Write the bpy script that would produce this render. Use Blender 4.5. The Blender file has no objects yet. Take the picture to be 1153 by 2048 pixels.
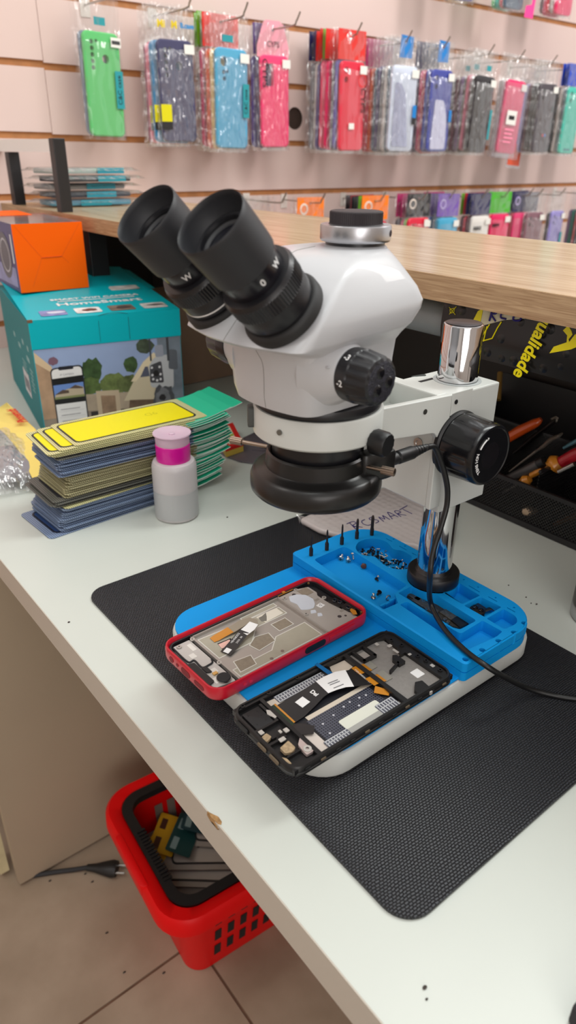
import bpy, bmesh, math, random
from mathutils import Vector, Matrix, geometry
from mathutils.bvhtree import BVHTree
random.seed(7)
S = bpy.context.scene
COL = S.collection
H = 0.75                      # desk top height above the floor; all coordinates below are measured from the desk top
sin, cos, pi = math.sin, math.cos, math.pi

# ---------------------------------------------------------------- camera
FPX, CX, CY = 1405.2, 576.5, 1024.0
YAW, PIT, ROL = math.radians(51.2426), math.radians(26.9835), math.radians(-0.7060)
_f = Vector((cos(YAW)*cos(PIT), sin(YAW)*cos(PIT), -sin(PIT)))
_r = Vector((sin(YAW), -cos(YAW), 0)); _d = _f.cross(_r)
_r2 = cos(ROL)*_r + sin(ROL)*_d; _d2 = -sin(ROL)*_r + cos(ROL)*_d
CAM = Vector((0, 0, 0.40))
cd = bpy.data.cameras.new('camera'); co = bpy.data.objects.new('camera', cd); COL.objects.link(co)
cd.sensor_fit = 'VERTICAL'; cd.sensor_height = 36.0; cd.lens = FPX/2048*36.0
cd.clip_start = 0.01; cd.clip_end = 50
Rm = Matrix((_r2, -_d2, -_f)).transposed().to_4x4()
co.matrix_world = Matrix.Translation(CAM+Vector((0, 0, H))) @ Rm
cd.dof.use_dof = True; cd.dof.focus_distance = 0.60; cd.dof.aperture_fstop = 8.0
S.camera = co

def ray(x, y): return _r2*((x-CX)/FPX) + _d2*((y-CY)/FPX) + _f
def pz(x, y, z=0.0):
    d = ray(x, y); return CAM + d*((z-CAM.z)/d.z)
def px(x, y, X):
    d = ray(x, y); return CAM + d*(X/d.x)
def py(x, y, Y):
    d = ray(x, y); return CAM + d*(Y/d.y)
def P2(pts, z): return [tuple(pz(a, b, z)[:2]) for a, b in pts]

# ---------------------------------------------------------------- materials
def lin(c):
    return tuple(((v/255)/12.92 if v/255 <= 0.04045 else ((v/255+0.055)/1.055)**2.4) for v in c)
_mc = {}
def mat(name, rgb, rough=0.5, metal=0.0, spec=0.5, bump=None, var=None, trans=0, coat=0, sheen=0):
    """bump=(scale, strength, distance)  var=(scale, amount): natural colour variation"""
    if name in _mc: return _mc[name]
    m = bpy.data.materials.new(name); m.use_nodes = True
    nt = m.node_tree; b = nt.nodes['Principled BSDF']; c = lin(rgb)
    b.inputs['Base Color'].default_value = (*c, 1)
    b.inputs['Roughness'].default_value = rough; b.inputs['Metallic'].default_value = metal
    b.inputs['Specular IOR Level'].default_value = spec
    b.inputs['Transmission Weight'].default_value = trans
    b.inputs['Coat Weight'].default_value = coat
    if bump or var:
        tc = nt.nodes.new('ShaderNodeTexCoord')
    if bump:
        n = nt.nodes.new('ShaderNodeTexNoise'); n.inputs['Scale'].default_value = bump[0]; n.inputs['Detail'].default_value = 3
        bp = nt.nodes.new('ShaderNodeBump'); bp.inputs['Strength'].default_value = bump[1]; bp.inputs['Distance'].default_value = bump[2]
        nt.links.new(tc.outputs['Object'], n.inputs['Vector']); nt.links.new(n.outputs['Fac'], bp.inputs['Height'])
        nt.links.new(bp.outputs['Normal'], b.inputs['Normal'])
    if var:
        n = nt.nodes.new('ShaderNodeTexNoise'); n.inputs['Scale'].default_value = var[0]; n.inputs['Detail'].default_value = 5
        nt.links.new(tc.outputs['Object'], n.inputs['Vector'])
        r = nt.nodes.new('ShaderNodeValToRGB'); a = var[1]
        r.color_ramp.elements[0].position = 0.3; r.color_ramp.elements[1].position = 0.7
        r.color_ramp.elements[0].color = (*[max(0, v*(1-a)) for v in c], 1); r.color_ramp.elements[1].color = (*[min(1, v*(1+a)) for v in c], 1)
        nt.links.new(n.outputs['Fac'], r.inputs['Fac']); nt.links.new(r.outputs['Color'], b.inputs['Base Color'])
    _mc[name] = m; return m

def clear(name, rgb=(255, 255, 255), alpha=0.06, rough=0.12, bump=(60, 0.6, 0.004), haze=0.0):
    """thin clear film: see-through, with a glossy skin and a little milky haze"""
    if name in _mc: return _mc[name]
    m = bpy.data.materials.new(name); m.use_nodes = True; nt = m.node_tree
    for n in list(nt.nodes): nt.nodes.remove(n)
    out = nt.nodes.new('ShaderNodeOutputMaterial'); mx = nt.nodes.new('ShaderNodeMixShader'); m2 = nt.nodes.new('ShaderNodeMixShader')
    tr = nt.nodes.new('ShaderNodeBsdfTransparent'); gl = nt.nodes.new('ShaderNodeBsdfGlossy'); df = nt.nodes.new('ShaderNodeBsdfDiffuse')
    tr.inputs['Color'].default_value = (*[min(1, .9+.1*v) for v in lin(rgb)], 1)
    df.inputs['Color'].default_value = (*lin(rgb), 1); gl.inputs['Roughness'].default_value = rough
    m2.inputs['Fac'].default_value = haze
    fr = nt.nodes.new('ShaderNodeLayerWeight'); fr.inputs['Blend'].default_value = 0.3
    ma = nt.nodes.new('ShaderNodeMath'); ma.operation = 'MULTIPLY_ADD'; ma.inputs[1].default_value = 0.35; ma.inputs[2].default_value = alpha
    ma.use_clamp = True
    nt.links.new(fr.outputs['Facing'], ma.inputs[0]); nt.links.new(ma.outputs[0], mx.inputs['Fac'])
    nt.links.new(tr.outputs[0], m2.inputs[1]); nt.links.new(df.outputs[0], m2.inputs[2])
    nt.links.new(m2.outputs[0], mx.inputs[1]); nt.links.new(gl.outputs[0], mx.inputs[2]); nt.links.new(mx.outputs[0], out.inputs['Surface'])
    if bump:
        tc = nt.nodes.new('ShaderNodeTexCoord'); mp = nt.nodes.new('ShaderNodeMapping'); mp.inputs['Scale'].default_value = (1.6, 1, .6)
        n = nt.nodes.new('ShaderNodeTexNoise'); n.inputs['Scale'].default_value = bump[0]; n.inputs['Detail'].default_value = 1
        bp = nt.nodes.new('ShaderNodeBump'); bp.inputs['Strength'].default_value = bump[1]; bp.inputs['Distance'].default_value = bump[2]
        nt.links.new(tc.outputs['Object'], mp.inputs['Vector']); nt.links.new(mp.outputs[0], n.inputs['Vector']); nt.links.new(n.outputs['Fac'], bp.inputs['Height'])
        nt.links.new(bp.outputs['Normal'], gl.inputs['Normal'])
    _mc[name] = m; return m

# ---------------------------------------------------------------- mesh builder
def rrect(w, h, r, n=5, cx=0.0, cy=0.0):
    """rounded rectangle outline; r is one radius or four (SW, SE, NE, NW)"""
    rs = r if isinstance(r, (tuple, list)) else (r,)*4
    out = []
    for (sx, sy, a0), rr in zip(((-1, -1, pi), (1, -1, 1.5*pi), (1, 1, 0), (-1, 1, .5*pi)), rs):
        ox, oy = cx+sx*(w/2-rr), cy+sy*(h/2-rr)
        for i in range(n+1):
            a = a0 + .5*pi*i/n; out.append((ox+rr*cos(a), oy+rr*sin(a)))
    return out
def roundpoly(pts, r, n=4):
    """round the corners of any polygon"""
    out = []; N = len(pts)
    for i in range(N):
        p = Vector(pts[i]).to_2d(); a = Vector(pts[i-1]).to_2d()-p; b = Vector(pts[(i+1) % N]).to_2d()-p
        rr = r[i] if isinstance(r, (list, tuple)) else r
        t = min(rr, a.length*.45, b.length*.45)
        s, e = p+a.normalized()*t, p+b.normalized()*t
        for k in range(n+1):
            u = k/n; q = s*(1-u)**2 + p*2*u*(1-u) + e*u*u; out.append((q.x, q.y))
    return out
def circle(r, n=24, cx=0.0, cy=0.0, a0=0.0): return [(cx+r*cos(a0+2*pi*i/n), cy+r*sin(a0+2*pi*i/n)) for i in range(n)]
def area2(p): return sum(p[i-1][0]*p[i][1]-p[i][0]*p[i-1][1] for i in range(len(p)))/2
def ccw(p): return list(p) if area2(p) > 0 else list(p)[::-1]
def inset(p, d):
    p = ccw(p); N = len(p); out = []
    for i in range(N):
        a = Vector(p[i-1]); b = Vector(p[i]); c = Vector(p[(i+1) % N])
        e1 = (b-a); e2 = (c-b)
        if e1.length < 1e-9 or e2.length < 1e-9: out.append(tuple(b)); continue
        n1 = Vector((-e1.y, e1.x)).normalized(); n2 = Vector((-e2.y, e2.x)).normalized()
        n = n1+n2
        if n.length < 1e-6: n = n1
        n.normalize(); k = max(.35, n.dot(n1)); out.append(tuple(b+n*(d/k)))
    return out

class MB:
    def __init__(s): s.v = []; s.f = []; s.m = []; s.mi = 0; s.X = Matrix.Identity(4)
    def mat(s, i): s.mi = i; return s
    def at(s, M): s.X = M; return s
    def add(s, vs, fs):
        o = len(s.v); s.v += [s.X @ Vector(p) for p in vs]
        for f in fs: s.f.append([o+i for i in f]); s.m.append(s.mi)
        return s
    def box(s, x0, y0, z0, x1, y1, z1):
        vs = [(x, y, z) for z in (z0, z1) for y in (y0, y1) for x in (x0, x1)]
        return s.add(vs, [(0, 2, 3, 1), (4, 5, 7, 6), (0, 1, 5, 4), (2, 6, 7, 3), (0, 4, 6, 2), (1, 3, 7, 5)])
    def loft(s, rings, caps=(True, True), closed=True):
        """rings: equal-length lists of 3-D points"""
        n = len(rings[0]); vs = [p for r in rings for p in r]; fs = []
        for k in range(len(rings)-1):
            for i in range(n if closed else n-1):
                j = (i+1) % n; fs.append((k*n+i, k*n+j, (k+1)*n+j, (k+1)*n+i))
        if caps[0]: fs.append(tuple(range(n))[::-1])
        if caps[1]: fs.append(tuple(range((len(rings)-1)*n, len(rings)*n)))
        return s.add(vs, fs)
    def prism(s, pts, z0, z1, bev=0.0, holes=()):
        pts = ccw(pts)
        if not holes:
            if bev:
                b2 = bev*.3; i1 = inset(pts, bev); i2 = inset(pts, b2)
                R = [[(x, y, z0) for x, y in i1], [(x, y, z0+b2) for x, y in i2], [(x, y, z0+bev) for x, y in pts],
                     [(x, y, z1-bev) for x, y in pts], [(x, y, z1-b2) for x, y in i2], [(x, y, z1) for x, y in i1]]
            else: R = [[(x, y, z0) for x, y in pts], [(x, y, z1) for x, y in pts]]
            return s.loft(R)
        top = inset(pts, bev) if bev else pts
        loops = [top]+[ccw(h)[::-1] for h in holes]
        flat = [p for l in loops for p in l]
        tris = geometry.tessellate_polygon([[Vector((x, y, 0)) for x, y in l] for l in loops])
        N = len(flat)
        def up(t):
            a, b, c = (flat[i] for i in t)
            return t if (b[0]-a[0])*(c[1]-a[1])-(b[1]-a[1])*(c[0]-a[0]) > 0 else t[::-1]
        vs = [(x, y, z1) for x, y in flat]+[(x, y, z0) for x, y in flat]; fs = []
        for t in tris:
            t = up(tuple(t)); fs.append(t); fs.append(tuple(i+N for i in t[::-1]))
        o = len(top)
        for l in loops[1:]:
            n = len(l)
            for i in range(n):
                j = (i+1) % n; fs.append((o+N+i, o+N+j, o+j, o+i))
            o += n
        s.add(vs, fs)
        if bev: R = [[(x, y, z0) for x, y in top], [(x, y, z0+bev) for x, y in pts], [(x, y, z1-bev) for x, y in pts], [(x, y, z1) for x, y in top]]
        else: R = [[(x, y, z0) for x, y in pts], [(x, y, z1) for x, y in pts]]
        return s.loft(R, caps=(False, False))
    def lathe(s, prof, n=40, M=None, caps=(True, True), squash=None):
        X = s.X
        if M is not None: s.X = X @ M
        s.loft([[(r*cos(2*pi*i/n), r*sin(2*pi*i/n), z) for i in range(n)] for r, z in prof], caps)
        s.X = X; return s
    def tube(s, path, r, n=10, caps=(True, True), flat=1.0):
        P = [Vector(p) for p in path]; R = r if isinstance(r, (list, tuple)) else [r]*len(P)
        rings = []; T0 = (P[1]-P[0]).normalized(); up = Vector((0, 0, 1)) if abs(T0.z) < .9 else Vector((1, 0, 0))
        N = (up - T0*up.dot(T0)).normalized()
        for i, p in enumerate(P):
            T = ((P[i+1] if i+1 < len(P) else P[i]) - (P[i-1] if i else P[i])).normalized()
            N = (N - T*N.dot(T)).normalized(); B = T.cross(N)
            rings.append([p + (N*cos(2*pi*k/n)*flat + B*sin(2*pi*k/n))*R[i] for k in range(n)])
        return s.loft(rings, caps)
    def sphere(s, c, r, n=14, sc=(1, 1, 1)):
        m = n//2; pr = [(max(1e-5, r*sin(pi*i/m)), -r*cos(pi*i/m)) for i in range(m+1)]
        return s.lathe(pr, n, Matrix.Translation(c) @ Matrix.Diagonal((*sc, 1)))
    def grid(s, fn, nu, nv):
        vs = [fn(u/nu, v/nv) for v in range(nv+1) for u in range(nu+1)]
        return s.add(vs, [(v*(nu+1)+u, v*(nu+1)+u+1, (v+1)*(nu+1)+u+1, (v+1)*(nu+1)+u) for v in range(nv) for u in range(nu)])
    def build(s, name, mats, parent=None, smooth=35, bevel=0, loc=None, sub=0, seg=2):
        me = bpy.data.meshes.new(name)
        base = loc if loc is not None else (BASE.get(parent.name) if parent is not None else None)
        off = Vector(base) if base is not None else Vector((0, 0, 0))
        me.from_pydata([tuple(p-off) for p in s.v], [], s.f)
        mats = mats if isinstance(mats, (list, tuple)) else [mats]
        for m in mats: me.materials.append(m)
        if len(mats) > 1: me.polygons.foreach_set('material_index', s.m)
        me.validate(); me.update()
        if smooth:
            me.polygons.foreach_set('use_smooth', [True]*len(me.polygons)); me.set_sharp_from_angle(angle=math.radians(smooth))
        o = bpy.data.objects.new(name, me); COL.objects.link(o)
        if parent is not None:
            o.parent = parent; BASE[o.name] = tuple(off)
        else: o.location = off + Vector((0, 0, H))
        if bevel:
            b = o.modifiers.new('bevel', 'BEVEL'); b.width = bevel; b.segments = seg; b.limit_method = 'ANGLE'; b.angle_limit = math.radians(40)
        if sub:
            b = o.modifiers.new('sub', 'SUBSURF'); b.levels = sub; b.render_levels = sub
        return o

BASE = {}
def tag(o, label=None, cat=None, group=None, kind=None):
    if label: o['label'] = label
    if cat: o['category'] = cat
    if group: o['group'] = group
    if kind: o['kind'] = kind
    return o
def thing(name, label, cat, loc=(0, 0, 0), rz=0.0, group=None, rot=None):
    """an Empty at the thing's base; meshes parented to it keep desk coordinates unless it is rotated"""
    o = bpy.data.objects.new(name, None); COL.objects.link(o); o.empty_display_size = .01
    o.location = Vector(loc)+Vector((0, 0, H)); o.rotation_euler = rot if rot else (0, 0, rz)
    BASE[o.name] = tuple(loc)
    return tag(o, label, cat, group)
def local(o): BASE[o.name] = (0, 0, 0); return o       # parts of this thing are modelled in its own frame
def children_of(o): return list(o.children)
def dup(o, loc=None, rot=None, label=None, group=None, parent=None, scale=None):
    c = o.copy(); COL.objects.link(c)
    if parent is not None: c.parent = parent
    if loc is not None: c.location = Vector(loc)+Vector((0, 0, H))
    if rot is not None: c.rotation_euler = rot
    if scale is not None: c.scale = (scale,)*3
    if label: c['label'] = label
    if group: c['group'] = group
    for ch in children_of(o): dup(ch, parent=c)
    return c
def axis(p, d, up=(0, 0, 1)):
    """matrix whose z runs along d from p"""
    d = Vector(d).normalized(); u = Vector(up)
    if abs(d.dot(u)) > .98: u = Vector((1, 0, 0))
    x = u.cross(d).normalized(); y = d.cross(x)
    M = Matrix((x, y, d)).transposed().to_4x4(); M.translation = Vector(p); return M
def frame(p, x, y):
    """matrix with given x and (nearly) y axes"""
    x = Vector(x).normalized(); y = Vector(y); y = (y-x*y.dot(x)).normalized(); z = x.cross(y)
    M = Matrix((x, y, z)).transposed().to_4x4(); M.translation = Vector(p); return M
_fonts = {}
def text(name, body, size, m, M, parent=None, bold=0.0, ext=.00006, sx=1.0, align='CENTER', shear=0.0, space=1.0):
    c = bpy.data.curves.new(name, 'FONT'); c.body = body; c.size = size; c.align_x = align; c.align_y = 'CENTER'
    c.extrude = ext; c.offset = bold; c.shear = shear; c.space_character = space; c.resolution_u = 3
    t = bpy.data.objects.new(name, c); COL.objects.link(t)
    bpy.context.view_layer.update()
    me = bpy.data.meshes.new_from_object(t.evaluated_get(bpy.context.evaluated_depsgraph_get()))
    bpy.data.objects.remove(t); bpy.data.curves.remove(c)
    me.name = name; off = Vector(BASE.get(parent.name, (0, 0, 0))) if parent is not None else Vector((0, 0, 0))
    me.transform(Matrix.Translation(-off) @ M @ Matrix.Diagonal((sx, 1, 1, 1))); me.materials.clear(); me.materials.append(m)
    o = bpy.data.objects.new(name, me); COL.objects.link(o)
    if parent is not None: o.parent = parent
    return o
def spline(pts, n=8):
    """Catmull-Rom through the points"""
    P = [Vector(p) for p in pts]; P = [P[0]*2-P[1]]+P+[P[-1]*2-P[-2]]; out = []
    for i in range(1, len(P)-2):
        for k in range(n):
            t = k/n; a, b, c, d = P[i-1:i+3]
            out.append(.5*((2*b)+(c-a)*t+(2*a-5*b+4*c-d)*t*t+(3*b-a-3*c+d)*t**3))
    out.append(P[-2]); return out
def strokes(lines, r, M):
    """handwriting: tubes through 2-D points"""
    mb = MB().at(M)
    for l in lines: mb.tube(spline([(x, y, 0) for x, y in l], 5), r, 6, flat=.3)
    return mb

# ---------------------------------------------------------------- shared materials
WHITE_MET = mat('white_enamel', (204, 207, 203), .38, bump=(900, .05, .0005))
BLACK_PL = mat('black_plastic', (22, 22, 24), .42)
BLACK_SAT = mat('black_satin', (26, 26, 30), .33)
BLACK_RUB = mat('black_rubber', (32, 32, 36), .55)
CHROME = mat('chrome', (215, 215, 218), .06, 1.0)
ALU = mat('brushed_aluminium', (190, 190, 194), .32, 1.0, bump=(400, .05, .0005))
BRASS = mat('nickel_brass', (160, 142, 128), .3, 1.0)
STEEL = mat('steel', (170, 168, 165), .3, 1.0)
DKSTEEL = mat('dark_steel', (70, 66, 62), .35, .9)
BLUE_SIL = mat('blue_silicone', (0, 146, 222), .6, spec=.25, bump=(1500, .08, .0004))
PRINT_W = mat('white_print', (225, 225, 225), .5)
PAPER_W = mat('white_sticker', (236, 236, 236), .55)
INK = mat('black_ink', (18, 18, 20), .6)
COPPER_FLEX = mat('amber_flex', (196, 128, 30), .35, coat=.3)
BLACK_FLEX = mat('black_flex', (24, 22, 24), .35, coat=.2)
FILM = clear('clear_film')
FILM_SOFT = clear('clear_soft_film', alpha=.08, rough=.2)
# ================================================================ the room
YW = 1.65                      # plane of the slat wall
WALLM = mat('wall_laminate', (222, 198, 191), .42, var=(3, .02))
GROOVE = mat('groove_fibreboard', (176, 118, 70), .7, var=(40, .15))
m = bpy.data.materials.new('floor_tile'); m.use_nodes = True; nt = m.node_tree; b = nt.nodes['Principled BSDF']
tc = nt.nodes.new('ShaderNodeTexCoord'); n1 = nt.nodes.new('ShaderNodeTexNoise'); n1.inputs['Scale'].default_value = 9; n1.inputs['Detail'].default_value = 8
r = nt.nodes.new('ShaderNodeValToRGB'); r.color_ramp.elements[0].position = .3; r.color_ramp.elements[1].position = .75
r.color_ramp.elements[0].color = (*lin((150, 132, 112)), 1); r.color_ramp.elements[1].color = (*lin((176, 158, 138)), 1)
nt.links.new(tc.outputs['Object'], n1.inputs['Vector']); nt.links.new(n1.outputs['Fac'], r.inputs['Fac']); nt.links.new(r.outputs['Color'], b.inputs['Base Color'])
b.inputs['Roughness'].default_value = .45
TILE = m; GROUT = mat('grout', (112, 84, 66), .9, var=(60, .2))
mb = MB(); T = .45; g = .0045
mb.mat(1).box(-3, -3, -H-.03, 5, YW+.3, -H-.002)
mb.mat(0)
for i in range(-6, 11):
    for j in range(-8, 3):
        x0, y0 = .331+i*T, .640+j*T
        if x0 > 4.6 or y0 > YW: continue
        mb.box(x0+g/2, y0+g/2, -H-.01, x0+T-g/2, min(y0+T-g/2, YW+.3), -H)
tag(mb.build('floor', [TILE, GROUT], smooth=0), kind='structure')

# slat wall: laminated boards with a fibreboard groove between each, in two panels
GZ = [-.34, -.21, -.08, .05, .181, .3085, .426, .556, .681, .8, .925, 1.05, 1.18, 1.31]
mb = MB()
mb.mat(1).box(-1.5, YW+.0045, -H, 4.4, YW+.03, 1.5)
mb.mat(0)
XS = px(80, 60, YW).x if False else py(79, 60, YW).x
def hole_board(x0, x1, z0, z1):
    c = py(590, 237, YW); hx, hz = c.x, c.z
    pts = [(x0, z0), (x1, z0), (x1, z1), (x0, z1)]
    X = mb.X; mb.at(Matrix(((1, 0, 0, 0), (0, 0, -1, YW+.0046), (0, 1, 0, 0), (0, 0, 0, 1))))
    mb.prism(pts, 0, .0046, holes=[circle(.026, 28, hx, hz)]); mb.at(X)
for k in range(len(GZ)-1):
    for x0, x1, dz in ((-1.5, XS-.0006, .0035), (XS+.0006, 4.4, 0)):
        a, c = GZ[k]+.0066+dz, GZ[k+1]-.0066+dz
        if dz == 0 and abs(GZ[k]-.426) < .001: hole_board(x0, x1, a, c)
        else: mb.box(x0, YW, a, x1, YW+.0046, c)
tag(mb.build('wall_back', [WALLM, GROOVE], smooth=0), kind='structure')
c = py(590, 237, YW)
mb = MB().lathe([(.0257, 0), (.0257, .006), (.021, .0062), (.021, .03), (.0, .03)], 28, axis((c.x, YW+.0105, c.z), (0, 1, 0)), caps=(False, False))
mb2 = MB().lathe([(.0258, .0), (.0258, .0040), (.0215, .0040), (.0190, .0041), (0, .0041)], 28, axis((c.x, YW+.0002, c.z), (0, 1, 0)), caps=(False, False))
tag(mb2.build('trim_1', mat('hole_brown', (58, 42, 34), .8)), kind='structure')

SHOPW = mat('shop_wall_paint', (206, 200, 194), .7, var=(2, .05))
tag(MB().box(-2.0, -2.2, -H, 4.4, -2.15, 1.95).build('wall_right', SHOPW, smooth=0), kind='structure')
tag(MB().box(-2.05, -2.2, -H, -2.0, YW+.03, 1.95).build('wall_front', SHOPW, smooth=0), kind='structure')
# ================================================================ desk, counter, under-desk furniture
LAM = mat('white_laminate', (200, 205, 198), .34, var=(14, .012))
BAND = mat('edge_band', (192, 184, 172), .45)  # cream tone puts the shade on the front strip into the colour
CHIPB = mat('raw_chipboard', (158, 122, 78), .9, var=(300, .3))
DE = .168
desk = thing('repair_desk', 'white laminate repair desk carrying the microscope, mat and boxes', 'desk', (.55, .6, -H))
mb = MB().box(DE+.0008, -.5, -.0305, .93, YW-.001, 0)
mb.build('worktop', LAM, desk, 0)
mb = MB().box(DE, -.5, -.0305, DE+.0008, YW-.001, -.0002)
mb.build('edge_band', BAND, desk, 0)
# knock in the front edge that bares the chipboard
cp = [pz(a, b, 0) for a, b in ((415, 1623), (426, 1629), (437, 1634), (444, 1644), (443, 1650), (436, 1647), (424, 1637))]
mb = MB().add([(p.x, p.y, .0004) for p in cp]+[(DE-.0004, p.y, -.003-.002*(i % 2)) for i, p in enumerate(cp)],
              [tuple(range(7)), (0, 1, 8, 7), (4, 5, 12, 11), (5, 6, 13, 12), (6, 0, 7, 13), (7, 13, 12, 11, 10, 9, 8)])
mb.build('chipped_edge', CHIPB, desk, 0)
mb = MB().box(.45, -.49, -H+.002, .92, -.47, -.0305); mb.build('side_panel', LAM, desk, 0)
mb = MB().box(.90, -.47, -H+.002, .92, YW-.002, -.0305); mb.build('back_panel', LAM, desk, 0)
CARC = mat('cabinet_board', (176, 160, 138), .5, var=(5, .03))
cab = thing('base_cabinet', 'beige white cabinet side panel standing on the floor left of the red basket', 'cabinet', (.5, .98, -H))
MB().box(.139, .910, -H+.006, .895, .928, -.0305).build('side_panel', CARC, cab, 0)
MB().box(.160, .930, -H+.03, .176, 1.36, -.04).build('drawer_front', mat('grey_board', (150, 150, 148), .5), cab, 0)
MB().box(.20, 1.37, -H+.006, .895, 1.388, -.0305).build('far_panel', CARC, cab, 0)
mb = MB().box(.118, .945, -H+.012, .134, .99, -.33)
tag(mb.build('loose_board', mat('yellowed_board', (214, 200, 160), .6, var=(30, .12)), None, 0, loc=(.126, .967, -H+.012)),
    'narrow yellowed chipped board standing upright beside the cabinet panel', 'board')

# wood counter
m = bpy.data.materials.new('light_oak'); m.use_nodes = True; nt = m.node_tree; b = nt.nodes['Principled BSDF']
tc = nt.nodes.new('ShaderNodeTexCoord'); mp = nt.nodes.new('ShaderNodeMapping'); mp.inputs['Scale'].default_value = (26, 1.6, 60)
n = nt.nodes.new('ShaderNodeTexNoise'); n.inputs['Scale'].default_value = 4.5; n.inputs['Detail'].default_value = 6; n.inputs['Distortion'].default_value = .4
r = nt.nodes.new('ShaderNodeValToRGB'); r.color_ramp.elements[0].position = .3; r.color_ramp.elements[1].position = .72
r.color_ramp.elements[0].color = (*lin((180, 150, 112)), 1); r.color_ramp.elements[1].color = (*lin((210, 184, 148)), 1)
nt.links.new(tc.outputs['Object'], mp.inputs['Vector']); nt.links.new(mp.outputs[0], n.inputs['Vector']); nt.links.new(n.outputs['Fac'], r.inputs['Fac']); nt.links.new(r.outputs['Color'], b.inputs['Base Color'])
b.inputs['Roughness'].default_value = .2
WOOD = m
m = bpy.data.materials.new('oak_edge'); m.use_nodes = True; nt = m.node_tree; b = nt.nodes['Principled BSDF']
tc = nt.nodes.new('ShaderNodeTexCoord'); mp = nt.nodes.new('ShaderNodeMapping'); mp.inputs['Scale'].default_value = (1, 5, 130)
n = nt.nodes.new('ShaderNodeTexNoise'); n.inputs['Scale'].default_value = 3; n.inputs['Detail'].default_value = 5; n.inputs['Distortion'].default_value = 1.4
r = nt.nodes.new('ShaderNodeValToRGB'); r.color_ramp.elements[0].position = .3; r.color_ramp.elements[1].position = .7
r.color_ramp.elements[0].color = (*lin((146, 112, 80)), 1); r.color_ramp.elements[1].color = (*lin((188, 158, 122)), 1)
nt.links.new(tc.outputs['Object'], mp.inputs['Vector']); nt.links.new(mp.outputs[0], n.inputs['Vector']); nt.links.new(n.outputs['Fac'], r.inputs['Fac']); nt.links.new(r.outputs['Color'], b.inputs['Base Color'])
b.inputs['Roughness'].default_value = .45
WEDGE = m
CX0, CX1, CZ0, CZ1 = .533, .884, .2785, .302
DARKP = mat('dark_panel', (40, 34, 31), .55)
cnt = thing('shop_counter', 'light oak shop counter shelf above the back of the desk', 'counter', (.70, .6, 0))
MB().box(CX0+.0012, -.8, CZ0, CX1, YW-.001, CZ1).build('counter_top', WOOD, cnt, 0)
MB().box(CX0, -.8, CZ0, CX0+.0012, YW-.001, CZ1-.0003).build('front_edge', WEDGE, cnt, 0)
MB().box(.86, -.8, .001, .876, YW-.002, CZ0).build('back_panel', DARKP, cnt, 0)
BLK_MET = mat('black_metal', (30, 29, 31), .4)
MB().box(.56, 1.615, .001, .858, 1.63, CZ0).build('end_panel', DARKP, cnt, 0)  # dark board added to close off and darken the space under the counter
for y in (1.262, .30-1.0):
    MB().box(.552, y, .001, .586, y+.034, CZ0).build('support_leg', BLK_MET, cnt, 0, bevel=.001)
# grey tube under the counter
p = px(862, 612, .575)
mb = MB().tube([(.575, .42, .253), (.575, .95, .253)], .0175, 24)
tag(mb.build('grey_tube', mat('grey_pvc', (128, 134, 136), .4), None, 40, loc=(.575, .68, .253)), 'grey plastic tube fixed under the counter edge behind the microscope', 'tube')

# white-topped riser with black legs, on the counter by the wall
ris = thing('shelf_riser', 'low white-topped shelf on black metal legs at the far end of the counter', 'shelf', (.55, 1.46, CZ1))
for y in (1.325, 1.56):
    MB().box(.5335, y, CZ1, .5555, y+.021, .4205 if y < 1.4 else .398).build('leg', BLK_MET, ris, 0, bevel=.0012)
MB().box(.535, 1.346, .399, .5545, YW-.004, .4195).build('shelf_board', mat('white_board', (236, 234, 230), .4), ris, 0)

# cardboard carton in the dark under the counter
CARD = mat('brown_card', (138, 112, 92), .8, var=(20, .06))
box = thing('cardboard_carton', 'small plain brown cardboard carton in the dark under the counter', 'box', (.70, 1.2, .001))
MB().box(.655, 1.155, .001, .80, 1.30, .16).build('carton_body', CARD, box, 0, bevel=.001)
mb = MB().add([(.655, 1.155, .1605), (.80, 1.155, .1605), (.80, 1.10, .175), (.655, 1.10, .175), (.655, 1.155, .1625), (.80, 1.155, .1625), (.80, 1.10, .177), (.655, 1.10, .177)], [(0, 3, 2, 1), (4, 5, 6, 7), (0, 1, 5, 4), (3, 7, 6, 2), (0, 4, 7, 3), (1, 2, 6, 5)])
mb.build('open_flap', CARD, box, 0)

# ---------------------------------------------------------------- black cutting-mat style pad
m = bpy.data.materials.new('woven_mat'); m.use_nodes = True; nt = m.node_tree; b = nt.nodes['Principled BSDF']
tc = nt.nodes.new('ShaderNodeTexCoord'); mp = nt.nodes.new('ShaderNodeMapping'); mp.inputs['Scale'].default_value = (1, 1, 1); mp.inputs['Rotation'].default_value = (0, 0, .02)
nz = nt.nodes.new('ShaderNodeTexNoise'); nz.inputs['Scale'].default_value = 120
br = nt.nodes.new('ShaderNodeTexBrick'); br.offset = .5; br.inputs['Scale'].default_value = 1
br.inputs['Brick Width'].default_value = .0030; br.inputs['Row Height'].default_value = .00185; br.inputs['Mortar Size'].default_value = .0005; br.inputs['Mortar Smooth'].default_value = 1
br.inputs['Color1'].default_value = (1, 1, 1, 1); br.inputs['Color2'].default_value = (.7, .7, .7, 1); br.inputs['Mortar'].default_value = (0, 0, 0, 1)
ad = nt.nodes.new('ShaderNodeMixRGB'); ad.blend_type = 'LINEAR_LIGHT'; ad.inputs['Fac'].default_value = .0010
nt.links.new(tc.outputs['Object'], mp.inputs['Vector']); nt.links.new(tc.outputs['Object'], nz.inputs['Vector'])
nt.links.new(mp.outputs[0], ad.inputs['Color1']); nt.links.new(nz.outputs['Color'], ad.inputs['Color2']); nt.links.new(ad.outputs[0], br.inputs['Vector'])
bp = nt.nodes.new('ShaderNodeBump'); bp.inputs['Strength'].default_value = 1; bp.inputs['Distance'].default_value = .0008
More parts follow.
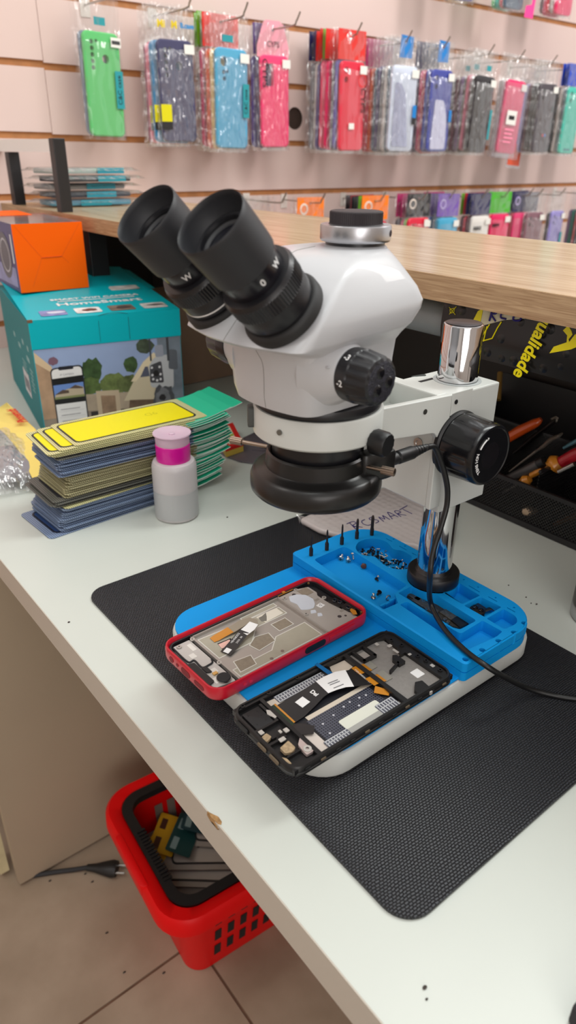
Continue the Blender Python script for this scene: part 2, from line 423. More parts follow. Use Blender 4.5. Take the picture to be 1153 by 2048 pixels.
nt.links.new(br.outputs['Color'], bp.inputs['Height']); nt.links.new(bp.outputs['Normal'], b.inputs['Normal'])
rm = nt.nodes.new('ShaderNodeMixRGB'); rm.inputs['Color1'].default_value = (*lin((14, 14, 16)), 1); rm.inputs['Color2'].default_value = (*lin((50, 52, 58)), 1); nt.links.new(br.outputs['Color'], rm.inputs['Fac']); nt.links.new(rm.outputs['Color'], b.inputs['Base Color']); b.inputs['Roughness'].default_value = .45; b.inputs['Specular IOR Level'].default_value = .5  # lighter dots put the weave's specular glints into the colour, gaps darker
MATM = m
mb = MB().prism(rrect(.306, .442, .020, 8, .366, .372), .0001, .0028, .0006)
tag(mb.build('desk_mat', MATM, None, 40, loc=(.366, .372, .0001)), 'large black woven-texture desk mat with rounded corners under the microscope', 'mat')
# ================================================================ microscope
AX = Vector((.31, .354, 0)); TH = math.radians(5)
FV = Vector((-cos(TH), -sin(TH), 0)); NV = Vector((sin(TH), -cos(TH), 0)); UZ = Vector((0, 0, 1))
def hd(f, l, z): return AX + FV*f + NV*l + UZ*z          # head frame: forward, toward the camera side, up
mic = thing('stereo_microscope', 'white trinocular stereo microscope with black eyepieces on a chrome pillar stand', 'microscope', (.36, .363, .0028))
# base plate under the blue tray
bs = MB().prism(rrect(.258, .218, (.032, .024, .024, .032), 8, .3625, .3645), .0045, .0265, .004)
bs.build('base', WHITE_MET, mic, 40)
for x, y in ((.255, .28), (.255, .45), (.47, .28), (.47, .45)):
    MB().lathe([(.008, .0028), (.0085, .0046)], 16, Matrix.Translation((x, y, 0))).build('rubber_foot', BLACK_RUB, mic)
# pillar
PX, PY = .458, .352
MB().at(Matrix.Translation((PX, PY, 0))).lathe([(.016, .03), (.016, .2345)], 64).build('pillar', CHROME, mic, 40)
MB().at(Matrix.Translation((PX, PY, 0))).lathe([(.0160, .0455), (.0232, .0455), (.0240, .0465), (.0240, .0555), (.0232, .0565), (.0170, .0565), (.0160, .0575)], 64, caps=(False, False)).build('pillar_collar', BLACK_PL, mic, 40)
pc = MB().at(Matrix.Translation((PX, PY, 0))).lathe([(.0163, .2385), (.0163, .2685), (.0160, .269), (.0160, .2815), (.0154, .2828), (.0140, .2832)], 64).build('pillar_upper', CHROME, mic, 40)
MB().at(Matrix.Translation((PX, PY, 0))).lathe([(.0141, .2833), (.0141, .2836), (.0139, .28375)], 48).build('pillar_cap', mat('brushed_dark_cap', (70, 66, 68), .35, .8), pc, 40)
# focus block
fb = MB().box(.4215, .3270, .1360, .4815, .3800, .2375)
fbo = fb.build('focus_block', WHITE_MET, mic, 0, bevel=.0012)
MB().at(Matrix.Translation((PX, PY, 0))).lathe([(.0164, .2376), (.0196, .2376), (.0196, .2379), (.0168, .2382)], 48, caps=(False, False)).build('pillar_bushing', mat('grey_enamel', (176, 182, 182), .4), fbo)
# raised step on the block top and the screw hole
MB().box(.4217, .3262, .2050, .4460, .3270, .2390).build('block_lip', WHITE_MET, fbo, 0, bevel=.0006)
MB().lathe([(.0019, 0), (.0019, .0003)], 16, axis((.4265, .3260, .2315), (0, -1, 0))).build('screw_hole', INK, fbo)
MB().box(.4280, .3640, .23755, .4450, .3675, .2377).build('slot', INK, fbo, 0)
MB().prism(roundpoly([(.4330, .3800), (.4460, .3740), (.4480, .3780), (.4360, .3800)], .002), .2376, .2380).build('grease_mark', mat('dark_grease', (50, 56, 54), .6), fbo, 0)
# sliding rack + arm
arm = MB()
arm.box(.4090, .3300, .1440, .4205, .4200, .2390)                # front plate
arm.build('rack_plate', WHITE_MET, mic, 0, bevel=.0012)
def side_plate(y0, y1):
    pts = [(.3340, .2430), (.4205, .2385), (.4205, .1435), (.4085, .1435), (.4085, .2060), (.4040, .2110), (.3450, .2180), (.3340, .2210)]
    mb = MB().at(Matrix(((1, 0, 0, 0), (0, 0, 1, 0), (0, 1, 0, 0), (0, 0, 0, 1))))
    mb.prism(roundpoly(pts, [.001, .001, .001, .001, .001, .010, .004, .001], 5), y0, y1)
    return mb
side_plate(.3255, .3305).build('arm_plate', WHITE_MET, mic, 40, bevel=.0007)
side_plate(.3790, .3840).build('arm_plate', WHITE_MET, mic, 40, bevel=.0007)
MB().box(.345, .3305, .2140, .409, .3790, .2200).build('arm_floor', WHITE_MET, mic, 0)
MB().box(.3700, .3440, .2201, .3840, .3560, .2205).build('arm_slot', mat('shadow_slot', (84, 92, 92), .6), mic, 0)
MB().lathe([(.0021, 0), (.0021, .0003)], 16, axis((.3905, .3254, .2310), (0, -1, 0))).build('screw_hole', mat('threaded_hole', (96, 96, 92), .4, .8), mic)
MB().lathe([(.0046, 0), (.0046, .0008), (.0026, .0009), (.0022, .0004)], 20, axis((.4089, .3440, .1960), (-1, 0, 0))).build('socket_screw', STEEL, mic)
# holder ring
hr = MB().at(Matrix.Translation(AX)).lathe([(.0405, .2265), (.0440, .2265), (.0455, .2280), (.0455, .2455), (.0445, .2470), (.0405, .2470)], 72, caps=(False, False))
hro = hr.build('holder_ring', WHITE_MET, mic, 40)
# boss where the ring meets the arm, and its clamp knob
MB().prism([(AX.x+.020, .3265), (AX.x+.038, .3265), (AX.x+.038, .3830), (AX.x+.020, .3830), (AX.x+.0405, .365), (AX.x+.0405, .343)], .2150, .2420).build('ring_boss', WHITE_MET, mic, 0)
kp = Vector((.3215, .3100, .2290)); kd = Vector((.22, -1, -.05))
kn = MB()
n = 26; prof = [(0, .0080), (.0015, .0088), (.0105, .0088), (.012, .0078)]
rings = [[axis(kp, kd) @ Vector(((r*(1 if k % 2 else .93))*cos(2*pi*k/n), (r*(1 if k % 2 else .93))*sin(2*pi*k/n), z)) for k in range(n)] for z, r in prof]
kn.loft(rings).build('clamp_knob', BLACK_PL, mic, 50)
gp = hd(.036, -.0280, .2380)
MB().at(axis(gp, FV*.79-NV*.61)).prism(roundpoly([(-.0055, -.0075), (.0055, -.0075), (.0055, .0075), (-.0055, .0075)], .003), -.002, .0038, .001).build('grey_plug', mat('dark_grey_rubber', (74, 76, 74), .6), hro, 40)
q = AX+Vector((-.0437, -.0128, .238)); MB().lathe([(.0019, 0), (.0019, .0012)], 14, axis(q, (-.96, -.28, 0))).build('set_screw', mat('set_screw_grey', (120, 118, 112), .4, .6), hro)
# dark seat ring + lens barrel
MB().at(Matrix.Translation(AX)).lathe([(.0395, .2440), (.0435, .2475), (.0440, .2500), (.0430, .2535), (.038, .2535)], 72).build('seat_ring', BLACK_SAT, mic, 40)
MB().at(Matrix.Translation(AX)).lathe([(.026, .200), (.0315, .203), (.0325, .2055), (.0325, .2300), (.036, .2300), (.0400, .2330)], 64).build('objective_barrel', BLACK_SAT, mic, 40)
MB().at(Matrix.Translation(AX)).lathe([(.0255, .2012), (.0, .2022)], 40, caps=(False, False)).build('objective_lens', mat('lens_glass', (14, 16, 26), .05, coat=1), mic)
# ring light
rl = MB().at(Matrix.Translation(AX)).lathe([(.0260, .1830), (.0455, .1820), (.0478, .1845), (.0482, .1880), (.0480, .1935), (.0466, .1975), (.0440, .1992), (.0392, .2000), (.0372, .2016), (.0364, .2115), (.0350, .2128), (.0335, .2120), (.0335, .2000), (.0290, .1980)], 80, caps=(False, False))
rlo = rl.build('ring_light', mat('ring_light_black', (24, 23, 23), .32), mic, 40)
MB().at(Matrix.Translation(AX)).lathe([(.0275, .1835), (.0450, .1826)], 64, caps=(False, False)).build('light_diffuser', mat('milky_diffuser', (226, 228, 230), .4), rlo)
jk = AX+Vector((.0400, -.0345, .2045))
MB().prism(roundpoly([(AX.x+.012, AX.y-.036), (AX.x+.030, AX.y-.0415), (AX.x+.0410, AX.y-.0405), (AX.x+.0410, AX.y-.0270), (AX.x+.035, AX.y-.010), (AX.x+.015, AX.y-.015)], .004), .1935, .2150, .003).build('jack_housing', mat('ring_light_black', (24, 23, 23), .32), rlo, 40)
MB().lathe([(.0048, -.002), (.0048, .0038), (.0040, .0042)], 20, axis(jk+Vector((.0020, 0, 0)), (1, .03, .0))).build('power_jack', BLACK_PL, rlo)
def thumbscrew(d, z, rr):
    d = Vector(d).normalized(); p = AX + d*.0345 + UZ*z
    M = axis(p, d)
    MB().lathe([(.0016, 0), (.0016, rr), (.0, rr+.0001)], 12, M).build('screw_shaft', BRASS, rlo)
    h = MB(); nn = 32
    prof = [(rr, .0012), (rr+.0002, .0030), (rr+.0095, .0030), (rr+.0100, .0022)]
    h.loft([[M @ Vector((r*(1 if k % 2 else .9)*cos(2*pi*k/nn), r*(1 if k % 2 else .9)*sin(2*pi*k/nn), zz)) for k in range(nn)] for zz, r in prof])
    h.build('thumb_head', BRASS, rlo, 50)
thumbscrew((.40, -.92, -.0), .2062, .0155)
thumbscrew((-.48, .88, .02), .2062, .0250)

# ---- head shell
def sect(z, ff, fc, hf, bc, hb, r, bb=None, tilt=0.0, n=5):
    """one level of the shell: front centre, front corner, half widths, back corner; tilt lowers z toward the sides"""
    bb = bc if bb is None else bb
    pts = [(ff, hf*.30), (fc, hf), (bc, hb), (bb, hb*.5), (bb, -hb*.5), (bc, -hb), (fc, -hf), (ff, -hf*.30)]
    k_ = .55 if z > .31 else 1.0
    rs = [r*.7, r*k_, r*1.3, r, r, r*1.3, r*k_, r*.7]
    return [hd(f, l, z-tilt*abs(l)) for f, l in roundpoly(pts, rs, n)]
secs = [
    sect(.2525, .0470, .0420, .0320, -.0290, .0350, .016, -.037),
    sect(.2545, .0515, .0460, .0370, -.0315, .0385, .014, -.0385),
    sect(.2620, .0530, .0475, .0395, -.0320, .0395, .013, -.0395),
    sect(.2800, .0535, .0480, .0410, -.0320, .0400, .012, -.0400),
    sect(.2930, .0545, .0490, .0425, -.0330, .0410, .012, -.0410),
    sect(.2975, .0660, .0580, .0480, -.0350, .0435, .012, -.0430),
    sect(.3000, .0795, .0695, .0525, -.0370, .0450, .011, -.0440),
    sect(.3020, .0822, .0718, .0540, -.0385, .0465, .010, -.0450),
    sect(.3040, .0805, .0700, .0545, -.0400, .0480, .010, -.0465),
    sect(.3130, .0715, .0600, .0535, -.0450, .0510, .010, -.0500),
    sect(.3180, .0662, .0540, .0525, -.0465, .0510, .009, -.0515),
    sect(.3260, .0580, .0430, .0495, -.0430, .0475, .008, -.0495),
    sect(.3360, .0475, .0285, .0450, -.0350, .0420, .008, -.0465),
    sect(.3405, .0420, .0200, .0420, -.0310, .0390, .008, -.0455),
    sect(.3440, .0360, .0120, .0385, -.0280, .0360, .008, -.0445),
    sect(.3462, .0290, .0060, .0345, -.0265, .0330, .009, -.0440),
    sect(.3472, .0200, .0010, .0290, -.0250, .0270, .009, -.0430),
]
hm = MB(); hm.loft(secs)
head = hm.build('head_shell', mat('white_pearl_shell', (192, 193, 196), .34, bump=(1400, .1, .0004), coat=.15), mic, 30, sub=0)
bb_ = MB()
bvh = BVHTree.FromPolygons([tuple(p) for p in hm.v], [tuple(f) for f in hm.f])
def on_head(a, b, n=18, out=.00005):
    """points of the shell under the straight line from a to b, seen from outside"""
    pts = []
    for i in range(n+1):
        p = a.lerp(b, i/n); loc, nor, idx, d = bvh.find_nearest(p)
        if loc is not None: pts.append(loc+nor*out)
    return pts
SEAM = mat('seam_line', (120, 118, 114), .7)
for wp in ([(.0525, .003, .2548), (.0535, .003, .281), (.0540, -.001, .289), (.0560, -.009, .2955), (.0720, -.024, .2990)], [(.0835, .0, .3025), (.0600, 0, .3230), (.0320, 0, .3450), (.014, -.006, .347), (-.005, -.012, .3472)]):
    W = spline([hd(*p) for p in wp], 10)
    MB().tube([bvh.find_nearest(p)[0] for p in W], .00022, 6).build('seam', SEAM, head)
# knob bosses on both sides
for s in (1, -1):
    c = hd(.0255, s*.038, .2825); d = NV*s
    MB().lathe([(.0260, -.008), (.0215, .004), (.0175, .0100), (.0160, .0135)], 40, axis(c, d)).build('knob_boss', mat('white_pearl_shell', (0, 0, 0)), head, 40)
    k0 = hd(.0255, s*.0525, .2825); nn = 64
    M = axis(k0, d); kb = MB()
    prof = [(-.0012, .0152, 0), (.0, .0163, 0), (.0075, .0166, 0), (.0083, .0164, .05), (.0195, .0150, .05), (.0215, .0140, .02), (.0225, .0122, 0)]
    kb.loft([[M @ Vector((r*(1-g*(1 if (k//2) % 2 else 0))*cos(2*pi*k/nn), r*(1-g*(1 if (k//2) % 2 else 0))*sin(2*pi*k/nn), z)) for k in range(nn)] for z, r, g in prof])
    ko = kb.build('zoom_knob', BLACK_SAT, mic, 30)
    MB().lathe([(.0122, .0225), (.0115, .0228)], 40, M).build('knob_face', mat('speckled_black', (34, 34, 44), .5, bump=(900, .9, .001), var=(500, .8)), ko)
    for a in (90, 210, 330):
        aa = math.radians(a+20)
        MB().sphere((M @ Vector((.0061*cos(aa), .0061*sin(aa), .0222))), .0040, 18, (1, .35, 1)).build('finger_dimple', mat('glossy_black', (20, 20, 24), .12), ko)
    if s == 1:
        for lab, a in (('-2', 186), ('-3', 130)):
            aa = math.radians(a); p = M @ Vector((.0167*cos(aa), .0167*sin(aa), .0042)); nrm = (M.to_3x3() @ Vector((cos(aa), sin(aa), 0)))
            text('scale_mark', lab, .0054, PAPER_W, frame(p, UZ*.15+d*.2+nrm.cross(UZ)*-1 if False else d.cross(nrm).cross(nrm).cross(nrm)*-1 if False else d, nrm.cross(d)), ko, .0001)
        MB().box(-.0016, -.0003, 0, .0016, .0003, .0002).at(Matrix.Identity(4))
        aa = math.radians(160); p = hd(.0255, .0480, .2825)+(M.to_3x3() @ Vector((cos(aa), sin(aa), 0)))*.0182
        MB().lathe([(.0007, -.0015), (.0007, .0012)], 8, axis(p, M.to_3x3() @ Vector((cos(aa), sin(aa), 0)))).build('index_dot', mat('white_pearl_shell', (0, 0, 0)), head)
# ---- eyepieces
ED = (FV*.712 + UZ*.702).normalized()
RK, TK = .85, .953
def ep(prof): return [(r*RK, z*TK)+tuple(q) for r, z, *q in prof]
GLASS = mat('lens_glass', (14, 16, 26), .05, coat=1)
for s in (1, -1):
    p0 = hd(.0620, s*.0285, .3220); M = axis(p0, ED)
    fl = MB().lathe(ep([(.0292, -.0035), (.0290, .0010), (.0278, .0030), (.0262, .0036), (.0250, .0036)]), 64, M).build('eyepiece_flange', mat('matte_black', (30, 30, 31), .6), mic, 40)
    eo = MB().lathe(ep([(.0250, .0030), (.0258, .0060), (.0259, .0120), (.0254, .0150), (.0254, .0160)]), 64, M).build('eyepiece_body', BLACK_SAT, mic, 40)
    if s == -1: MB().lathe(ep([(.02585, .0072), (.02595, .0075), (.02595, .0080), (.02585, .0083)]), 64, M, caps=(False, False)).build('white_index_line', PAPER_W, eo)
    kr = MB(); nn = 150; prof = [(.0158, .0252, 0), (.0164, .0266, .022), (.0262, .0268, .022), (.0272, .0258, 0), (.0290, .0250, 0), (.0296, .0215, 0)]
    kr.loft([[M @ Vector((r*(1-g*(k % 2))*cos(2*pi*k/nn), r*(1-g*(k % 2))*sin(2*pi*k/nn), z)) for k in range(nn)] for r, z, g in ep([(r, z, g) for z, r, g in prof])])
    kr.build('dioptre_ring', BLACK_SAT, eo, 25)
    tu = MB().lathe(ep([(.0208, .0290), (.0212, .0300), (.0212, .0420), (.0190, .0425)]), 64, M).build('eyepiece_tube', mat('gloss_black_metal', (24, 22, 28), .22), mic, 40)
    ec = MB().lathe(ep([(.0210, .0412), (.0227, .0416), (.0230, .0450), (.0236, .0690), (.0237, .0715), (.0232, .0724), (.0226, .0716), (.0222, .0690), (.0214, .0640), (.0194, .0602), (.0176, .0598), (.0154, .0584), (.0138, .0580), (.0128, .0570)]), 72, M, caps=(False, False))
    eco = ec.build('rubber_eyecup', mat('eyecup_rubber', (38, 39, 43), .5, bump=(500, .06, .0006)), mic, 40)
    MB().lathe(ep([(.0132, .0574), (.0090, .0584), (.0040, .0589), (.0, .0590)]), 40, M, caps=(False, False)).build('eye_lens', GLASS, eco)
    MB().lathe(ep([(.0188, .0600), (.0182, .0612), (.0160, .0612), (.0152, .0592)]), 56, M, caps=(False, False)).build('lens_ring', BLACK_SAT, eco)
    for lab, a in ((('W', -62), ('0', -97)) if s == 1 else (('W', -52),)):
        # engraved letters wrap round the tube: place each on the side facing the camera
        side = NV; t2 = ED.cross(side).normalized()
        best = None
        aa = math.radians(a); cx_, cy_, _ = [M.to_3x3().col[i] for i in range(3)]
        base = (side*cos(aa+pi/3) + t2*sin(aa+pi/3)) if s == 1 else (side*cos(.75)-t2*sin(.75))
        if s == 1: base = (side*cos(math.radians(18 if lab == 'W' else -22)) + t2*sin(math.radians(18 if lab == 'W' else -22)))
        pos = p0 + ED*.0355*TK + base*.02128*RK
        text('engraved_mark', lab, .0055, PAPER_W, frame(pos, ED.cross(base)*-1, ED*1.0), tu, .00008)
# ---- trinocular port
pp = hd(-.030, 0, 0); T = Matrix.Translation(pp)
MB().lathe([(.0225, .3320), (.0222, .3430), (.0212, .3466), (.0195, .3480)], 56, T).build('port_neck', mat('white_pearl_shell', (0, 0, 0)), head, 40)
MB().lathe([(.0195, .3478), (.0195, .3510)], 48, T).build('port_collar', BLACK_SAT, mic, 40)
ro = MB().lathe([(.0180, .3500), (.0224, .3502), (.0230, .3510), (.0232, .3518), (.0232, .3592), (.0227, .3602), (.0180, .3604)], 72, T).build('port_ring', ALU, mic, 40)
aa = math.radians(-58); q = pp+Vector((cos(aa), sin(aa), 0))*.02315+UZ*.3555
MB().lathe([(.0021, -.001), (.0021, .0004), (.0015, .0005), (.0012, -.0004)], 18, axis(q, (cos(aa), sin(aa), 0))).build('set_screw', mat('screw_dark', (56, 40, 44), .4, .6), ro)
cp_ = MB(); nn = 160; prof = [(.3598, .0185, 0), (.3605, .0178, 0), (.3608, .0173, .02), (.3674, .0173, .02), (.3681, .0168, 0), (.3683, .0160, 0)]
cp_.loft([[T @ Vector((r*(1-g*(k % 2))*cos(2*pi*k/nn), r*(1-g*(k % 2))*sin(2*pi*k/nn), z)) for k in range(nn)] for z, r, g in prof])
cp_.build('port_cap', mat('ribbed_cap', (44, 38, 42), .6), mic, 25)
# ---- focus knobs on the block
for s, y in ((-1, .3270), (1, .3800)):
    c = Vector((.4325, y, .1965)); d = Vector((0, s, 0)); M = axis(c, d)
    MB().lathe([(.0268, 0), (.0268, .0030), (.0255, .0045)], 64, M).build('focus_flange', BLACK_PL, mic, 40)
    fk = MB(); nn = 96
    def gr(k): return 1 if (k % 8) in (0, 1) else 0
    prof = [(.0042, .0245, 0), (.0055, .0256, 0), (.0062, .0258, .03), (.0290, .0248, .03), (.0300, .0248, 0), (.0330, .0246, 0), (.0348, .0236, 0), (.0352, .0222, 0), (.0346, .0214, 0)]
    fk.loft([[M @ Vector((r*(1-g*gr(k))*cos(2*pi*k/nn), r*(1-g*gr(k))*sin(2*pi*k/nn), z)) for k in range(nn)] for z, r, g in prof])
    fko = fk.build('focus_knob', mat('knob_gloss_black', (20, 20, 23), .22), mic, 30)
    if s == -1:
        MB().lathe([(.0213, .0345), (.0, .0347)], 48, M, caps=(False, False)).build('knob_disc', mat('disc_black', (22, 20, 24), .3), fko)
        fc = c+d*.0349
        X3, Z3 = Vector((1, 0, 0)), Vector((0, 0, 1))
        word = 'TENSION'
        for i, ch in enumerate(word):
            a = math.radians(222-i*9.2); pos = fc+(X3*cos(a)+Z3*sin(a))*.0165
            rad = X3*cos(a)+Z3*sin(a); tan = X3*sin(a)-Z3*cos(a)
            text('dial_lettering', ch, .0040, PAPER_W, frame(pos, tan, rad), fko, .00012)
        arc = [fc+(X3*cos(math.radians(a))+Z3*sin(math.radians(a)))*.0165+d*.0001 for a in range(150, 116, -3)]
        MB().tube(arc, [.0006]*(len(arc)-1)+[.0005], 6).build('arrow_shaft', PAPER_W, fko)
        a = math.radians(114); tip = fc+(X3*cos(math.radians(108))+Z3*sin(math.radians(108)))*.0165+d*.0002
        b0 = fc+(X3*cos(a)+Z3*sin(a))*.0150+d*.0002; b1 = fc+(X3*cos(a)+Z3*sin(a))*.0180+d*.0002
        MB().add([tip, b0, b1], [(0, 1, 2)]).build('arrow_head', PAPER_W, fko, 0)

# ---- power cable of the ring light
cab_ = thing('light_cable', 'black power cable plugged into the ring light and trailing across the mat', 'cable', tuple(jk+Vector((.006, 0, 0))))
d = Vector((1, .0, .012)).normalized(); M = axis(jk+Vector((.0062, 0, 0)), d)
MB().lathe([(.0036, -.0015), (.0036, .0012)], 18, M).build('plug_tip', mat('silver_tip', (200, 200, 200), .25, 1), cab_)
MB().lathe([(.0042, .0012), (.0051, .0020), (.0051, .0170), (.0046, .0185)], 20, M).build('plug_body', BLACK_PL, cab_)
rl_ = MB()
prof = []
for k in range(5): prof += [(.0043-.0004*k, .0185+k*.0032), (.0043-.0004*k, .0206+k*.0032), (.0026, .0207+k*.0032), (.0026, .0216+k*.0032)]
rl_.lathe(prof, 16, M).build('strain_relief', BLACK_PL, cab_, 50)
e = M @ Vector((0, 0, .0345))
pts = [M @ Vector((0, 0, .030)), e, e+Vector((.0090, -.0010, -.004)), py(893, 960, .314), py(895, 1005, .313), py(884, 1050, .311), py(868, 1100, .307), py(861, 1150, .302), pz(862, 1205, .056), pz(888, 1256, .0495), pz(930, 1300, .0478), pz(975, 1333, .0475), pz(1012, 1355, .032), pz(1055, 1376, .012), pz(1105, 1390, .0052), pz(1160, 1398, .0050), pz(1300, 1405, .0048)]
MB().tube(spline(pts, 8), .0023, 12).build('cord', mat('cord_black', (20, 20, 21), .4), cab_)
# ================================================================ blue silicone tray on the base
ZT, ZL, ZF = .0450, .0285, .0345        # tray top, low sheet top, pocket floor
tray = thing('silicone_work_tray', 'blue silicone work tray with pockets lying on the white microscope base', 'tray', (.362, .363, .0266))
low = MB().prism(rrect(.166, .214, (.030, .001, .001, .030), 8, .319, .3645), .0266, ZL, .0006)
low.build('flat_sheet', BLUE_SIL, tray, 40)
out = rrect(.105, .219, (.004, .034, .034, .004), 10, .4365, .3625)
TP = lambda pts: P2(pts, ZT)
holes = []
main = roundpoly(TP([(628, 1119), (690, 1092), (815, 1170), (790, 1187), (797, 1206), (768, 1219)]), [.004, .006, .002, .002, .001, .002], 4)
holes.append(main)
# round screw bowl with a lobe toward the pillar
bowl = TP([(711, 1096), (716, 1084), (735, 1077), (757, 1077), (776, 1084), (787, 1099), (806, 1101), (826, 1113), (822, 1122), (824, 1134), (811, 1139), (790, 1138), (772, 1132), (757, 1120), (750, 1112), (732, 1112), (718, 1106)])
holes.append(roundpoly(bowl, .006, 4))
board = TP([(797, 1186), (824, 1172), (846, 1183), (873, 1190), (954, 1241), (921, 1259), (908, 1256)])
holes.append(roundpoly(board, [.001, .002, .006, .004, .003, .003, .004], 4))
low_l = TP([(803, 1206), (812, 1201), (918, 1265), (968, 1242), (1006, 1264), (993, 1274), (940, 1298)])
low_l = TP([(800, 1209), (815, 1203), (890, 1249), (922, 1268), (966, 1241), (1006, 1263), (994, 1273), (935, 1300)])
holes.append(roundpoly(low_l, [.002, .002, .004, .004, .002, .002, .002, .003], 4))
holes.append(roundpoly(TP([(886, 1184), (920, 1166), (961, 1191), (925, 1208)]), .0015, 3))
holes.append(roundpoly(TP([(929, 1211), (963, 1194), (1004, 1214), (970, 1234)]), .0015, 3))
holes.append(roundpoly(TP([(974, 1237), (1008, 1218), (1034, 1233), (1036, 1246), (1010, 1259)]), [.0015, .0015, .012, .012, .003], 5))
for x, y in ((1049.5, 1246), (1029, 1264.5), (998, 1281.5), (965.5, 1300), (932, 1318.5)):
    q = pz(x, y, ZT); holes.append(circle(.0026, 16, q.x, q.y))
def slotpoly(a, b, w):
    a, b = pz(*a, ZT).to_2d(), pz(*b, ZT).to_2d(); d = (b-a).normalized(); n_ = Vector((-d.y, d.x))*w
    return [tuple(a+n_), tuple(a-n_), tuple(b-n_), tuple(b+n_)]
for a, b in (((773, 1077), (785, 1083)), ((799, 1092), (814, 1100)), ((825, 1106), (834, 1111)), ((938, 1171), (960, 1184)), ((977, 1193), (995, 1203)), ((1015, 1215), (1031, 1224))):
    holes.append(slotpoly(a, b, .0006))
for x, y in ((788, 1078), (811, 1092), (928, 1159), (957, 1174), (992, 1195), (1029, 1215)):
    q = pz(x, y, ZT); holes.append(circle(.0011, 10, q.x, q.y))
pil = circle(.0238, 40, PX, PY); holes.append(pil)
MB().prism(out, ZF, ZT, .0012, holes).build('pocket_block', BLUE_SIL, tray, 40)
MB().prism(out, ZL-.0018, ZF+.0001, 0, [circle(.0165, 40, PX, PY)]).build('pocket_floor', BLUE_SIL, tray, 40)
# clip posts at the end of the long pocket
q0, q1 = pz(764, 1206, ZT), pz(793, 1190, ZT)
for i, t in enumerate((.05, .38, .72, 1.0)):
    q = q0.lerp(q1, t); MB().prism(roundpoly([(q.x-.0030, q.y-.0012), (q.x+.0030, q.y-.0012), (q.x+.0030, q.y+.0012), (q.x-.0030, q.y+.0012)], .0006), ZF, ZT-.002-.001*(i % 2), .0003).build('clip_post', BLUE_SIL, tray, 40)

# ---------------------------------------------------------------- screws
def screw_proto(name, label, group, head_r, head_h, r, L, m, hm, cross=True):
    t = local(thing(name, label, 'screw', (0, 0, 0), 0, group))
    MB().lathe([(r*.55, 0), (r, .0006), (r*.8, .0010), (r, .0015), (r*.8, .0019), (r, .0024), (r*.8, .0028), (r, min(L-.0004, .0034)), (r*.9, L)], 10, None).build('shaft', m, t, 50)
    MB().lathe([(head_r*.9, L), (head_r, L+head_h*.3), (head_r*.8, L+head_h*.8), (head_r*.3, L+head_h), (0, L+head_h)], 14).build('screw_head', hm, t, 40)
    if cross: MB().box(-head_r*.6, -head_r*.12, L+head_h*.93, head_r*.6, head_r*.12, L+head_h*1.02).box(-head_r*.12, -head_r*.6, L+head_h*.93, head_r*.12, head_r*.6, L+head_h*1.02).build('drive_recess', INK, t, 0)
    return t
BSC = mat('black_screw', (40, 38, 38), .35, .7); SSC = mat('silver_screw', (205, 203, 198), .25, 1.0)
big = screw_proto('pan_head_screw', 'silver pan-head screw lying alone at the left corner of the long tray pocket', None, .0031, .0020, .0014, .0055, SSC, SSC)
tiny_b = screw_proto('tiny_screw', 'tiny black screw in the heap in the round pocket of the blue tray', 'black screws heaped in the round tray pocket', .0013, .0008, .0007, .0030, BSC, BSC, False)
tiny_s = screw_proto('tiny_screw', 'tiny silver screw in the heap in the round pocket of the blue tray', 'silver screws heaped in the round tray pocket', .0011, .0008, .0007, .0034, SSC, SSC, False)
def lie(o, p, yaw, tilt=pi/2, dz=0): o.location = Vector(p)+Vector((0, 0, H+dz)); o.rotation_euler = (0, tilt, yaw)
lie(big, pz(653, 1120, ZF+.0029), 2.6, pi/2-.1)
BIGS = [((685, 1110), 'leftmost big silver screw in the row at the back of the tray pocket', .6), ((697, 1114), 'second big silver screw from the left in the tray pocket row', .9),
        ((708, 1116), 'third big silver screw from the left in the tray row, cross slot showing', None), ((718, 1120), 'fourth big silver screw in the tray row, next to the rusty one', None)]
for (xy, lab, yaw) in BIGS:
    c = dup(big, label=lab)
    if yaw is None: lie(c, pz(xy[0], xy[1], ZF+.0035), -2.2, -.5, -.0020)
    else: lie(c, pz(xy[0], xy[1], ZF+.0029), yaw+pi, pi/2+.1)
c = dup(big, label='rusty brown pan-head screw ending the row of big screws in the tray')
lie(c, pz(727, 1126, ZF+.0029), .9+pi, pi/2)
RUST = mat('rusty_screw', (104, 70, 60), .6, .5)
for ch in c.children:
    ch.data = ch.data.copy(); ch.data.materials[0] = RUST
rnd = random.Random(3)
bowl2 = bowl
def inside(p, poly):
    r = False
    for i in range(len(poly)):
        (x1, y1), (x2, y2) = poly[i-1], poly[i]
        if (y1 > p[1]) != (y2 > p[1]) and p[0] < (x2-x1)*(p[1]-y1)/(y2-y1)+x1: r = not r
    return r
xs = [p[0] for p in bowl]; ys = [p[1] for p in bowl]; placed = 0
while placed < 96:
    p = (rnd.uniform(min(xs), max(xs)), rnd.uniform(min(ys), max(ys)))
    big_in = inset(bowl, .0035)
    if not inside(p, big_in): continue
    o = tiny_b if placed % 10 < 6 else tiny_s
    if placed not in (0, 6): o = dup(o)
    lie(o, (p[0], p[1], ZF+.0012+rnd.choice((0, 0, .0012, .0022))), rnd.uniform(0, 6.28), pi/2+rnd.uniform(-.35, .35)); placed += 1
for (x, y), o, lab, yaw, tl in (((752, 1158), tiny_s, 'silver screw lying alone midway along the long tray pocket', .3, pi/2), ((757, 1162), tiny_b, 'black screw lying beside the lone silver one in the long tray pocket', 1.2, pi/2),
                            ((797, 1131), tiny_b, 'stray black screw at the near edge of the round pocket', .2, .2)):
    c = dup(o, label='tiny '+lab, scale=1.35); c.pop('group', None) if 'group' in c else None
    lie(c, pz(x, y, ZF+.0017), yaw, tl)
c = dup(big, label='silver screw standing on its head beside the clip posts of the tray', scale=.8); lie(c, pz(747, 1197, ZF), 0, pi, .0060)
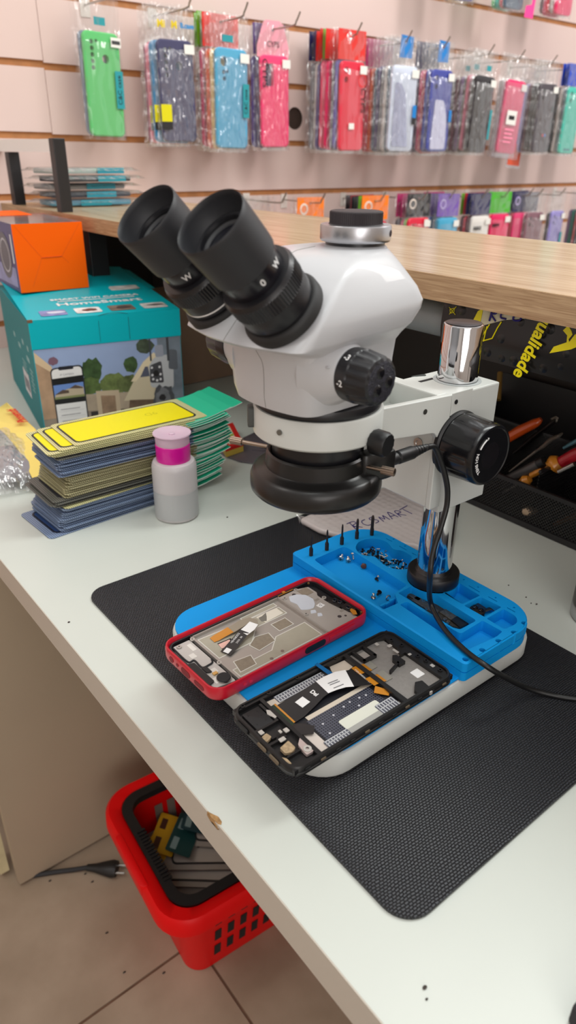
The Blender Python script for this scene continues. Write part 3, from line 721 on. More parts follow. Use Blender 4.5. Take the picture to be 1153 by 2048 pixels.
c = dup(tiny_b, label='black screw leaning on the upright silver screw by the clip posts', scale=1.8); lie(c, pz(755, 1190, ZF+.0024), .4, pi/2)
MB_ = MB().tube([pz(777, 1196, ZF+.004)+Vector((.0025*cos(a*.5), 0, .0025*sin(a*.5))) for a in range(0, 11)], .0007, 8)
tag(MB_.build('metal_ring', STEEL, None, loc=tuple(pz(777, 1196, ZF))), 'small bent steel ring behind the clip posts in the tray', 'ring')

# ---------------------------------------------------------------- driver bits standing in the tray rim
labs = ['nearest the left corner of the tray', 'second from the left along the tray rim', 'third of the five along the tray rim', 'fourth of the five, behind the screw bowl', 'rightmost and thickest, behind the screw bowl']
BITM = mat('bit_steel', (66, 58, 54), .4, .8)
for i, ((x, y), top) in enumerate(zip(((622.5, 1111), (654, 1100), (684, 1088.5), (714, 1077), (744, 1070)), (1074, 1067, 1056, 1044, 1038))):
    q = pz(x, y, ZT); t = thing('screwdriver_bit', 'dark steel screwdriver bit standing upright, '+labs[i], 'screwdriver bit', (q.x, q.y, ZT-.008), 0, 'driver bits standing in the tray rim')
    T = Matrix.Translation((q.x, q.y, ZT)); hh = .0230
    MB().at(T).lathe([(.0021, -.008), (.0021, .0075), (.0015, .0090)], 6).build('hex_shank', BITM, t, 20)
    r2 = (.0009, .0010, .0010, .0014, .0017)[i]
    MB().at(T).lathe([(r2, .0085), (r2, hh-.003), (r2*.55, hh)], 10).build('tip', BITM, t, 40)

# ---------------------------------------------------------------- logic board and camera parts in the pockets
PCB = mat('pcb_dark', (58, 54, 48), .45, .2, var=(900, .7))
lb = thing('logic_board', 'dark phone logic board with shields lying in the tray pocket under the cable', 'circuit board', tuple(pz(870, 1215, ZF)))
z0 = ZF+.0002; BP = lambda pts, z: P2(pts, z)
MB().prism(BP([(800, 1183), (813, 1174), (850, 1192), (872, 1189), (950, 1240), (921, 1256), (905, 1252), (862, 1226)], z0+.0012), z0, z0+.0012).build('board_plate', PCB, lb, 0)
sh = MAT = None
SHM = mat('shield_dark', (112, 104, 92), .35, .7, var=(500, .3))
for pts in ([(808, 1186), (815, 1180), (845, 1196), (838, 1202)], [(824, 1200), (834, 1192), (880, 1222), (872, 1228)], [(866, 1194), (880, 1190), (915, 1212), (902, 1221)], [(880, 1224), (896, 1216), (918, 1230), (903, 1240)]):
    MB().prism(BP(pts, z0+.0022), z0+.0012, z0+.0024, .0003).build('shield_can', SHM, lb, 0)
MB().prism(BP([(903, 1240), (925, 1225), (950, 1241), (922, 1255)], z0+.0026), z0+.0012, z0+.0027, .0002).build('black_chip', mat('black_chip', (16, 16, 18), .4), lb, 0)
MB().prism(BP([(811, 1187), (817, 1183), (821, 1187), (815, 1190)], z0+.0027), z0+.0024, z0+.0027).build('copper_pad', mat('copper', (186, 132, 70), .35, .8), lb, 0)
sp = MB()
for r_ in range(7):
    for c_ in range(7):
        q = pz(868+c_*4.9+r_*1.6, 1197+c_*3.0-r_*2.1+r_*1.0, z0+.0026); sp.box(q.x-.0004, q.y-.0004, z0+.0024, q.x+.0004, q.y+.0004, z0+.0027)
sp.build('solder_dots', mat('solder', (200, 200, 196), .3, .9), lb, 0)
for x, y in ((866, 1190), (848, 1202), (855, 1217), (891, 1238), (897, 1244)):
    q = pz(x, y, z0+.002); MB().lathe([(.0008, 0), (.0018, 0), (.0018, .0012), (.0008, .0012)], 16, Matrix.Translation((q.x, q.y, z0+.0013)), caps=(False, False)).build('mounting_eyelet', STEEL, lb)
cm = thing('camera_module', 'black camera module with flex in the small square tray pocket', 'camera module', tuple(pz(955, 1222, ZF)))
q = pz(952, 1219, ZF)
MB().prism(roundpoly(BP([(940, 1214), (957, 1206), (973, 1216), (970, 1228), (957, 1232)], ZF+.005), .0015), ZF+.0002, ZF+.0055, .0005).build('module_body', mat('module_black', (28, 24, 24), .35), cm, 40)
for x, y in ((951, 1215), (963, 1221)):
    q = pz(x, y, ZF+.0055); MB().lathe([(.0026, .0053), (.0026, .0066), (.0020, .0068), (.0018, .0060), (0, .0060)], 20, Matrix.Translation((q.x, q.y, ZF))).build('camera_lens', mat('lens_glass', (14, 16, 26), .05), cm)
MB().tube([pz(966, 1222, ZF+.003), pz(982, 1217, ZF+.004), pz(992, 1220, ZF+.003)], .0022, 8, flat=.25).build('flex_tail', BLACK_FLEX, cm)
c = MB().tube(spline([pz(896, 1193, ZF+.001), pz(902, 1190, ZF+.0012), pz(907, 1194, ZF+.001), pz(903, 1198, ZF+.001)], 5), .0004, 6)
tag(c.build('wire_clip', INK, None, loc=tuple(pz(900, 1194, ZF))), 'tiny bent black wire clip in the square pocket behind the pillar', 'clip')

# ---------------------------------------------------------------- phone frame in the red case
RED = mat('red_tpu', (190, 16, 40), .34, coat=.2)
GREYP = mat('midplate_grey', (176, 170, 164), .38, .55, bump=(200, .05, .0004))
def UV(quad, z):
    """bilinear frame of a phone: u along its length, v across"""
    A_, B_, C_, D_ = [pz(*q, z).to_2d() for q in quad]
    return lambda u, v, zz=0: Vector((*((A_*(1-u)+B_*u)*(1-v)+(D_*(1-u)+C_*u)*v), zz))
zr = ZL+.0125
c4 = [pz(*q, zr).to_2d() for q in ((327, 1281), (632, 1146.5), (739, 1221), (418, 1393))]   # extrapolated corners: left, top, right, bottom
cen = sum(c4, Vector((0, 0)))/4
ux = ((c4[1]-c4[0])+(c4[2]-c4[3])).normalized(); uy = Vector((-ux.y, ux.x))
LL, WW = .1690, .0800
rp = thing('red_cased_phone', 'gutted phone frame in a red rubber case on the blue tray', 'phone', (cen.x, cen.y, ZL))
MR = Matrix(((ux.x, uy.x, 0, cen.x), (ux.y, uy.y, 0, cen.y), (0, 0, 1, 0), (0, 0, 0, 1)))
cs = MB().at(MR)
o_ = rrect(LL, WW, .0125, 8); i_ = rrect(LL-.0056, WW-.0056, .0100, 8); oi = rrect(LL-.0012, WW-.0012, .0120, 8); ii = rrect(LL-.0036, WW-.0036, .0110, 8); bo = rrect(LL-.004, WW-.004, .0110, 8)
ring3 = lambda p, z: [(x, y, z) for x, y in p]
cs.loft([ring3(bo, ZL+.0002), ring3(oi, ZL+.0010), ring3(o_, ZL+.0035), ring3(o_, ZL+.0100), ring3(oi, ZL+.0122), ring3(ii, ZL+.0125), ring3(i_, ZL+.0116), ring3(i_, ZL+.0020)])
case = cs.build('case', RED, rp, 50)
# openings in the case wall: jack, microphone, charging port, speaker (short end) and side button window
def wallhole(u, w, h, m_, name, end=True, z=.0062):
    mb = MB().at(MR)
    pts = rrect(w, h, min(w, h)*.48, 5)
    if end: X = Matrix(((0, 0, -1, -LL/2+.0002), (1, 0, 0, u), (0, 1, 0, ZL+z), (0, 0, 0, 1)))
    else: X = Matrix(((1, 0, 0, u), (0, 0, -1, -WW/2+.0002), (0, 1, 0, ZL+z), (0, 0, 0, 1)))
    mb.X = MR @ X; mb.prism(pts, 0, .0006); return mb.build(name, m_, case, 0)
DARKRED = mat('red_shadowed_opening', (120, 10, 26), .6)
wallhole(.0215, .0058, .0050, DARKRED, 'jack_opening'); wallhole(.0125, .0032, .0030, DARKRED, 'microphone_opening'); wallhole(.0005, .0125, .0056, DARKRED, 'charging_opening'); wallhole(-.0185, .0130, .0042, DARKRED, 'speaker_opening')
wallhole(.0170, .0230, .0062, INK, 'side_button_window', False, .0066)
MB().at(MR).prism(rrect(.030, .0012, .0005, 3, .048, -WW/2-.0001), ZL+.0045, ZL+.0090, .0003).build('volume_ridge', RED, case, 40)
for u in (-.0560, -.0505): wallhole(u, .0032, .0030, mat('red_gloss_bump', (214, 40, 60), .2), 'lanyard_bump', False, .0060)
# inner frame and plates: drawn in the phone's own u, v millimetres
zf = ZL+.0022
def rpl(name, pts, z0, z1, m_, par=rp, r=0.0, M_=MR, bev=0):
    pts = [(x/1000, y/1000) for x, y in pts]
    if r: pts = roundpoly(pts, r/1000, 4)
    return MB().at(M_).prism(pts, z0, z1, bev).build(name, m_, par, 40)
fr = MB().at(MR).prism(rrect(LL-.0062, WW-.0062, .0095, 8), zf, zf+.0070, .0004, [rrect(LL-.0100, WW-.0100, .008, 8)])
frame_o = fr.build('phone_frame', BLACK_SAT, rp, 40)
rpl('frame_floor', [(-79, -35), (79, -35), (79, 35), (-79, 35)], zf, zf+.0030, BLACK_SAT)
plate = rpl('metal_midplate', [(-57, -34.5), (37, -34.5), (37, 34.5), (-57, 34.5)], zf+.003, zf+.0038, GREYP)
# battery bay walls
for nm, pts in (('bay_wall', [(-57, 33.2), (37, 33.2), (37, 34.6), (-57, 34.6)]), ('bay_wall', [(-57.8, -34.6), (-56.2, -34.6), (-56.2, 34.6), (-57.8, 34.6)]), ('bay_wall', [(36.2, -34.6), (38, -34.6), (38, 34.6), (36.2, 34.6)]), ('bay_wall', [(-57, -34.6), (37, -34.6), (37, -33.4), (-57, -33.4)])):
    rpl(nm, pts, zf+.0030, zf+.0062, GREYP)
TAPE = mat('grey_tape', (168, 162, 146), .6, var=(120, .04)); TAPED = mat('tan_adhesive', (140, 128, 112), .65, var=(300, .1)); TEDGE = mat('tape_edge', (216, 214, 206), .5)
zt = zf+.0038
for k, pts in enumerate(([(-54, -2), (-20, -2), (-5, 12), (30, 12), (30, 24), (-54, 30)], [(-54, -31), (33, -31), (33, -8), (0, -8), (-14, -20), (-54, -20)], [(-8, 26), (30, 26), (30, 32), (-8, 32)])):
    rpl('tape_outline', [(x, y) for x, y in pts], zt, zt+.00012, TEDGE)
    sm = inset([(x, y) for x, y in ccw(pts)], 0.9); rpl('tape_patch', sm, zt+.0001, zt+.0002, TAPE)
for pts in ([(-50, -26), (-35, -26), (-32, -15), (-47, -13)], [(-22, -14), (-4, -12), (-2, -1), (-14, 2), (-24, -4)], [(8, -4), (23, -4), (23, 7), (8, 7)]):
    rpl('adhesive_outline', inset(ccw(pts), -.8), zt+.0002, zt+.00028, TEDGE); rpl('adhesive_pad', pts, zt+.00027, zt+.00038, TAPED)
rpl('pale_tape', [(6, 13), (27, 14), (27, 24), (4, 24)], zt+.0002, zt+.0003, mat('pale_tape', (226, 220, 206), .6))
rpl('torn_glue', [(4, 16), (8, 14), (12, 19), (15, 24), (9, 22), (5, 22)], zt+.0003, zt+.00045, mat('torn_glue', (120, 116, 108), .7))
for x, y in ((-21, -29), (-8, -27)): rpl('round_mark', [(x+1.6*cos(a/10*2*pi), y+1.6*sin(a/10*2*pi)) for a in range(10)], zt+.0002, zt+.00035, mat('mark_brown', (128, 108, 100), .6))
# cut-out where the flex comes through
rpl('flex_window', [(-46, 0), (-32, 2), (-31, 14), (-44, 15)], zt+.0002, zt+.0003, INK); rpl('window_pink', [(-45, 7), (-34, 7), (-33, 13), (-44, 13.6)], zt+.0003, zt+.0004, mat('flesh_film', (226, 180, 168), .5))
# board bay plate at the top end
bay = rpl('board_plate', [(38, -34), (73, -34), (73, -16), (70, -16), (70, 0), (68, 0), (68, 14), (71, 18), (71, 30), (60, 34), (38, 34)], zf+.003, zf+.0054, mat('bay_grey', (186, 180, 174), .42, .4), rp, 1.0)
zb = zf+.0054
rpl('thermal_paste', [(41, 6), (44, 15), (42, 22), (46, 29), (54, 27), (60, 21), (61, 12), (57, 5), (52, 1), (47, 2)], zb, zb+.0004, mat('thermal_paste', (206, 212, 222), .7, bump=(500, .5, .0006)), bay, 1.2)
for pts in ([(44, -4), (47, 0), (51, -2), (49, -6)], [(46, -11), (49, -7), (52, -9), (50, -13)]): rpl('paste_spot', pts, zb, zb+.0003, mat('thermal_paste', (206, 212, 222), .7), bay, .8)
rpl('tan_window', [(58, 20), (69, 20), (69, 31), (58, 31)], zb, zb+.0002, TAPED, bay)
rpl('code_sticker', [(57, -3), (63, -2), (62, 3.5), (56, 2.5)], zb, zb+.0002, PAPER_W, bay)
for x, y in ((58.4, 0), (60, 1.5), (59.6, -1)): rpl('sticker_print', [(x, y), (x+1, y+.2), (x+.8, y+1), (x, y+.8)], zb+.0002, zb+.00025, INK, bay)
for x, y, r_ in ((52, 20+8.5, 2.0), (61, -23, 1.9), (66, -25.5, 1.2)): rpl('plate_hole', [(x+r_*cos(a/12*2*pi), y+r_*sin(a/12*2*pi)) for a in range(12)], zb, zb+.00015, mat('hole_dark', (60, 52, 52), .6), bay)
for x, y in ((59.5, 14.5), (63, 9), (69, -18)): rpl('engraved_code', [(x-2.4, y-1.4), (x+2.4, y-1.4), (x+2.4, y+1.4), (x-2.4, y+1.4)], zb, zb+.00012, mat('engrave_grey', (146, 140, 132), .5), bay)
for x, y in ((40, -2), (41, 29), (58, 33), (70, 7), (73, -8), (-58, 31), (-58, -8), (-72, 29.5)):
    q = MR @ Vector((x/1000, y/1000, 0)); MB().lathe([(.0008, 0), (.0021, 0), (.0021, .0011), (.0008, .0011)], 16, Matrix.Translation((q.x, q.y, zf+.0052)), caps=(False, False)).build('screw_boss', mat('boss_grey', (190, 186, 180), .4, .5), rp)
# camera cluster and top-end clutter
for pts in ([(68, 0), (77, 0), (77, -12), (70, -14)], [(71, -13), (79, -13), (79, -26), (72, -24)]): rpl('camera_block', pts, zf+.003, zf+.0068, mat('module_black', (28, 24, 24), .35), rp, 1)
for x, y in ((73, -4), (75, -9), (75, -20)):
    q = MR @ Vector((x/1000, y/1000, 0)); MB().lathe([(.0024, 0), (.0024, .0010), (.0018, .0011), (.0016, .0004), (0, .0004)], 18, Matrix.Translation((q.x, q.y, zf+.0066))).build('camera_lens', mat('lens_glass', (14, 16, 26), .05), rp)
rpl('amber_flex', [(73, -24), (76, -21), (77, -27), (74, -32), (71, -30)], zf+.0066, zf+.0070, COPPER_FLEX, rp, .6)
rpl('amber_strip', [(38, 34.6), (56, 34.6), (56, 35.6), (38, 35.6)], zf+.0062, zf+.0068, COPPER_FLEX); rpl('amber_strip', [(44, 35), (47, 35), (47, 37.4), (44, 37.4)], zf+.0068, zf+.0076, COPPER_FLEX)
for x, y in ((73, 32), (78, -33)): rpl('brass_contact', [(x-.8, y-.8), (x+.8, y-.8), (x+.8, y+.8), (x-.8, y+.8)], zf+.0070, zf+.0082, mat('gold_contact', (214, 178, 112), .3, .9))
# bottom end: antenna plate, rubber gasket, buzzer
bot = rpl('antenna_plate', [(-78, -30), (-60, -33), (-60, 33), (-76, 33), (-78, 26)], zf+.003, zf+.0050, mat('antenna_grey', (196, 192, 188), .45, .3), rp, 1.5)
gk = MB().at(MR).tube([(x/1000, y/1000, zf+.0056) for x, y in spline([(-77, 31, 0), (-77, 8, 0), (-72, 7, 0), (-72, -3, 0), (-66, -4, 0), (-61, -4, 0), (-60, 0, 0)], 6) for _ in (0,)] if False else [Vector((p.x/1000, p.y/1000, zf+.0056)) for p in spline([Vector((-77, 31, 0)), Vector((-77, 9, 0)), Vector((-72, 7, 0)), Vector((-72, -4, 0)), Vector((-66, -5, 0)), Vector((-62, -4, 0)), Vector((-60, 0, 0))], 6)], .0008, 8)
gk.build('rubber_gasket', BLACK_RUB, rp)
for pts in ([(-80, 6), (-74, 4), (-74, -24), (-80, -26)], [(-73, -4), (-69, -6), (-69, -14), (-73, -12)]): rpl('connector_block', pts, zf+.003, zf+.0064, BLACK_PL, rp, .8)
for pts in ([(-72, 10), (-67, 10), (-67, 16), (-72, 16)], [(-70, -16), (-64, -16), (-64, -10), (-70, -10)], [(-66, 18), (-62, 18), (-62, 28), (-66, 28)], [(-74, -27), (-69, -27), (-69, -20), (-74, -20)]): rpl('foil_patch', pts, zf+.0050, zf+.0053, mat('foil_pale', (222, 218, 212), .5), bot)
q = MR @ Vector((-.0660, -.0255, 0))
MB().lathe([(.0056, 0), (.0056, .0018), (.0050, .0024), (0, .0024)], 32, Matrix.Translation((q.x, q.y, zf+.0050))).build('vibration_motor', mat('motor_black', (30, 30, 32), .6), rp)
MB().lathe([(.0056, 0), (.0060, 0), (.0060, .0014), (.0056, .0014)], 32, Matrix.Translation((q.x, q.y, zf+.0050)), caps=(False, False)).build('motor_rim', STEEL, rp)
rpl('gold_tab', [(-70, -18), (-66, -18), (-66, -15), (-70, -15)], zf+.0052, zf+.0062, mat('gold_contact', (214, 178, 112), .3, .9))
# folded display flex: amber connector, grey loop, black tail with printed number
def strip(name, pts, w, m_, par, M_=MR, th=.00015, normal=None):
    """a bent ribbon: centre line in phone millimetres (x, y, z above the floor)"""
    P = [Vector((x/1000, y/1000, zf+z/1000)) for x, y, z in pts]; ws = w if isinstance(w, list) else [w]*len(P)
    mb = MB().at(M_); rows = []
    for i, p in enumerate(P):
        t = ((P[i+1] if i+1 < len(P) else P[i])-(P[i-1] if i else P[i])); side = Vector((-t.y, t.x, 0))
        if side.length < 1e-6: side = Vector((0, 1, 0))
        side = side.normalized()*ws[i]/2000; rows.append((p+side, p-side))
    vs = [q for r_ in rows for q in r_]+[q+Vector((0, 0, .0002)) for r_ in rows for q in r_]; n2 = len(rows)*2; fs = []
    for i in range(len(rows)-1):
        a = 2*i; fs += [(a, a+1, a+3, a+2), (n2+a, n2+a+2, n2+a+3, n2+a+1), (a, a+2, n2+a+2, n2+a), (a+1, n2+a+1, n2+a+3, a+3)]
    fs += [(0, n2, n2+1, 1), (n2-2, n2-1, 2*n2-1, 2*n2-2)]
    mb.add(vs, fs); return mb.build(name, m_, par, 50)
loop = strip('flex_ribbon', [(-32, 21, 5.2), (-24, 20.5, 6.5), (-14, 20, 8.5), (-8, 18, 9.8), (-6, 14, 10.2), (-9, 10.5, 10.0), (-15, 9, 9.2)], [8, 9, 9, 8, 7, 9, 10], mat('flex_grey', (146, 136, 120), .4), rp)
strip('amber_connector', [(-45, 21, 4.4), (-41, 21, 4.8), (-34, 21, 5.6), (-26, 20.8, 6.6)], [7, 8.5, 8.5, 9], COPPER_FLEX, loop)
strip('flex_label', [(-22, 8, 8.6), (-14, 9.2, 9.6), (-8, 11.5, 10.4)], [9, 9.5, 8.5], PAPER_W, loop)
tl = strip('flex_tail', [(-47, -1, 5.0), (-40, 1.5, 5.6), (-30, 5.4, 7.0), (-20, 8.8, 9.0)], [10, 10, 9.5, 9.2], BLACK_FLEX, loop)
strip('white_square', [(-46.5, -.6, 5.4), (-41.5, 1.2, 5.9)], [5.2, 5.2], PAPER_W, tl)
q = Vector((-.0310, .0062, zf+.0074)); d_ = Vector((.010, .0036, .0021))
text('printed_number', '19454S8352', .0030, PAPER_W, MR @ frame(q+Vector((-.0006, .0012, 0)), d_, Vector((-d_.y, d_.x, 0))), tl, ext=.00002)
text('printed_number', '2325- 30', .0024, PAPER_W, MR @ frame(q+Vector((.0016, -.0024, .0002)), d_, Vector((-d_.y, d_.x, 0))), tl, ext=.00002)

# ---------------------------------------------------------------- bare black phone frame
zk = ZL+.0090
c4 = [pz(*q, zk).to_2d() for q in ((462, 1418), (773, 1252), (916, 1348), (583, 1545))]
cen = sum(c4, Vector((0, 0)))/4; ux = ((c4[1]-c4[0])+(c4[2]-c4[3])).normalized(); uy = Vector((-ux.y, ux.x))
LK, WK = .1655, .0770
bp_ = thing('black_phone_frame', 'dirty black gutted phone frame with ribbon cables, lying open beside the red one', 'phone', (cen.x, cen.y, ZL))
MK = Matrix(((ux.x, uy.x, 0, cen.x), (ux.y, uy.y, 0, cen.y), (0, 0, 1, 0), (0, 0, 0, 1)))
def kpl(name, pts, z0, z1, m_, par=bp_, r=0.0, bev=0): return rpl(name, pts, ZL+z0/1000, ZL+z1/1000, m_, par, r, MK, bev)
FRM = mat('frame_black', (24, 23, 24), .38)
kf = MB().at(MK)
oo = rrect(LK, WK, .011, 8); o1 = rrect(LK-.0030, WK-.0030, .0100, 8); in1 = rrect(LK-.0060, WK-.0060, .0085, 8)
kf.loft([ring3(rrect(LK-.003, WK-.003, .010, 8), ZL+.0002), ring3(oo, ZL+.0018), ring3(oo, ZL+.0034), ring3(rrect(LK-.0012, WK-.0012, .0105, 8), ZL+.0038), ring3(rrect(LK-.0012, WK-.0012, .0105, 8), ZL+.0072), ring3(o1, ZL+.0086), ring3(in1, ZL+.0086), ring3(in1, ZL+.0030)])
frm = kf.build('outer_frame', FRM, bp_, 40)
GLZ = mat('display_back', (150, 146, 142), .38, .3, bump=(700, .15, .0003), var=(400, .06))
kpl('upper_plate', [(29, -34), (71, -34), (71, 33), (29, 33)], 3.0, 3.9, GLZ)
kpl('battery_bay', [(-55, -34), (29, -34), (29, 33), (-55, 33)], 3.0, 3.5, mat('bay_black', (26, 26, 32), .4))
for pts in ([(27, -34), (31, -34), (31, 33), (27, 33)], [(-58, -34), (-55, -34), (-55, 33), (-58, 33)], [(-80, 33), (80, 33), (80, 36.5), (-80, 36.5)], [(-80, -36.5), (80, -36.5), (80, -34), (-80, -34)]): kpl('inner_rib', pts, 3.0, 7.4, FRM)
# upper end clutter
for pts in ([(62, 6), (66, 6), (70, 14), (72, 30), (62, 34), (80, 34), (80, 6)], [(71, -34), (79, -34), (79, 6), (71, 6)], [(36, 18), (38.5, 18), (38.5, 33), (36, 33)], [(36, 18), (50, 18), (50, 20.5), (36, 20.5)], [(48, 18), (50.5, 18), (50.5, 33), (48, 33)], [(56, -2), (63, -2), (63, 8), (60, 10), (56, 6)], [(44, -4), (58, 0), (58, 2), (44, -2)], [(43, -34), (55, -34), (56, -26), (50, -24), (43, -30)]): kpl('moulded_rib', pts, 3.6, 7.0, FRM, bp_, .6)
kpl('square_window', [(39, 21), (47.5, 21), (47.5, 30), (39, 30)], 4.0, 4.3, mat('window_silver', (176, 170, 164), .4, .3))
for x, y, w, h in ((60, 28, 3, 3.4), (67, 20, 4, 3), (66, 12, 2.4, 6), (72, 2, 3, 2.4), (76, -19, 3, 3.6)): kpl('board_opening', [(x-w/2, y-h/2), (x+w/2, y-h/2), (x+w/2, y+h/2), (x-w/2, y+h/2)], 7.0, 7.15, mat('pale_metal', (196, 192, 186), .4, .3), bp_, .5)
for x, y in ((73, 24), (75, 14), (75, -4), (76, -12), (76, -27), (52, 35), (20, 35), (-20, 35), (-48, 35), (-72, 35)):
    q = MK @ Vector((x/1000, y/1000, 0)); MB().lathe([(.0009, 0), (.0019, 0), (.0019, .0012), (.0009, .0012)], 14, Matrix.Translation((q.x, q.y, ZL+.0070)), caps=(False, False)).build('screw_boss', FRM, bp_)
kpl('code_sticker', [(58, -20), (66.5, -20), (66.5, -11.5), (58, -11.5)], 3.9, 4.1, PAPER_W, bp_, .8)
kpl('clip_mark', [(36.2, 10), (38, 9.2), (38.4, 11.2), (36.8, 12)], 3.9, 4.1, mat('hole_dark', (60, 52, 52), .6), bp_, .5)
# clear dotted film sheets in the battery bay
m_ = bpy.data.materials.new('dotted_film'); m_.use_nodes = True; nt = m_.node_tree; b = nt.nodes['Principled BSDF']
tc = nt.nodes.new('ShaderNodeTexCoord'); vo = nt.nodes.new('ShaderNodeTexVoronoi'); vo.inputs['Scale'].default_value = 480; vo.inputs['Randomness'].default_value = 0
r = nt.nodes.new('ShaderNodeValToRGB'); r.color_ramp.interpolation = 'CONSTANT'; r.color_ramp.elements[1].position = .36
r.color_ramp.elements[0].color = (*lin((22, 24, 36)), 1); r.color_ramp.elements[1].color = (*lin((74, 76, 88)), 1)
nt.links.new(tc.outputs['Object'], vo.inputs['Vector']); nt.links.new(vo.outputs['Distance'], r.inputs['Fac']); nt.links.new(r.outputs['Color'], b.inputs['Base Color']); b.inputs['Roughness'].default_value = .2
kpl('dotted_sheet', [(-42, -28), (20, -28), (20, -3), (-42, -3)], 3.5, 3.75, m_)
kpl('pale_film', [(-52, -33), (27, -33), (27, -28.5), (-44, -28.5), (-44, -4), (-52, -2)], 3.5, 3.7, mat('film_pale', (206, 196, 188), .25))
kpl('beige_strip', [(-40, -3), (26, -3), (26, 1), (-40, 1)], 3.6, 3.9, mat('film_beige', (208, 196, 180), .35))
kpl('white_pad', [(-24, -29), (14, -29), (14, -17), (-24, -17)], 3.8, 4.1, mat('pad_white', (214, 216, 204), .4), bp_, 2)
kpl('silver_strip', [(-25, -33), (8, -33), (8, -27), (-25, -27)], 4.1, 4.3, mat('strip_silver', (176, 176, 172), .3, .2), bp_, 1)
kpl('beige_flap', [(6, 20), (27, 14), (27, 32), (12, 33)], 3.6, 3.8, mat('film_beige', (208, 196, 180), .35))
kpl('pale_tab', [(-54, 22), (-42, 20), (-40, 30), (-54, 31)], 3.8, 4.2, mat('tab_pale', (206, 194, 180), .4), bp_, 1.5)
CLF = mat('clear_strip', (196, 200, 206), .12)
for nm, x0, x1, y0, y1 in (('clear_grid_strip', -46, 2, 24, 32), ('clear_tab', -46, -24, -33, -26), ('clear_tab', 8, 26, -33, -22)):
    o2 = kpl(nm, [(x0, y0), (x1, y0), (x1, y1), (x0, y1)], 4.2, 4.45, mat('grid_film_dark', (92, 94, 104), .2), bp_, 1.2)
    mbg = MB().at(MK)
    k = x0+1.0
    while k < x1-1: mbg.box(k/1000, (y0+.7)/1000, ZL+.00445, (k+.7)/1000, (y1-.7)/1000, ZL+.00465); k += 2.6
    for yy in (y0+.4, (y0+y1)/2, y1-1.0): mbg.box((x0+.6)/1000, yy/1000, ZL+.00445, (x1-.6)/1000, (yy+.6)/1000, ZL+.00465)
    mbg.build('grid_lines', mat('grid_film_light', (208, 210, 214), .2), o2, 0)
for x, y in ((-36, -22), (-34, -12), (-22, -10), (-10, -8), (-3, -7), (6, -8), (12, -9), (0, -14)): kpl('white_speck', [(x+.9*cos(a/8*2*pi), y+.9*sin(a/8*2*pi)) for a in range(8)], 3.75, 4.0, mat('speck', (190, 190, 198), .4))
# blue pull tab
mb = MB().at(MK); B0, B1 = Vector((.0000, .0370, ZL+.0095)), Vector((.0050, .0180, ZL+.0052))
mb.add([B0+Vector((-.0006, 0, 0)), B0+Vector((.0022, 0, .0006)), B1+Vector((.0035, 0, 0)), B1+Vector((-.0010, 0, 0)), B0+Vector((-.0006, 0, .0003)), B0+Vector((.0022, 0, .0009)), B1+Vector((.0035, 0, .0003)), B1+Vector((-.0010, 0, .0003))], [(0, 3, 2, 1), (4, 5, 6, 7), (0, 1, 5, 4), (1, 2, 6, 5), (2, 3, 7, 6), (3, 0, 4, 7)])
mb.build('blue_pull_tab', mat('blue_tab', (0, 92, 150), .3), bp_, 0)
# main ribbon cable
zf = ZL
rb = strip('main_flex', [(-50, 12, 4.3), (-42, 12, 5.0), (-30, 13, 6.0), (-18, 14.5, 7.0), (-8, 15, 7.6), (4, 13, 7.8), (16, 8, 7.2), (26, 7, 6.0), (32, 7, 5.0)], [22, 22, 19, 16, 16, 18, 20, 26, 27], BLACK_FLEX, bp_, MK)
strip('white_label', [(-12, 14.8, 7.9), (-4, 14.2, 8.1), (5, 12.6, 8.2), (12, 9.6, 7.9)], [16, 17.5, 19, 20], PAPER_W, rb, MK)
strip('square_code_label', [(-37, 12.2, 5.9), (-29, 13, 6.5)], [8, 8], PAPER_W, rb, MK)
for k in range(5): strip('label_print', [(-6+.0, 17-2.2*k, 8.35), (3, 15.6-2.2*k, 8.5)], [.7, .7], mat('grey_print', (120, 120, 124), .6), rb, MK) if k in (1, 2, 4) else None
text('flex_print', 'TXD-400D0311 3T', .0024, PAPER_W, MK @ frame(Vector((.0225, .0060, ZL+.0070)), Vector((-.05, -1, -.02)), Vector((1, -.05, -.12))), rb, ext=.00002)
text('flex_print', 'Dsi', .0050, PAPER_W, MK @ frame(Vector((-.0205, .0140, ZL+.00725)), Vector((.1, -1, 0)), Vector((1, .1, .08))), rb, .0002, .00002)
for y0 in (13.5, -2.5): strip('amber_tail', [(22, y0, 6.9), (28, y0, 6.2), (33, y0, 5.0), (36, y0, 4.3)], [10, 10, 10, 10], COPPER_FLEX, rb, MK)
strip('amber_tail', [(20, -10, 6.0), (24, -15, 5.2), (27, -19, 4.4)], [8, 7, 5], COPPER_FLEX, rb, MK)
for y0 in (16, -1): kpl('clear_tape', [(35, y0-7), (42, y0-7), (43, y0+5), (36, y0+5)], 4.3, 4.5, mat('tape_grey', (140, 138, 130), .2))
strip('green_edge', [(-55, 12, 4.0), (-50.5, 12, 4.6)], [26, 26], mat('green_board', (28, 48, 30), .4), rb, MK)
strip('amber_edge', [(-50.6, 13, 4.6), (-49.2, 13, 4.8)], [24, 24], COPPER_FLEX, rb, MK)
strip('black_fold', [(-55, -3, 4.6), (-50, -8, 5.2), (-44, -14, 5.6)], [10, 11, 8], BLACK_FLEX, rb, MK)
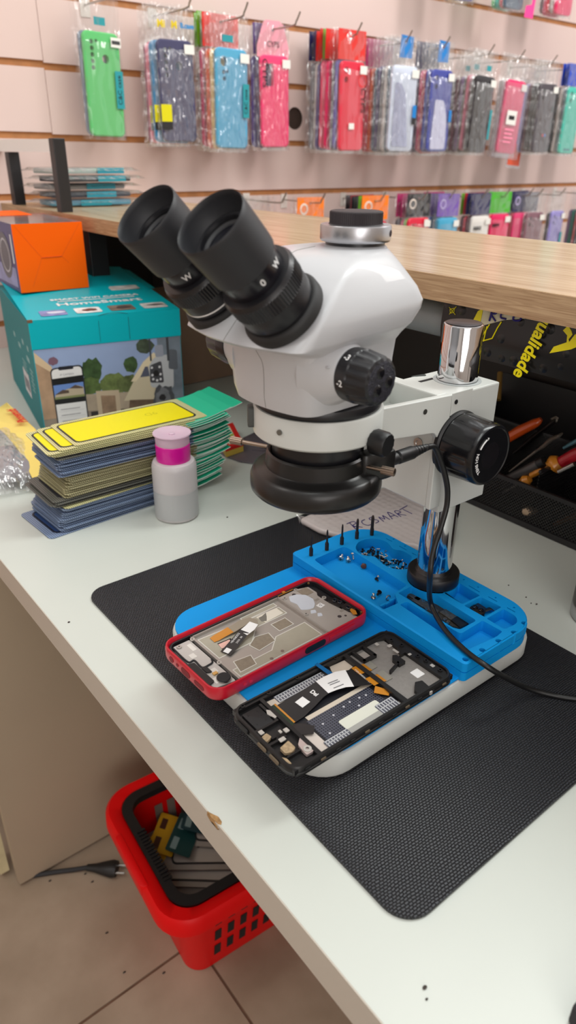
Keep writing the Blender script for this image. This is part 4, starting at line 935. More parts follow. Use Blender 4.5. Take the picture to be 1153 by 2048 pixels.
# bottom end of the black frame
kpl('bottom_floor', [(-79, -34), (-58, -34), (-58, 33), (-79, 33)], 2.6, 4.2, FRM)
sb = kpl('speaker_box', [(-77, 10), (-62, 10), (-62, 29), (-77, 29)], 4.2, 6.8, mat('speaker_black', (30, 29, 31), .5), bp_, 1, .0004)
for x, y in ((-74, 14), (-74, 25), (-66, 14), (-66, 20), (-66, 25)): kpl('speaker_dot', [(x+.6*cos(a/8*2*pi), y+.6*sin(a/8*2*pi)) for a in range(8)], 6.8, 6.9, INK, sb)
for pts in ([(-79, 8), (-61, 8), (-61, 10), (-79, 10)], [(-61, 8), (-59, 8), (-59, 30), (-61, 30)], [(-79, -8), (-64, -8), (-64, -6), (-79, -6)], [(-76, -24), (-64, -24), (-64, -22.6), (-76, -22.6)], [(-74, 2), (-70, 2), (-70, -4), (-74, -4)]): kpl('moulded_rib', pts, 4.2, 7.0, FRM, bp_, .5)
SILV = mat('pale_metal', (196, 192, 186), .4, .3)
DUST = mat('sandy_dust', (168, 146, 116), .95, var=(500, .25), bump=(900, .6, .001))
for pts in ([(-60, 11), (-57, 12), (-57, 19), (-60, 22), (-62, 18)], [(-71, -10), (-66, -10), (-66, -6.5), (-71, -6.5)], [(-62.5, -5), (-59, -5), (-59, -1), (-62.5, -1)], [(-66, -3), (-64, -3), (-64, 0), (-66, 0)], [(-78, 4), (-74.5, 4), (-74.5, 8), (-78, 8)]): kpl('bright_pad', pts, 6.4, 7.1, SILV, bp_, .5)
kpl('ground_bracket', [(-63, -19), (-57, -14), (-55.5, -22), (-58, -30), (-64, -30), (-64, -26)], 5.0, 7.2, mat('bracket_pink', (206, 188, 184), .3, .4), bp_, 1.2)
q = MK @ Vector((-.0605, -.0262, 0)); MB().lathe([(.0012, 0), (.0030, 0), (.0030, .0008), (.0012, .0008)], 18, Matrix.Translation((q.x, q.y, ZL+.0072)), caps=(False, False)).build('bracket_eye', SILV, bp_)
for pts in ([(-75, -14), (-66, -12), (-66, -20), (-70, -22), (-75, -20)], [(-79, 2), (-74, 3), (-73, -2), (-79, -4)], [(-80, -20), (-77, -24), (-77, -30), (-80, -28)]): kpl('dust_patch', pts, 5.0, 7.3, DUST, bp_, 1)
for u, w, h in ((.020, .014, .0040), (-.004, .0095, .0030), (-.018, .010, .003)):
    mb = MB(); mb.X = MK @ Matrix(((0, 0, -1, -LK/2+.0001), (1, 0, 0, u), (0, 1, 0, ZL+.0050), (0, 0, 0, 1))); mb.prism(rrect(w, h, h*.4, 4), 0, .0010); mb.build('port_opening', INK if u > 0 else mat('dusty_slot', (104, 90, 72), .9), frm, 0)
for k in range(11):
    mb = MB(); mb.X = MK @ Matrix(((1, 0, 0, -.070+k*.0138), (0, 0, -1, -WK/2+.0004), (0, 1, 0, ZL+.0056), (0, 0, 0, 1))); mb.prism(rrect(.0044, .0016, .0006, 3), 0, .0006)
    mb.build('clip_slot', mat('dusty_slot', (104, 90, 72), .9) if k % 3 == 1 else INK, frm, 0)
mb = MB(); mb.X = MK @ Matrix(((1, 0, 0, .0520), (0, 0, -1, -WK/2+.0002), (0, 1, 0, ZL+.0054), (0, 0, 0, 1))); mb.prism(rrect(.0026, .0030, .0003, 2), 0, .0010); mb.build('silver_contact', SILV, frm, 0)
# ================================================================ pump bottle
b0 = pz(355, 1029, 0)
bt = thing('pump_bottle', 'translucent pump dispenser bottle with a magenta collar, half full, in front of the packs', 'bottle', (b0.x, b0.y, 0))
T = Matrix.Translation((b0.x, b0.y, 0))
m_ = bpy.data.materials.new('milky_plastic'); m_.use_nodes = True; nt = m_.node_tree; b = nt.nodes['Principled BSDF']
b.inputs['Base Color'].default_value = (*lin((196, 191, 192)), 1); b.inputs['Roughness'].default_value = .35
b.inputs['Subsurface Weight'].default_value = .6; b.inputs['Subsurface Radius'].default_value = (.02, .02, .02); b.inputs['Subsurface Scale'].default_value = .4
MILK = m_
MB().at(T).lathe([(.0235, .0004), (.0258, .0012), (.0268, .0035), (.0268, .0660), (.0262, .0700), (.0245, .0735), (.0205, .0750)], 64).build('bottle_body', MILK, bt, 40)
MB().at(T).lathe([(.02682, .0040), (.02686, .0045), (.02686, .0375), (.02682, .0380)], 64, caps=(False, False)).build('liquid_level', mat('milky_liquid', (172, 173, 174), .35), bt, 40)
MB().at(T).lathe([(.0200, .0745), (.0204, .0755), (.0204, .0945), (.0198, .0952)], 56).build('pump_collar', mat('magenta_collar', (214, 0, 150), .32, coat=.2), bt, 40)
MB().at(T).lathe([(.0196, .0950), (.0200, .0955), (.0201, .1050), (.0222, .1066), (.0226, .1076), (.0222, .1086), (.0212, .1086), (.0120, .1066), (.0040, .1060), (0, .1060)], 56).build('pump_dish', mat('frosted_dish', (240, 214, 232), .35, trans=.35), bt, 40)
MB().at(T).lathe([(.0035, .1058), (.0035, .1072), (.0028, .1075), (0, .1075)], 20).build('spout', mat('frosted_dish', (240, 214, 232), .35), bt, 40)

# ================================================================ stack of screen protectors
ENV = bpy.data.materials.new('dotted_envelope'); ENV.use_nodes = True; nt = ENV.node_tree
for n in list(nt.nodes): nt.nodes.remove(n)
def env(name, rgb):
    if name in _mc: return _mc[name]
    m = bpy.data.materials.new(name); m.use_nodes = True; nt = m.node_tree; b = nt.nodes['Principled BSDF']
    b.inputs['Roughness'].default_value = .25
    tc = nt.nodes.new('ShaderNodeTexCoord'); w = nt.nodes.new('ShaderNodeTexWave'); w.inputs['Scale'].default_value = 130; w.bands_direction = 'X'
    r = nt.nodes.new('ShaderNodeValToRGB'); c = lin(rgb)
    r.color_ramp.elements[0].color = (*[v*.5 for v in c], 1); r.color_ramp.elements[1].color = (*[min(1, v*1.25) for v in c], 1)
    nt.links.new(tc.outputs['Object'], w.inputs['Vector']); nt.links.new(w.outputs['Fac'], r.inputs['Fac']); nt.links.new(r.outputs['Color'], b.inputs['Base Color'])
    _mc[name] = m; return m
bpy.data.materials.remove(ENV)
GREENC = mat('green_card', (20, 178, 138), .45); CARDW = mat('card_white_edge', (222, 232, 226), .6)
def pack_proto(kind, edge, glass, printc):
    t = local(thing('screen_protector_pack', 'proto', 'screen protector', (0, 0, 0)))
    e = MB().prism(rrect(.176, .084, .006, 3, .088, 0), 0, .0009)
    def f(u, v): return (.174*u, -.043+.086*v, .00095)
    e.build('envelope', edge, t, 0)
    pw, pc = (.160, .084) if kind == 'yellow' else (.152, .086)
    g = MB().prism(rrect(pw, .070, .008, 4, pc, 0), .0009, .0013); g.build('protector', glass, t, 0)
    MB().prism(rrect(pw-.005, .065, .006, 4, pc, 0), .0013, .00135).build('protector_face', printc, t, 0)
    hd_ = MB()
    rows = []
    pts = [(.172, 0), (.185, .0006), (.200, .0022), (.216, .0052), (.226, .0078)]
    for x, z in pts: rows.append([(x, -.042, z), (x, .042, z), (x, .042, z+.0008), (x, -.042, z+.0008)])
    hd_.mat(0).loft(rows)
    hd_.m = [1 if i % 4 != 2 else 0 for i in range(len(hd_.f)-2)]+[1, 1]
    hd_.build('header_card', [GREENC, CARDW], t, 40)
    return t
YEL = mat('protector_yellow', (236, 222, 10), .3); NAVYE = mat('protector_rim', (40, 44, 40), .4)
kinds = {
 'yellow': pack_proto('yellow', env('env_yellow', (206, 202, 150)), NAVYE, YEL),
 'blue': pack_proto('blue', env('env_blue', (128, 146, 176)), mat('protector_dark', (26, 30, 44), .2), mat('protector_blue', (44, 66, 110), .2)),
 'dark': pack_proto('dark', env('env_dark', (104, 104, 98)), mat('protector_dark', (26, 30, 44), .2), mat('protector_black', (30, 30, 34), .2)),
 'olive': pack_proto('olive', env('env_olive', (176, 170, 132)), NAVYE, mat('protector_olive', (150, 140, 66), .3)),
}
order = ['blue']*15+['yellow']+['dark']*4+['olive']*13+['blue']*10+['dark']*2+['yellow']*5
names = {'yellow': 'yellow-faced', 'blue': 'blue', 'dark': 'dark', 'olive': 'olive'}
r4 = random.Random(11); z = .0004; used = set(); cnt_band = 0; prev = None; band = -1
ORD = ['bottom', 'second', 'third', 'fourth', 'fifth', 'sixth', 'seventh', 'eighth', 'ninth', 'tenth', 'eleventh', 'twelfth', 'thirteenth', 'fourteenth', 'fifteenth']
bandname = ['lowest blue band of the stack', 'single yellow sheet poking out low in the stack', 'thin dark band above it', 'wide olive band mid stack', 'upper blue band of the stack', 'dark pair under the yellow top', 'yellow top of the stack']
for i, k in enumerate(order):
    if k != prev: band += 1; cnt_band = 0; prev = k
    else: cnt_band += 1
    n_ = i/len(order)
    x = .230+.026*n_+r4.uniform(-.0035, .0035); y = .768+.004*n_+r4.uniform(-.0025, .0025); a = .05-.10*n_+r4.uniform(-.02, .02)
    if i == 0: x -= .004; y -= .004
    if band == 1: x += .012; y -= .006; a = .06
    if band == 3: x += .016; y += .002
    if band == 0 and 0 < i < 15: x += .012
    if band == 4: x += .004
    if band == 6: x, y, a = (.262, .2655, .266, .2575, .2835)[cnt_band] if False else (.247+(.004, .0, -.002, .012, .030)[cnt_band]), .772, -.075+.01*cnt_band
    o = kinds[k]; lab = f'{names[k]} screen protector pack with a green header, {"topmost" if i == len(order)-1 else ORD[cnt_band]+" up"} in the {bandname[band]}'
    lab = f'{names[k]} screen protector pack, {ORD[cnt_band]} up in the {bandname[band]}'
    if band == 1: lab = 'yellow screen protector pack sticking out between the dark and blue bands'
    if i == len(order)-1: lab = 'topmost screen protector pack, yellow with a green header'
    if k in used: o = dup(o)
    used.add(k); o['label'] = lab; o['group'] = 'screen protector packs in the stack'
    o.location = (x, y, z+H); o.rotation_euler = (0, -.0 if i < 40 else -.01, a); z += .0021 if i < 44 else .0018
# print on the topmost pack
top = o
TX = MB()
for pts in ([(.020, .033), (.034, .033), (.034, -.033), (.020, -.033)],): pass
text('faint_print', '9D', .014, mat('faint_yellow', (206, 196, 20), .4), Matrix.Translation((.118, .006, .0014)) @ Matrix.Rotation(pi, 4, 'Z'), top, ext=.00001)

text('header_print', 'CYPS', .015, mat('pale_green_print', (150, 226, 202), .5), Matrix.Translation((.193, 0, .0030)) @ Matrix.Rotation(-.16, 4, 'Y') @ Matrix.Rotation(-pi/2, 4, 'Z'), top, .0002, .0001)
MB().prism([(.207, -.012), (.209, -.012), (.209, .008), (.2075, .012), (.2060, .008)], .0046, .0050).build('hang_slot', INK, top, 0)

# ================================================================ teal camera box
tb = thing('camera_box', 'teal retail box for a wifi camera with a photo front, behind the screen protectors', 'box', (.348, 1.041, .001), math.radians(-11.5))
local(tb)
TEAL = mat('teal_card', (0, 178, 192), .4, spec=.2, var=(6, .03)); TEALD = mat('teal_card_shaded', (0, 122, 128), .5, spec=.15)  # second teal is a darker copy, with the left side's shade in its colour
W_, D_, HF, HB = .229, .350, .178, .1965
tbm = MB().add([(0, 0, 0), (W_, 0, 0), (W_, D_, 0), (0, D_, 0), (0, 0, HF), (W_, 0, HF), (W_, D_, HF), (0, D_, HF)], [(0, 3, 2, 1), (0, 1, 5, 4), (1, 2, 6, 5), (2, 3, 7, 6), (4, 5, 6, 7)])
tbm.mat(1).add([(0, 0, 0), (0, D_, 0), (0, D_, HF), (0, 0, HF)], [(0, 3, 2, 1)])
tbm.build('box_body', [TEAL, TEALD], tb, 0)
def lidz(y): return HF+.002+(HB-HF)*y/D_
lid = MB()
N_ = 8
def lidsurf(u, v): return (W_*(u*1.004-.002), -.0012+(D_+.001)*v, lidz(D_*v)+.006*sin(pi*u)*v)
def lidsurf2(u, v): x, y, z_ = lidsurf(u, v); return (x, y, z_-.0008)
lid.grid(lidsurf, 10, 8).grid(lidsurf2, 10, 8)
for e_ in range(2):
    pass
lid.box(-.0005, -.0016, HF-.040, W_+.0005, -.0004, HF+.0018)
lo = lid.build('lid', TEAL, tb, 40)
MB().add([(W_*.97, D_*.40, lidz(D_*.40)+.001), (W_*.97, D_*.98, HB+.001), (W_+.012, D_*.92, HB-.003), (W_+.010, D_*.45, lidz(D_*.45)-.002), (W_*.97, D_*.40, lidz(D_*.40)+.002), (W_*.97, D_*.98, HB+.002), (W_+.012, D_*.92, HB-.002), (W_+.010, D_*.45, lidz(D_*.45)-.001)], [(0, 1, 2, 3), (7, 6, 5, 4), (0, 3, 7, 4), (3, 2, 6, 7), (2, 1, 5, 6), (1, 0, 4, 5)]).build('lid_flap', TEAL, lo, 0)
# tab seam on the front flap
MB().tube([(W_*.44, -.0018, HF-.038), (W_*.44, -.0018, HF-.006)], .0003, 6).tube([(W_*.64, -.0018, HF-.038), (W_*.64, -.0018, HF-.004)], .0004, 6).tube(spline([Vector((W_*.44, -.0014, HF+.001)), Vector((W_*.50, -.0014, HF+.0035)), Vector((W_*.58, -.0014, HF+.0035)), Vector((W_*.64, -.0014, HF+.001))], 5), .0005, 6).build('tab_seam', mat('seam_teal', (0, 90, 96), .6), lo)
MB().box(-.001, -.002, HF-.001, .006, .004, HF+.0025).build('worn_corner', mat('worn_card', (112, 84, 62), .9), lo, 0)
# front picture: everything printed flat on the face (y = -0.0002), coordinates as fractions of the picture
FX0, FX1, FZ0, FZ1 = .001, W_-.001, .002, HF-.041
pic = local(MB().box(FX0, -.0006, FZ0, FX1, -.0001, FZ1).build('front_picture', mat('print_sky', (150, 170, 208), .35, var=(9, .12)), tb, 0))
lvl = [0]
def pr(name, pts, rgb, par=pic, r=0.0, var=None):
    lvl[0] += 1; y0 = -.0006-.00002*lvl[0]
    q = [(FX0+u*(FX1-FX0), FZ0+v*(FZ1-FZ0)) for u, v in pts]
    if r: q = roundpoly(q, r, 5)
    mb = MB(); mb.X = Matrix(((1, 0, 0, 0), (0, 0, -1, y0+.00002), (0, 1, 0, 0), (0, 0, 0, 1))); mb.prism(q, 0, .00003)
    return mb.build(name, mat('print_%02x%02x%02x%s' % (*rgb, 'v' if var else ''), rgb, .35, var=var), par, 0)
pr('print_street', [(0, 0), (1, 0), (1, .20), (0, .26)], (150, 136, 122), var=(40, .2))
def blob(cx, cz, rx, rz, n=18, seed=0):
    rr = random.Random(seed); return [(cx+rx*cos(2*pi*i/n)*rr.uniform(.8, 1.1), cz+rz*sin(2*pi*i/n)*rr.uniform(.75, 1.12)) for i in range(n)]
TRG = (60, 84, 48)
pr('print_tree', blob(.36, .70, .075, .17, seed=1), TRG, var=(90, .5)); pr('print_tree', blob(.33, .52, .09, .12, seed=2), (84, 104, 56), var=(90, .4)); pr('print_tree', blob(.50, .52, .10, .14, seed=3), (106, 122, 70), var=(90, .4))
pr('print_tree', blob(.60, .50, .08, .12, seed=4), (92, 104, 62), var=(90, .4)); pr('print_palm', blob(.63, .72, .05, .10, 11, seed=5), TRG, var=(90, .5)); pr('print_palm', blob(.74, .92, .07, .09, 9, seed=6), (66, 78, 62), var=(90, .5))
pr('print_wall_light', [(.26, .24), (.60, .20), (.60, .40), (.26, .44)], (176, 160, 140), var=(30, .15))
pr('print_gate', [(.37, .14), (.53, .12), (.53, .44), (.37, .46)], (196, 178, 152)); pr('print_gateway', [(.40, .14), (.50, .13), (.50, .38), (.40, .40)], (150, 124, 100), var=(60, .3)); pr('print_bin', [(.32, .10), (.37, .10), (.37, .22), (.32, .22)], (48, 42, 44))
pr('print_path', [(.36, .04), (.52, .02), (.47, .16), (.42, .16)], (184, 176, 168)); pr('print_bin', [(.53, .08), (.555, .08), (.555, .20), (.53, .20)], (60, 54, 52))
pr('print_house', [(.56, .30), (.83, .26), (.83, .86), (.76, .74), (.66, .58)], (206, 194, 166)); pr('print_eave', [(.62, .52), (.72, .74), (.80, .84), (.83, .78), (.75, .68), (.66, .52)], (226, 212, 180)); pr('print_window', [(.69, .56), (.76, .56), (.75, .68), (.73, .68)], (86, 90, 108)); pr('print_foundation', [(.58, .10), (.84, .06), (.84, .26), (.60, .30)], (104, 84, 68), var=(60, .35))
pr('print_roof_edge', [(0, .98), (.10, .80), (.10, .70), (0, .84)], (214, 190, 156)); pr('print_brick', [(0, .20), (.09, .20), (.09, .74), (0, .86)], (176, 146, 118), var=(40, .2)); pr('print_bush', blob(.115, .86, .035, .05, seed=9), (124, 92, 110))
pr('print_wall_grey', [(.83, .02), (1, .0), (1, 1), (.83, 1)], (112, 124, 136), var=(30, .25))
# phone in the picture
ph = pr('print_phone', [(.085, .05), (.30, .04), (.30, .79), (.085, .78)], (34, 36, 44), r=.008)
pr('print_screen', [(.093, .07), (.292, .06), (.292, .775), (.093, .765)], (232, 232, 232), ph, .007); pr('print_notch', [(.14, .75), (.24, .75), (.24, .79), (.14, .79)], (34, 36, 44), ph, .003)
pr('print_bar', [(.093, .58), (.292, .59), (.292, .67), (.093, .66)], (24, 24, 26), ph); pr('print_bar', [(.093, .36), (.292, .36), (.292, .42), (.093, .42)], (24, 24, 26), ph)
pr('print_skylet', [(.093, .42), (.292, .42), (.292, .59), (.093, .585)], (108, 142, 206), ph); pr('print_lawn', [(.093, .42), (.292, .42), (.292, .45), (.093, .45)], (132, 140, 92), ph); pr('print_home', [(.095, .445), (.29, .445), (.29, .53), (.25, .56), (.22, .53), (.19, .53), (.15, .515), (.10, .48)], (190, 176, 152), ph); pr('print_roof', [(.095, .475), (.15, .525), (.19, .51), (.19, .48)], (92, 76, 66), ph); pr('print_roof', [(.195, .53), (.235, .565), (.285, .53), (.285, .515)], (92, 76, 66), ph)
for v in (.29, .22, .15): pr('print_line', [(.12, v), (.25, v), (.25, v+.008), (.12, v+.008)], (150, 150, 156), ph); pr('print_line', [(.105, v-.022), (.28, v-.022), (.28, v-.019), (.105, v-.019)], (196, 196, 200), ph)
# camera in the picture
cmr = pr('print_camera', [(.76, .42), (.93, .38), (.94, .74), (.90, .80), (.80, .78), (.755, .68)], (186, 190, 194), r=.006)
pr('print_bracket', [(.90, .62), (.97, .60), (.97, .84), (.91, .86)], (92, 98, 106), cmr, .004); pr('print_aerial', [(.770, .74), (.782, .74), (.782, 1), (.770, 1)], (62, 66, 72), cmr); pr('print_aerial', [(.895, .72), (.912, .72), (.912, 1), (.895, 1)], (62, 66, 72), cmr); pr('print_sensor', [(.81, .78), (.87, .78), (.87, .92), (.81, .92)], (150, 156, 170), cmr, .003)
pr('print_lampface', [(.757, .48), (.86, .46), (.85, .73), (.765, .69)], (66, 68, 74), cmr, .004); pr('print_lens', blob(.806, .585, .022, .045, 14, 2), (24, 24, 28), cmr)
for u, v in ((.778, .66), (.778, .57), (.782, .52), (.835, .66), (.838, .57), (.836, .51), (.81, .50)): pr('print_led', blob(u, v, .010, .018, 8, 3), (214, 216, 220), cmr)
pr('print_ball', blob(.855, .25, .085, .20, 22, 4), (74, 78, 84), cmr); pr('print_ballface', blob(.845, .25, .064, .16, 22, 8), (112, 116, 122), cmr, var=(60, .2)); pr('print_lens', blob(.84, .28, .026, .045, 14, 2), (32, 32, 38), cmr); pr('print_label', [(.80, .10), (.88, .10), (.88, .17), (.80, .16)], (196, 198, 202), cmr)
text('print_title', 'IP CAMERA', .0042, mat('print_96969c', (150, 150, 156), .35), Matrix.Translation((FX0+.19*(FX1-FX0), -.0034, FZ0+.70*(FZ1-FZ0))) @ Matrix.Rotation(pi/2, 4, 'X'), ph, ext=.00002)
# lid print
LW = mat('lid_white', (236, 240, 240), .4)
def on_lid(x, y): return Matrix.Translation((x, y, lidz(y)+.006*sin(pi*x/W_)*y/D_+.0006)) @ Matrix.Rotation((HB-HF)/D_, 4, 'X')
text('lid_lettering', 'HomeSmart', .024, LW, on_lid(.122, .073), lo, .0004, .0002, 1.15)
text('lid_lettering', 'SMART WIFI CAMERA', .0135, LW, on_lid(.122, .104), lo, .0002, .0002, 1.1)
MB().at(on_lid(.122, .0915)).box(-.062, -.0014, 0, .062, .0014, .0002).build('lid_print_line', LW, lo, 0)
for k in range(4):
    x = .022+k*.052; p_ = local(MB().at(on_lid(x+.0195, .030)).prism(rrect(.039, .032, .004, 4), -.0001, .0002).build('lid_picture', mat('lid_pic%d' % k, [(120, 140, 190), (232, 230, 226), (130, 116, 104), (206, 206, 204)][k], .4, var=(60, .35)), lo, 0))
    if k in (1, 2): MB().at(on_lid(x+.0195, .030)).prism(blob(.003, 0, .012, .009, 12, k), .0002, .0004).build('lid_picture_figure', mat('lid_fig%d' % k, [(0, 0, 0), (96, 60, 52), (70, 62, 60)][k], .5), p_, 0)
    else: MB().at(on_lid(x+.0195, .030)).prism(blob(.004, .002, .014, .006, 12, k), .0002, .0004).build('lid_picture_figure', mat('lid_figs%d' % k, [(206, 210, 226), 0, 0, (96, 94, 96)][k] if k in (0, 3) else (0, 0, 0), .5), p_, 0)
p_ = MB().at(on_lid(.185, .160)).prism(rrect(.050, .030, .003, 4), -.0001, .0002).build('lid_picture', mat('lid_pic3', (206, 206, 204), .4), lo, 0)
# print on the shaded left side
def side(y, z_): return Matrix.Translation((-.0003, y, z_)) @ Matrix(((0, 0, -1, 0), (-1, 0, 0, 0), (0, 1, 0, 0), (0, 0, 0, 1)))
MB().at(side(.125, .055)).prism(rrect(.062, .040, .001, 3), 0, .0002).build('barcode_label', mat('label_pale', (206, 206, 210), .5), tb, 0)
bars = MB().at(side(.125, .055)); r5 = random.Random(2); x = -.024
while x < .024: w_ = r5.choice((.0008, .0014, .0022)); bars.box(x, -.012, .0002, x+w_, .008, .0003); x += w_+r5.choice((.001, .0018))
bars.build('barcode', mat('grey_bars', (96, 96, 104), .5), tb, 0)
PALE = mat('pale_teal_print', (130, 176, 178), .5)
def sline(yy, zz, l_, h2, name='side_print_line'): MB().at(side(yy, zz)).prism(rrect(l_, h2, h2*.3, 2), 0, .0002).build(name, PALE, tb, 0)
for yy, zz, w2 in ((.05, .128, .016), (.10, .128, .018), (.065, .108, .03), (.15, .112, .026), (.20, .12, .02)): sline(yy, zz, w2, .008)
for k in range(6): sline(.048, .094-k*.0065, .030-.004*(k % 3), .0028)
for k in range(4): sline(.12, .092-k*.0060, .044-.006*(k % 2), .0022)

# ================================================================ orange box
ob = thing('orange_box', 'orange carton with a clear window, standing on the teal box', 'box', (.395, 1.192, .1940), math.radians(-4)); local(ob)
ORA = mat('orange_card', (255, 98, 0), .5, spec=.15); NAV = mat('navy_print', (44, 50, 112), .35, var=(24, .25))
w_, d_, h_ = .1135, .205, .104
om = MB().mat(0).add([(0, 0, 0), (w_, 0, 0), (w_, 0, h_), (0, 0, h_)], [(0, 1, 2, 3)]); om.add([(w_, 0, 0), (w_, d_, 0), (w_, d_, h_), (w_, 0, h_)], [(0, 1, 2, 3)]); om.add([(w_, d_, 0), (0, d_, 0), (0, d_, h_), (w_, d_, h_)], [(0, 1, 2, 3)]); om.add([(0, 0, 0), (0, d_, 0), (w_, d_, 0), (w_, 0, 0)], [(0, 1, 2, 3)])
om.mat(1).add([(0, d_, 0), (0, 0, 0), (0, 0, h_), (0, d_, h_)], [(0, 1, 2, 3)])
om.build('carton', [ORA, NAV], ob, 0)
MB().box(.0003, .0003, h_-.001, w_-.0003, d_-.0003, h_).build('window_film', clear('window_film', alpha=.2, rough=.1, bump=None, haze=.1), ob, 0)
MB().box(.004, .004, h_-.016, w_-.004, d_-.05, h_-.010).build('inner_tray', mat('inner_grey', (130, 124, 124), .6, var=(40, .3)), ob, 0)
MB().add([(0, d_-.040, h_+.0004), (w_*.72, d_-.040, h_+.0004), (w_*.62, d_+.012, h_+.004), (0, d_+.012, h_+.004), (0, d_-.040, h_+.0012), (w_*.72, d_-.040, h_+.0012), (w_*.62, d_+.012, h_+.005), (0, d_+.012, h_+.005)], [(0, 3, 2, 1), (4, 5, 6, 7), (0, 1, 5, 4), (1, 2, 6, 5), (2, 3, 7, 6), (3, 0, 4, 7)]).build('top_flap', ORA, ob, 0)
SLIT = mat('orange_fold', (196, 70, 0), .6)
fo = MB().tube([(w_*.36, -.0004, h_*.500), (w_*.65, -.0004, h_*.505)], .0005, 6)
for a, c in (((.005, h_*.97), (w_*.36, h_*.5)), ((w_-.005, h_*.97), (w_*.65, h_*.505)), ((w_*.36, h_*.5), (w_*.18, h_*.08)), ((w_*.65, h_*.505), (w_*.74, h_*.40))): fo.tube([(a[0], -.0001, a[1]), (c[0], -.0001, c[1])], .00018, 5)
fo.build('fold_lines', SLIT, ob, 0)
def oside(y, z_): return Matrix.Translation((-.0002, y, z_)) @ Matrix(((0, 0, -1, 0), (-1, 0, 0, 0), (0, 1, 0, 0), (0, 0, 0, 1)))
dv = MB().at(oside(.062, .052)).prism(circle(.036, 32), 0, .0002).build('printed_device', mat('print_device', (86, 88, 98), .4), ob, 0)
MB().at(oside(.062, .052)).lathe([(.024, .0002), (.0255, .0003), (.027, .0002)], 32, caps=(False, False)).build('printed_ring', mat('print_ring', (180, 182, 190), .4), dv)
MB().at(oside(.014, .066)).prism(rrect(.008, .044, .001, 2), 0, .0003).build('side_label', mat('label_pale', (206, 206, 210), .5), ob, 0)
MB().at(oside(.09, .022)).prism(rrect(.16, .030, .001, 2), 0, .0001).build('pale_band', mat('print_pale_blue', (136, 142, 186), .4, var=(40, .2)), ob, 0)

# ================================================================ yellow card pack and bubble bag, left edge
yc = thing('yellow_accessory_pack', 'clear pouch with a yellow header card and red script, left of the teal box', 'pack', (.25, .95, .001))
YC = mat('yellow_card', (232, 206, 110), .5)
def yq(x, y, z_): p = pz(x, y, z_); return (p.x, p.y, p.z)
card = [yq(-30, 835, .050), yq(14, 806, .050), yq(72, 860, .050), yq(90, 905, .040), yq(104, 960, .016), yq(70, 968, .014), yq(40, 905, .035), yq(10, 868, .045)]
n_ = len(card); mb = MB().add(card+[(x, y, z_+.0010) for x, y, z_ in card], [tuple(range(n_))[::-1], tuple(range(n_, 2*n_))]+[(i, (i+1) % n_, n_+(i+1) % n_, n_+i) for i in range(n_)])
yco = mb.build('header_card', YC, yc, 0)
A_, B_ = Vector(yq(20, 812, .0515)), Vector(yq(66, 858, .0515)); dd = (B_-A_)
text('red_script', 'Phonemulti', .019, mat('red_print', (206, 40, 20), .5), frame((A_+B_)/2+Vector((-.006, -.004, .0045)), -dd, Vector((dd.y, -dd.x, 0))), yco, .0005, .0001, .78, shear=.3)
bp = [yq(96, 880, .030), yq(108, 892, .028), yq(112, 915, .022), yq(98, 905, .026)]
MB().add(bp+[(x, y, z_+.0012) for x, y, z_ in bp], [(0, 3, 2, 1), (4, 5, 6, 7), (0, 1, 5, 4), (1, 2, 6, 5), (2, 3, 7, 6), (3, 0, 4, 7)]).build('blue_patch', mat('blue_patch', (122, 186, 200), .5), yco, 0)
r6 = random.Random(4)
def pouch(u, v):
    p = pz(-60+150*u, 1010-(150)*v+60*u*(v-.5), .0)
    hgt = .004+.045*math.sin(pi*min(1, max(0, u)))**.6*math.sin(pi*v)**.5
    return (p.x+.01*v, p.y, hgt+.002*r6.uniform(-1, 1))
gr = MB().grid(pouch, 14, 14); gr.build('clear_pouch', clear('wrinkled_film', alpha=.14, rough=.08, bump=(70, 1.0, .008), haze=.10), yc, 60)
q = pz(20, 925, .02); MB().sphere((q.x, q.y, .0185), .045, 22, (.95, 1.2, .40)).build('grey_ear_pad', mat('grey_pad', (132, 126, 132), .6), yc)
# pale pack standing behind, at the very edge of the frame
wp_ = thing('white_blister_pack', 'white and violet blister pack standing behind the yellow card at the left edge', 'pack', (.222, 1.10, .001)); local(wp_)
MB().box(.0, .0, .0, .075, .02, .105).build('blister_card', mat('blister_white', (222, 214, 222), .4), wp_, 0, bevel=.002)
MB().box(-.0006, .001, .0005, .0745, .019, .022).build('violet_band', mat('violet_print', (70, 66, 140), .4), wp_, 0)

# ================================================================ small card box and clear pouch behind the microscope
cp2 = pz(500, 915, 0)
po = thing('clear_zip_pouch', 'grey-clear plastic pouch lying flat behind the ring light', 'pouch', (cp2.x, cp2.y, .0005))
PF = [pz(*q, .0006) for q in ((430, 905), (520, 862), (640, 905), (560, 935), (480, 925))]
MB().prism(roundpoly([(p.x, p.y) for p in PF], .004), .0006, .0030, .0006).build('pouch_film', mat('smoky_film', (120, 112, 118), .22, trans=.3), po, 40)
for k in range(3):
    a, c = pz(505+k*14, 900-k*4, .0034), pz(590+k*10, 908-k*10, .0034); MB().tube([a, (a+c)/2+Vector((0, 0, .0006)), c], .0005, 6).build('pouch_crease', mat('crease_dark', (70, 64, 72), .4), po)
rb2 = thing('red_card_box', 'small flat red and yellow box with a cream label behind the protector stack', 'box', (.56, .80, .0032))
Q = [pz(*q, .015) for q in ((452, 900), (487, 888), (466, 848), (430, 860))]
mb = MB().mat(0).prism([(p.x, p.y) for p in Q], .0034, .0120).mat(1).prism([(p.x, p.y) for p in Q], .0120, .0175)
mb.build('box_body', [mat('box_yellow', (196, 168, 70), .5), mat('box_red', (196, 34, 30), .45)], rb2, 0)
MB().prism(inset(ccw([(p.x, p.y) for p in Q]), .008), .0175, .0178).build('cream_label', mat('cream_label', (206, 200, 170), .5), rb2, 0)
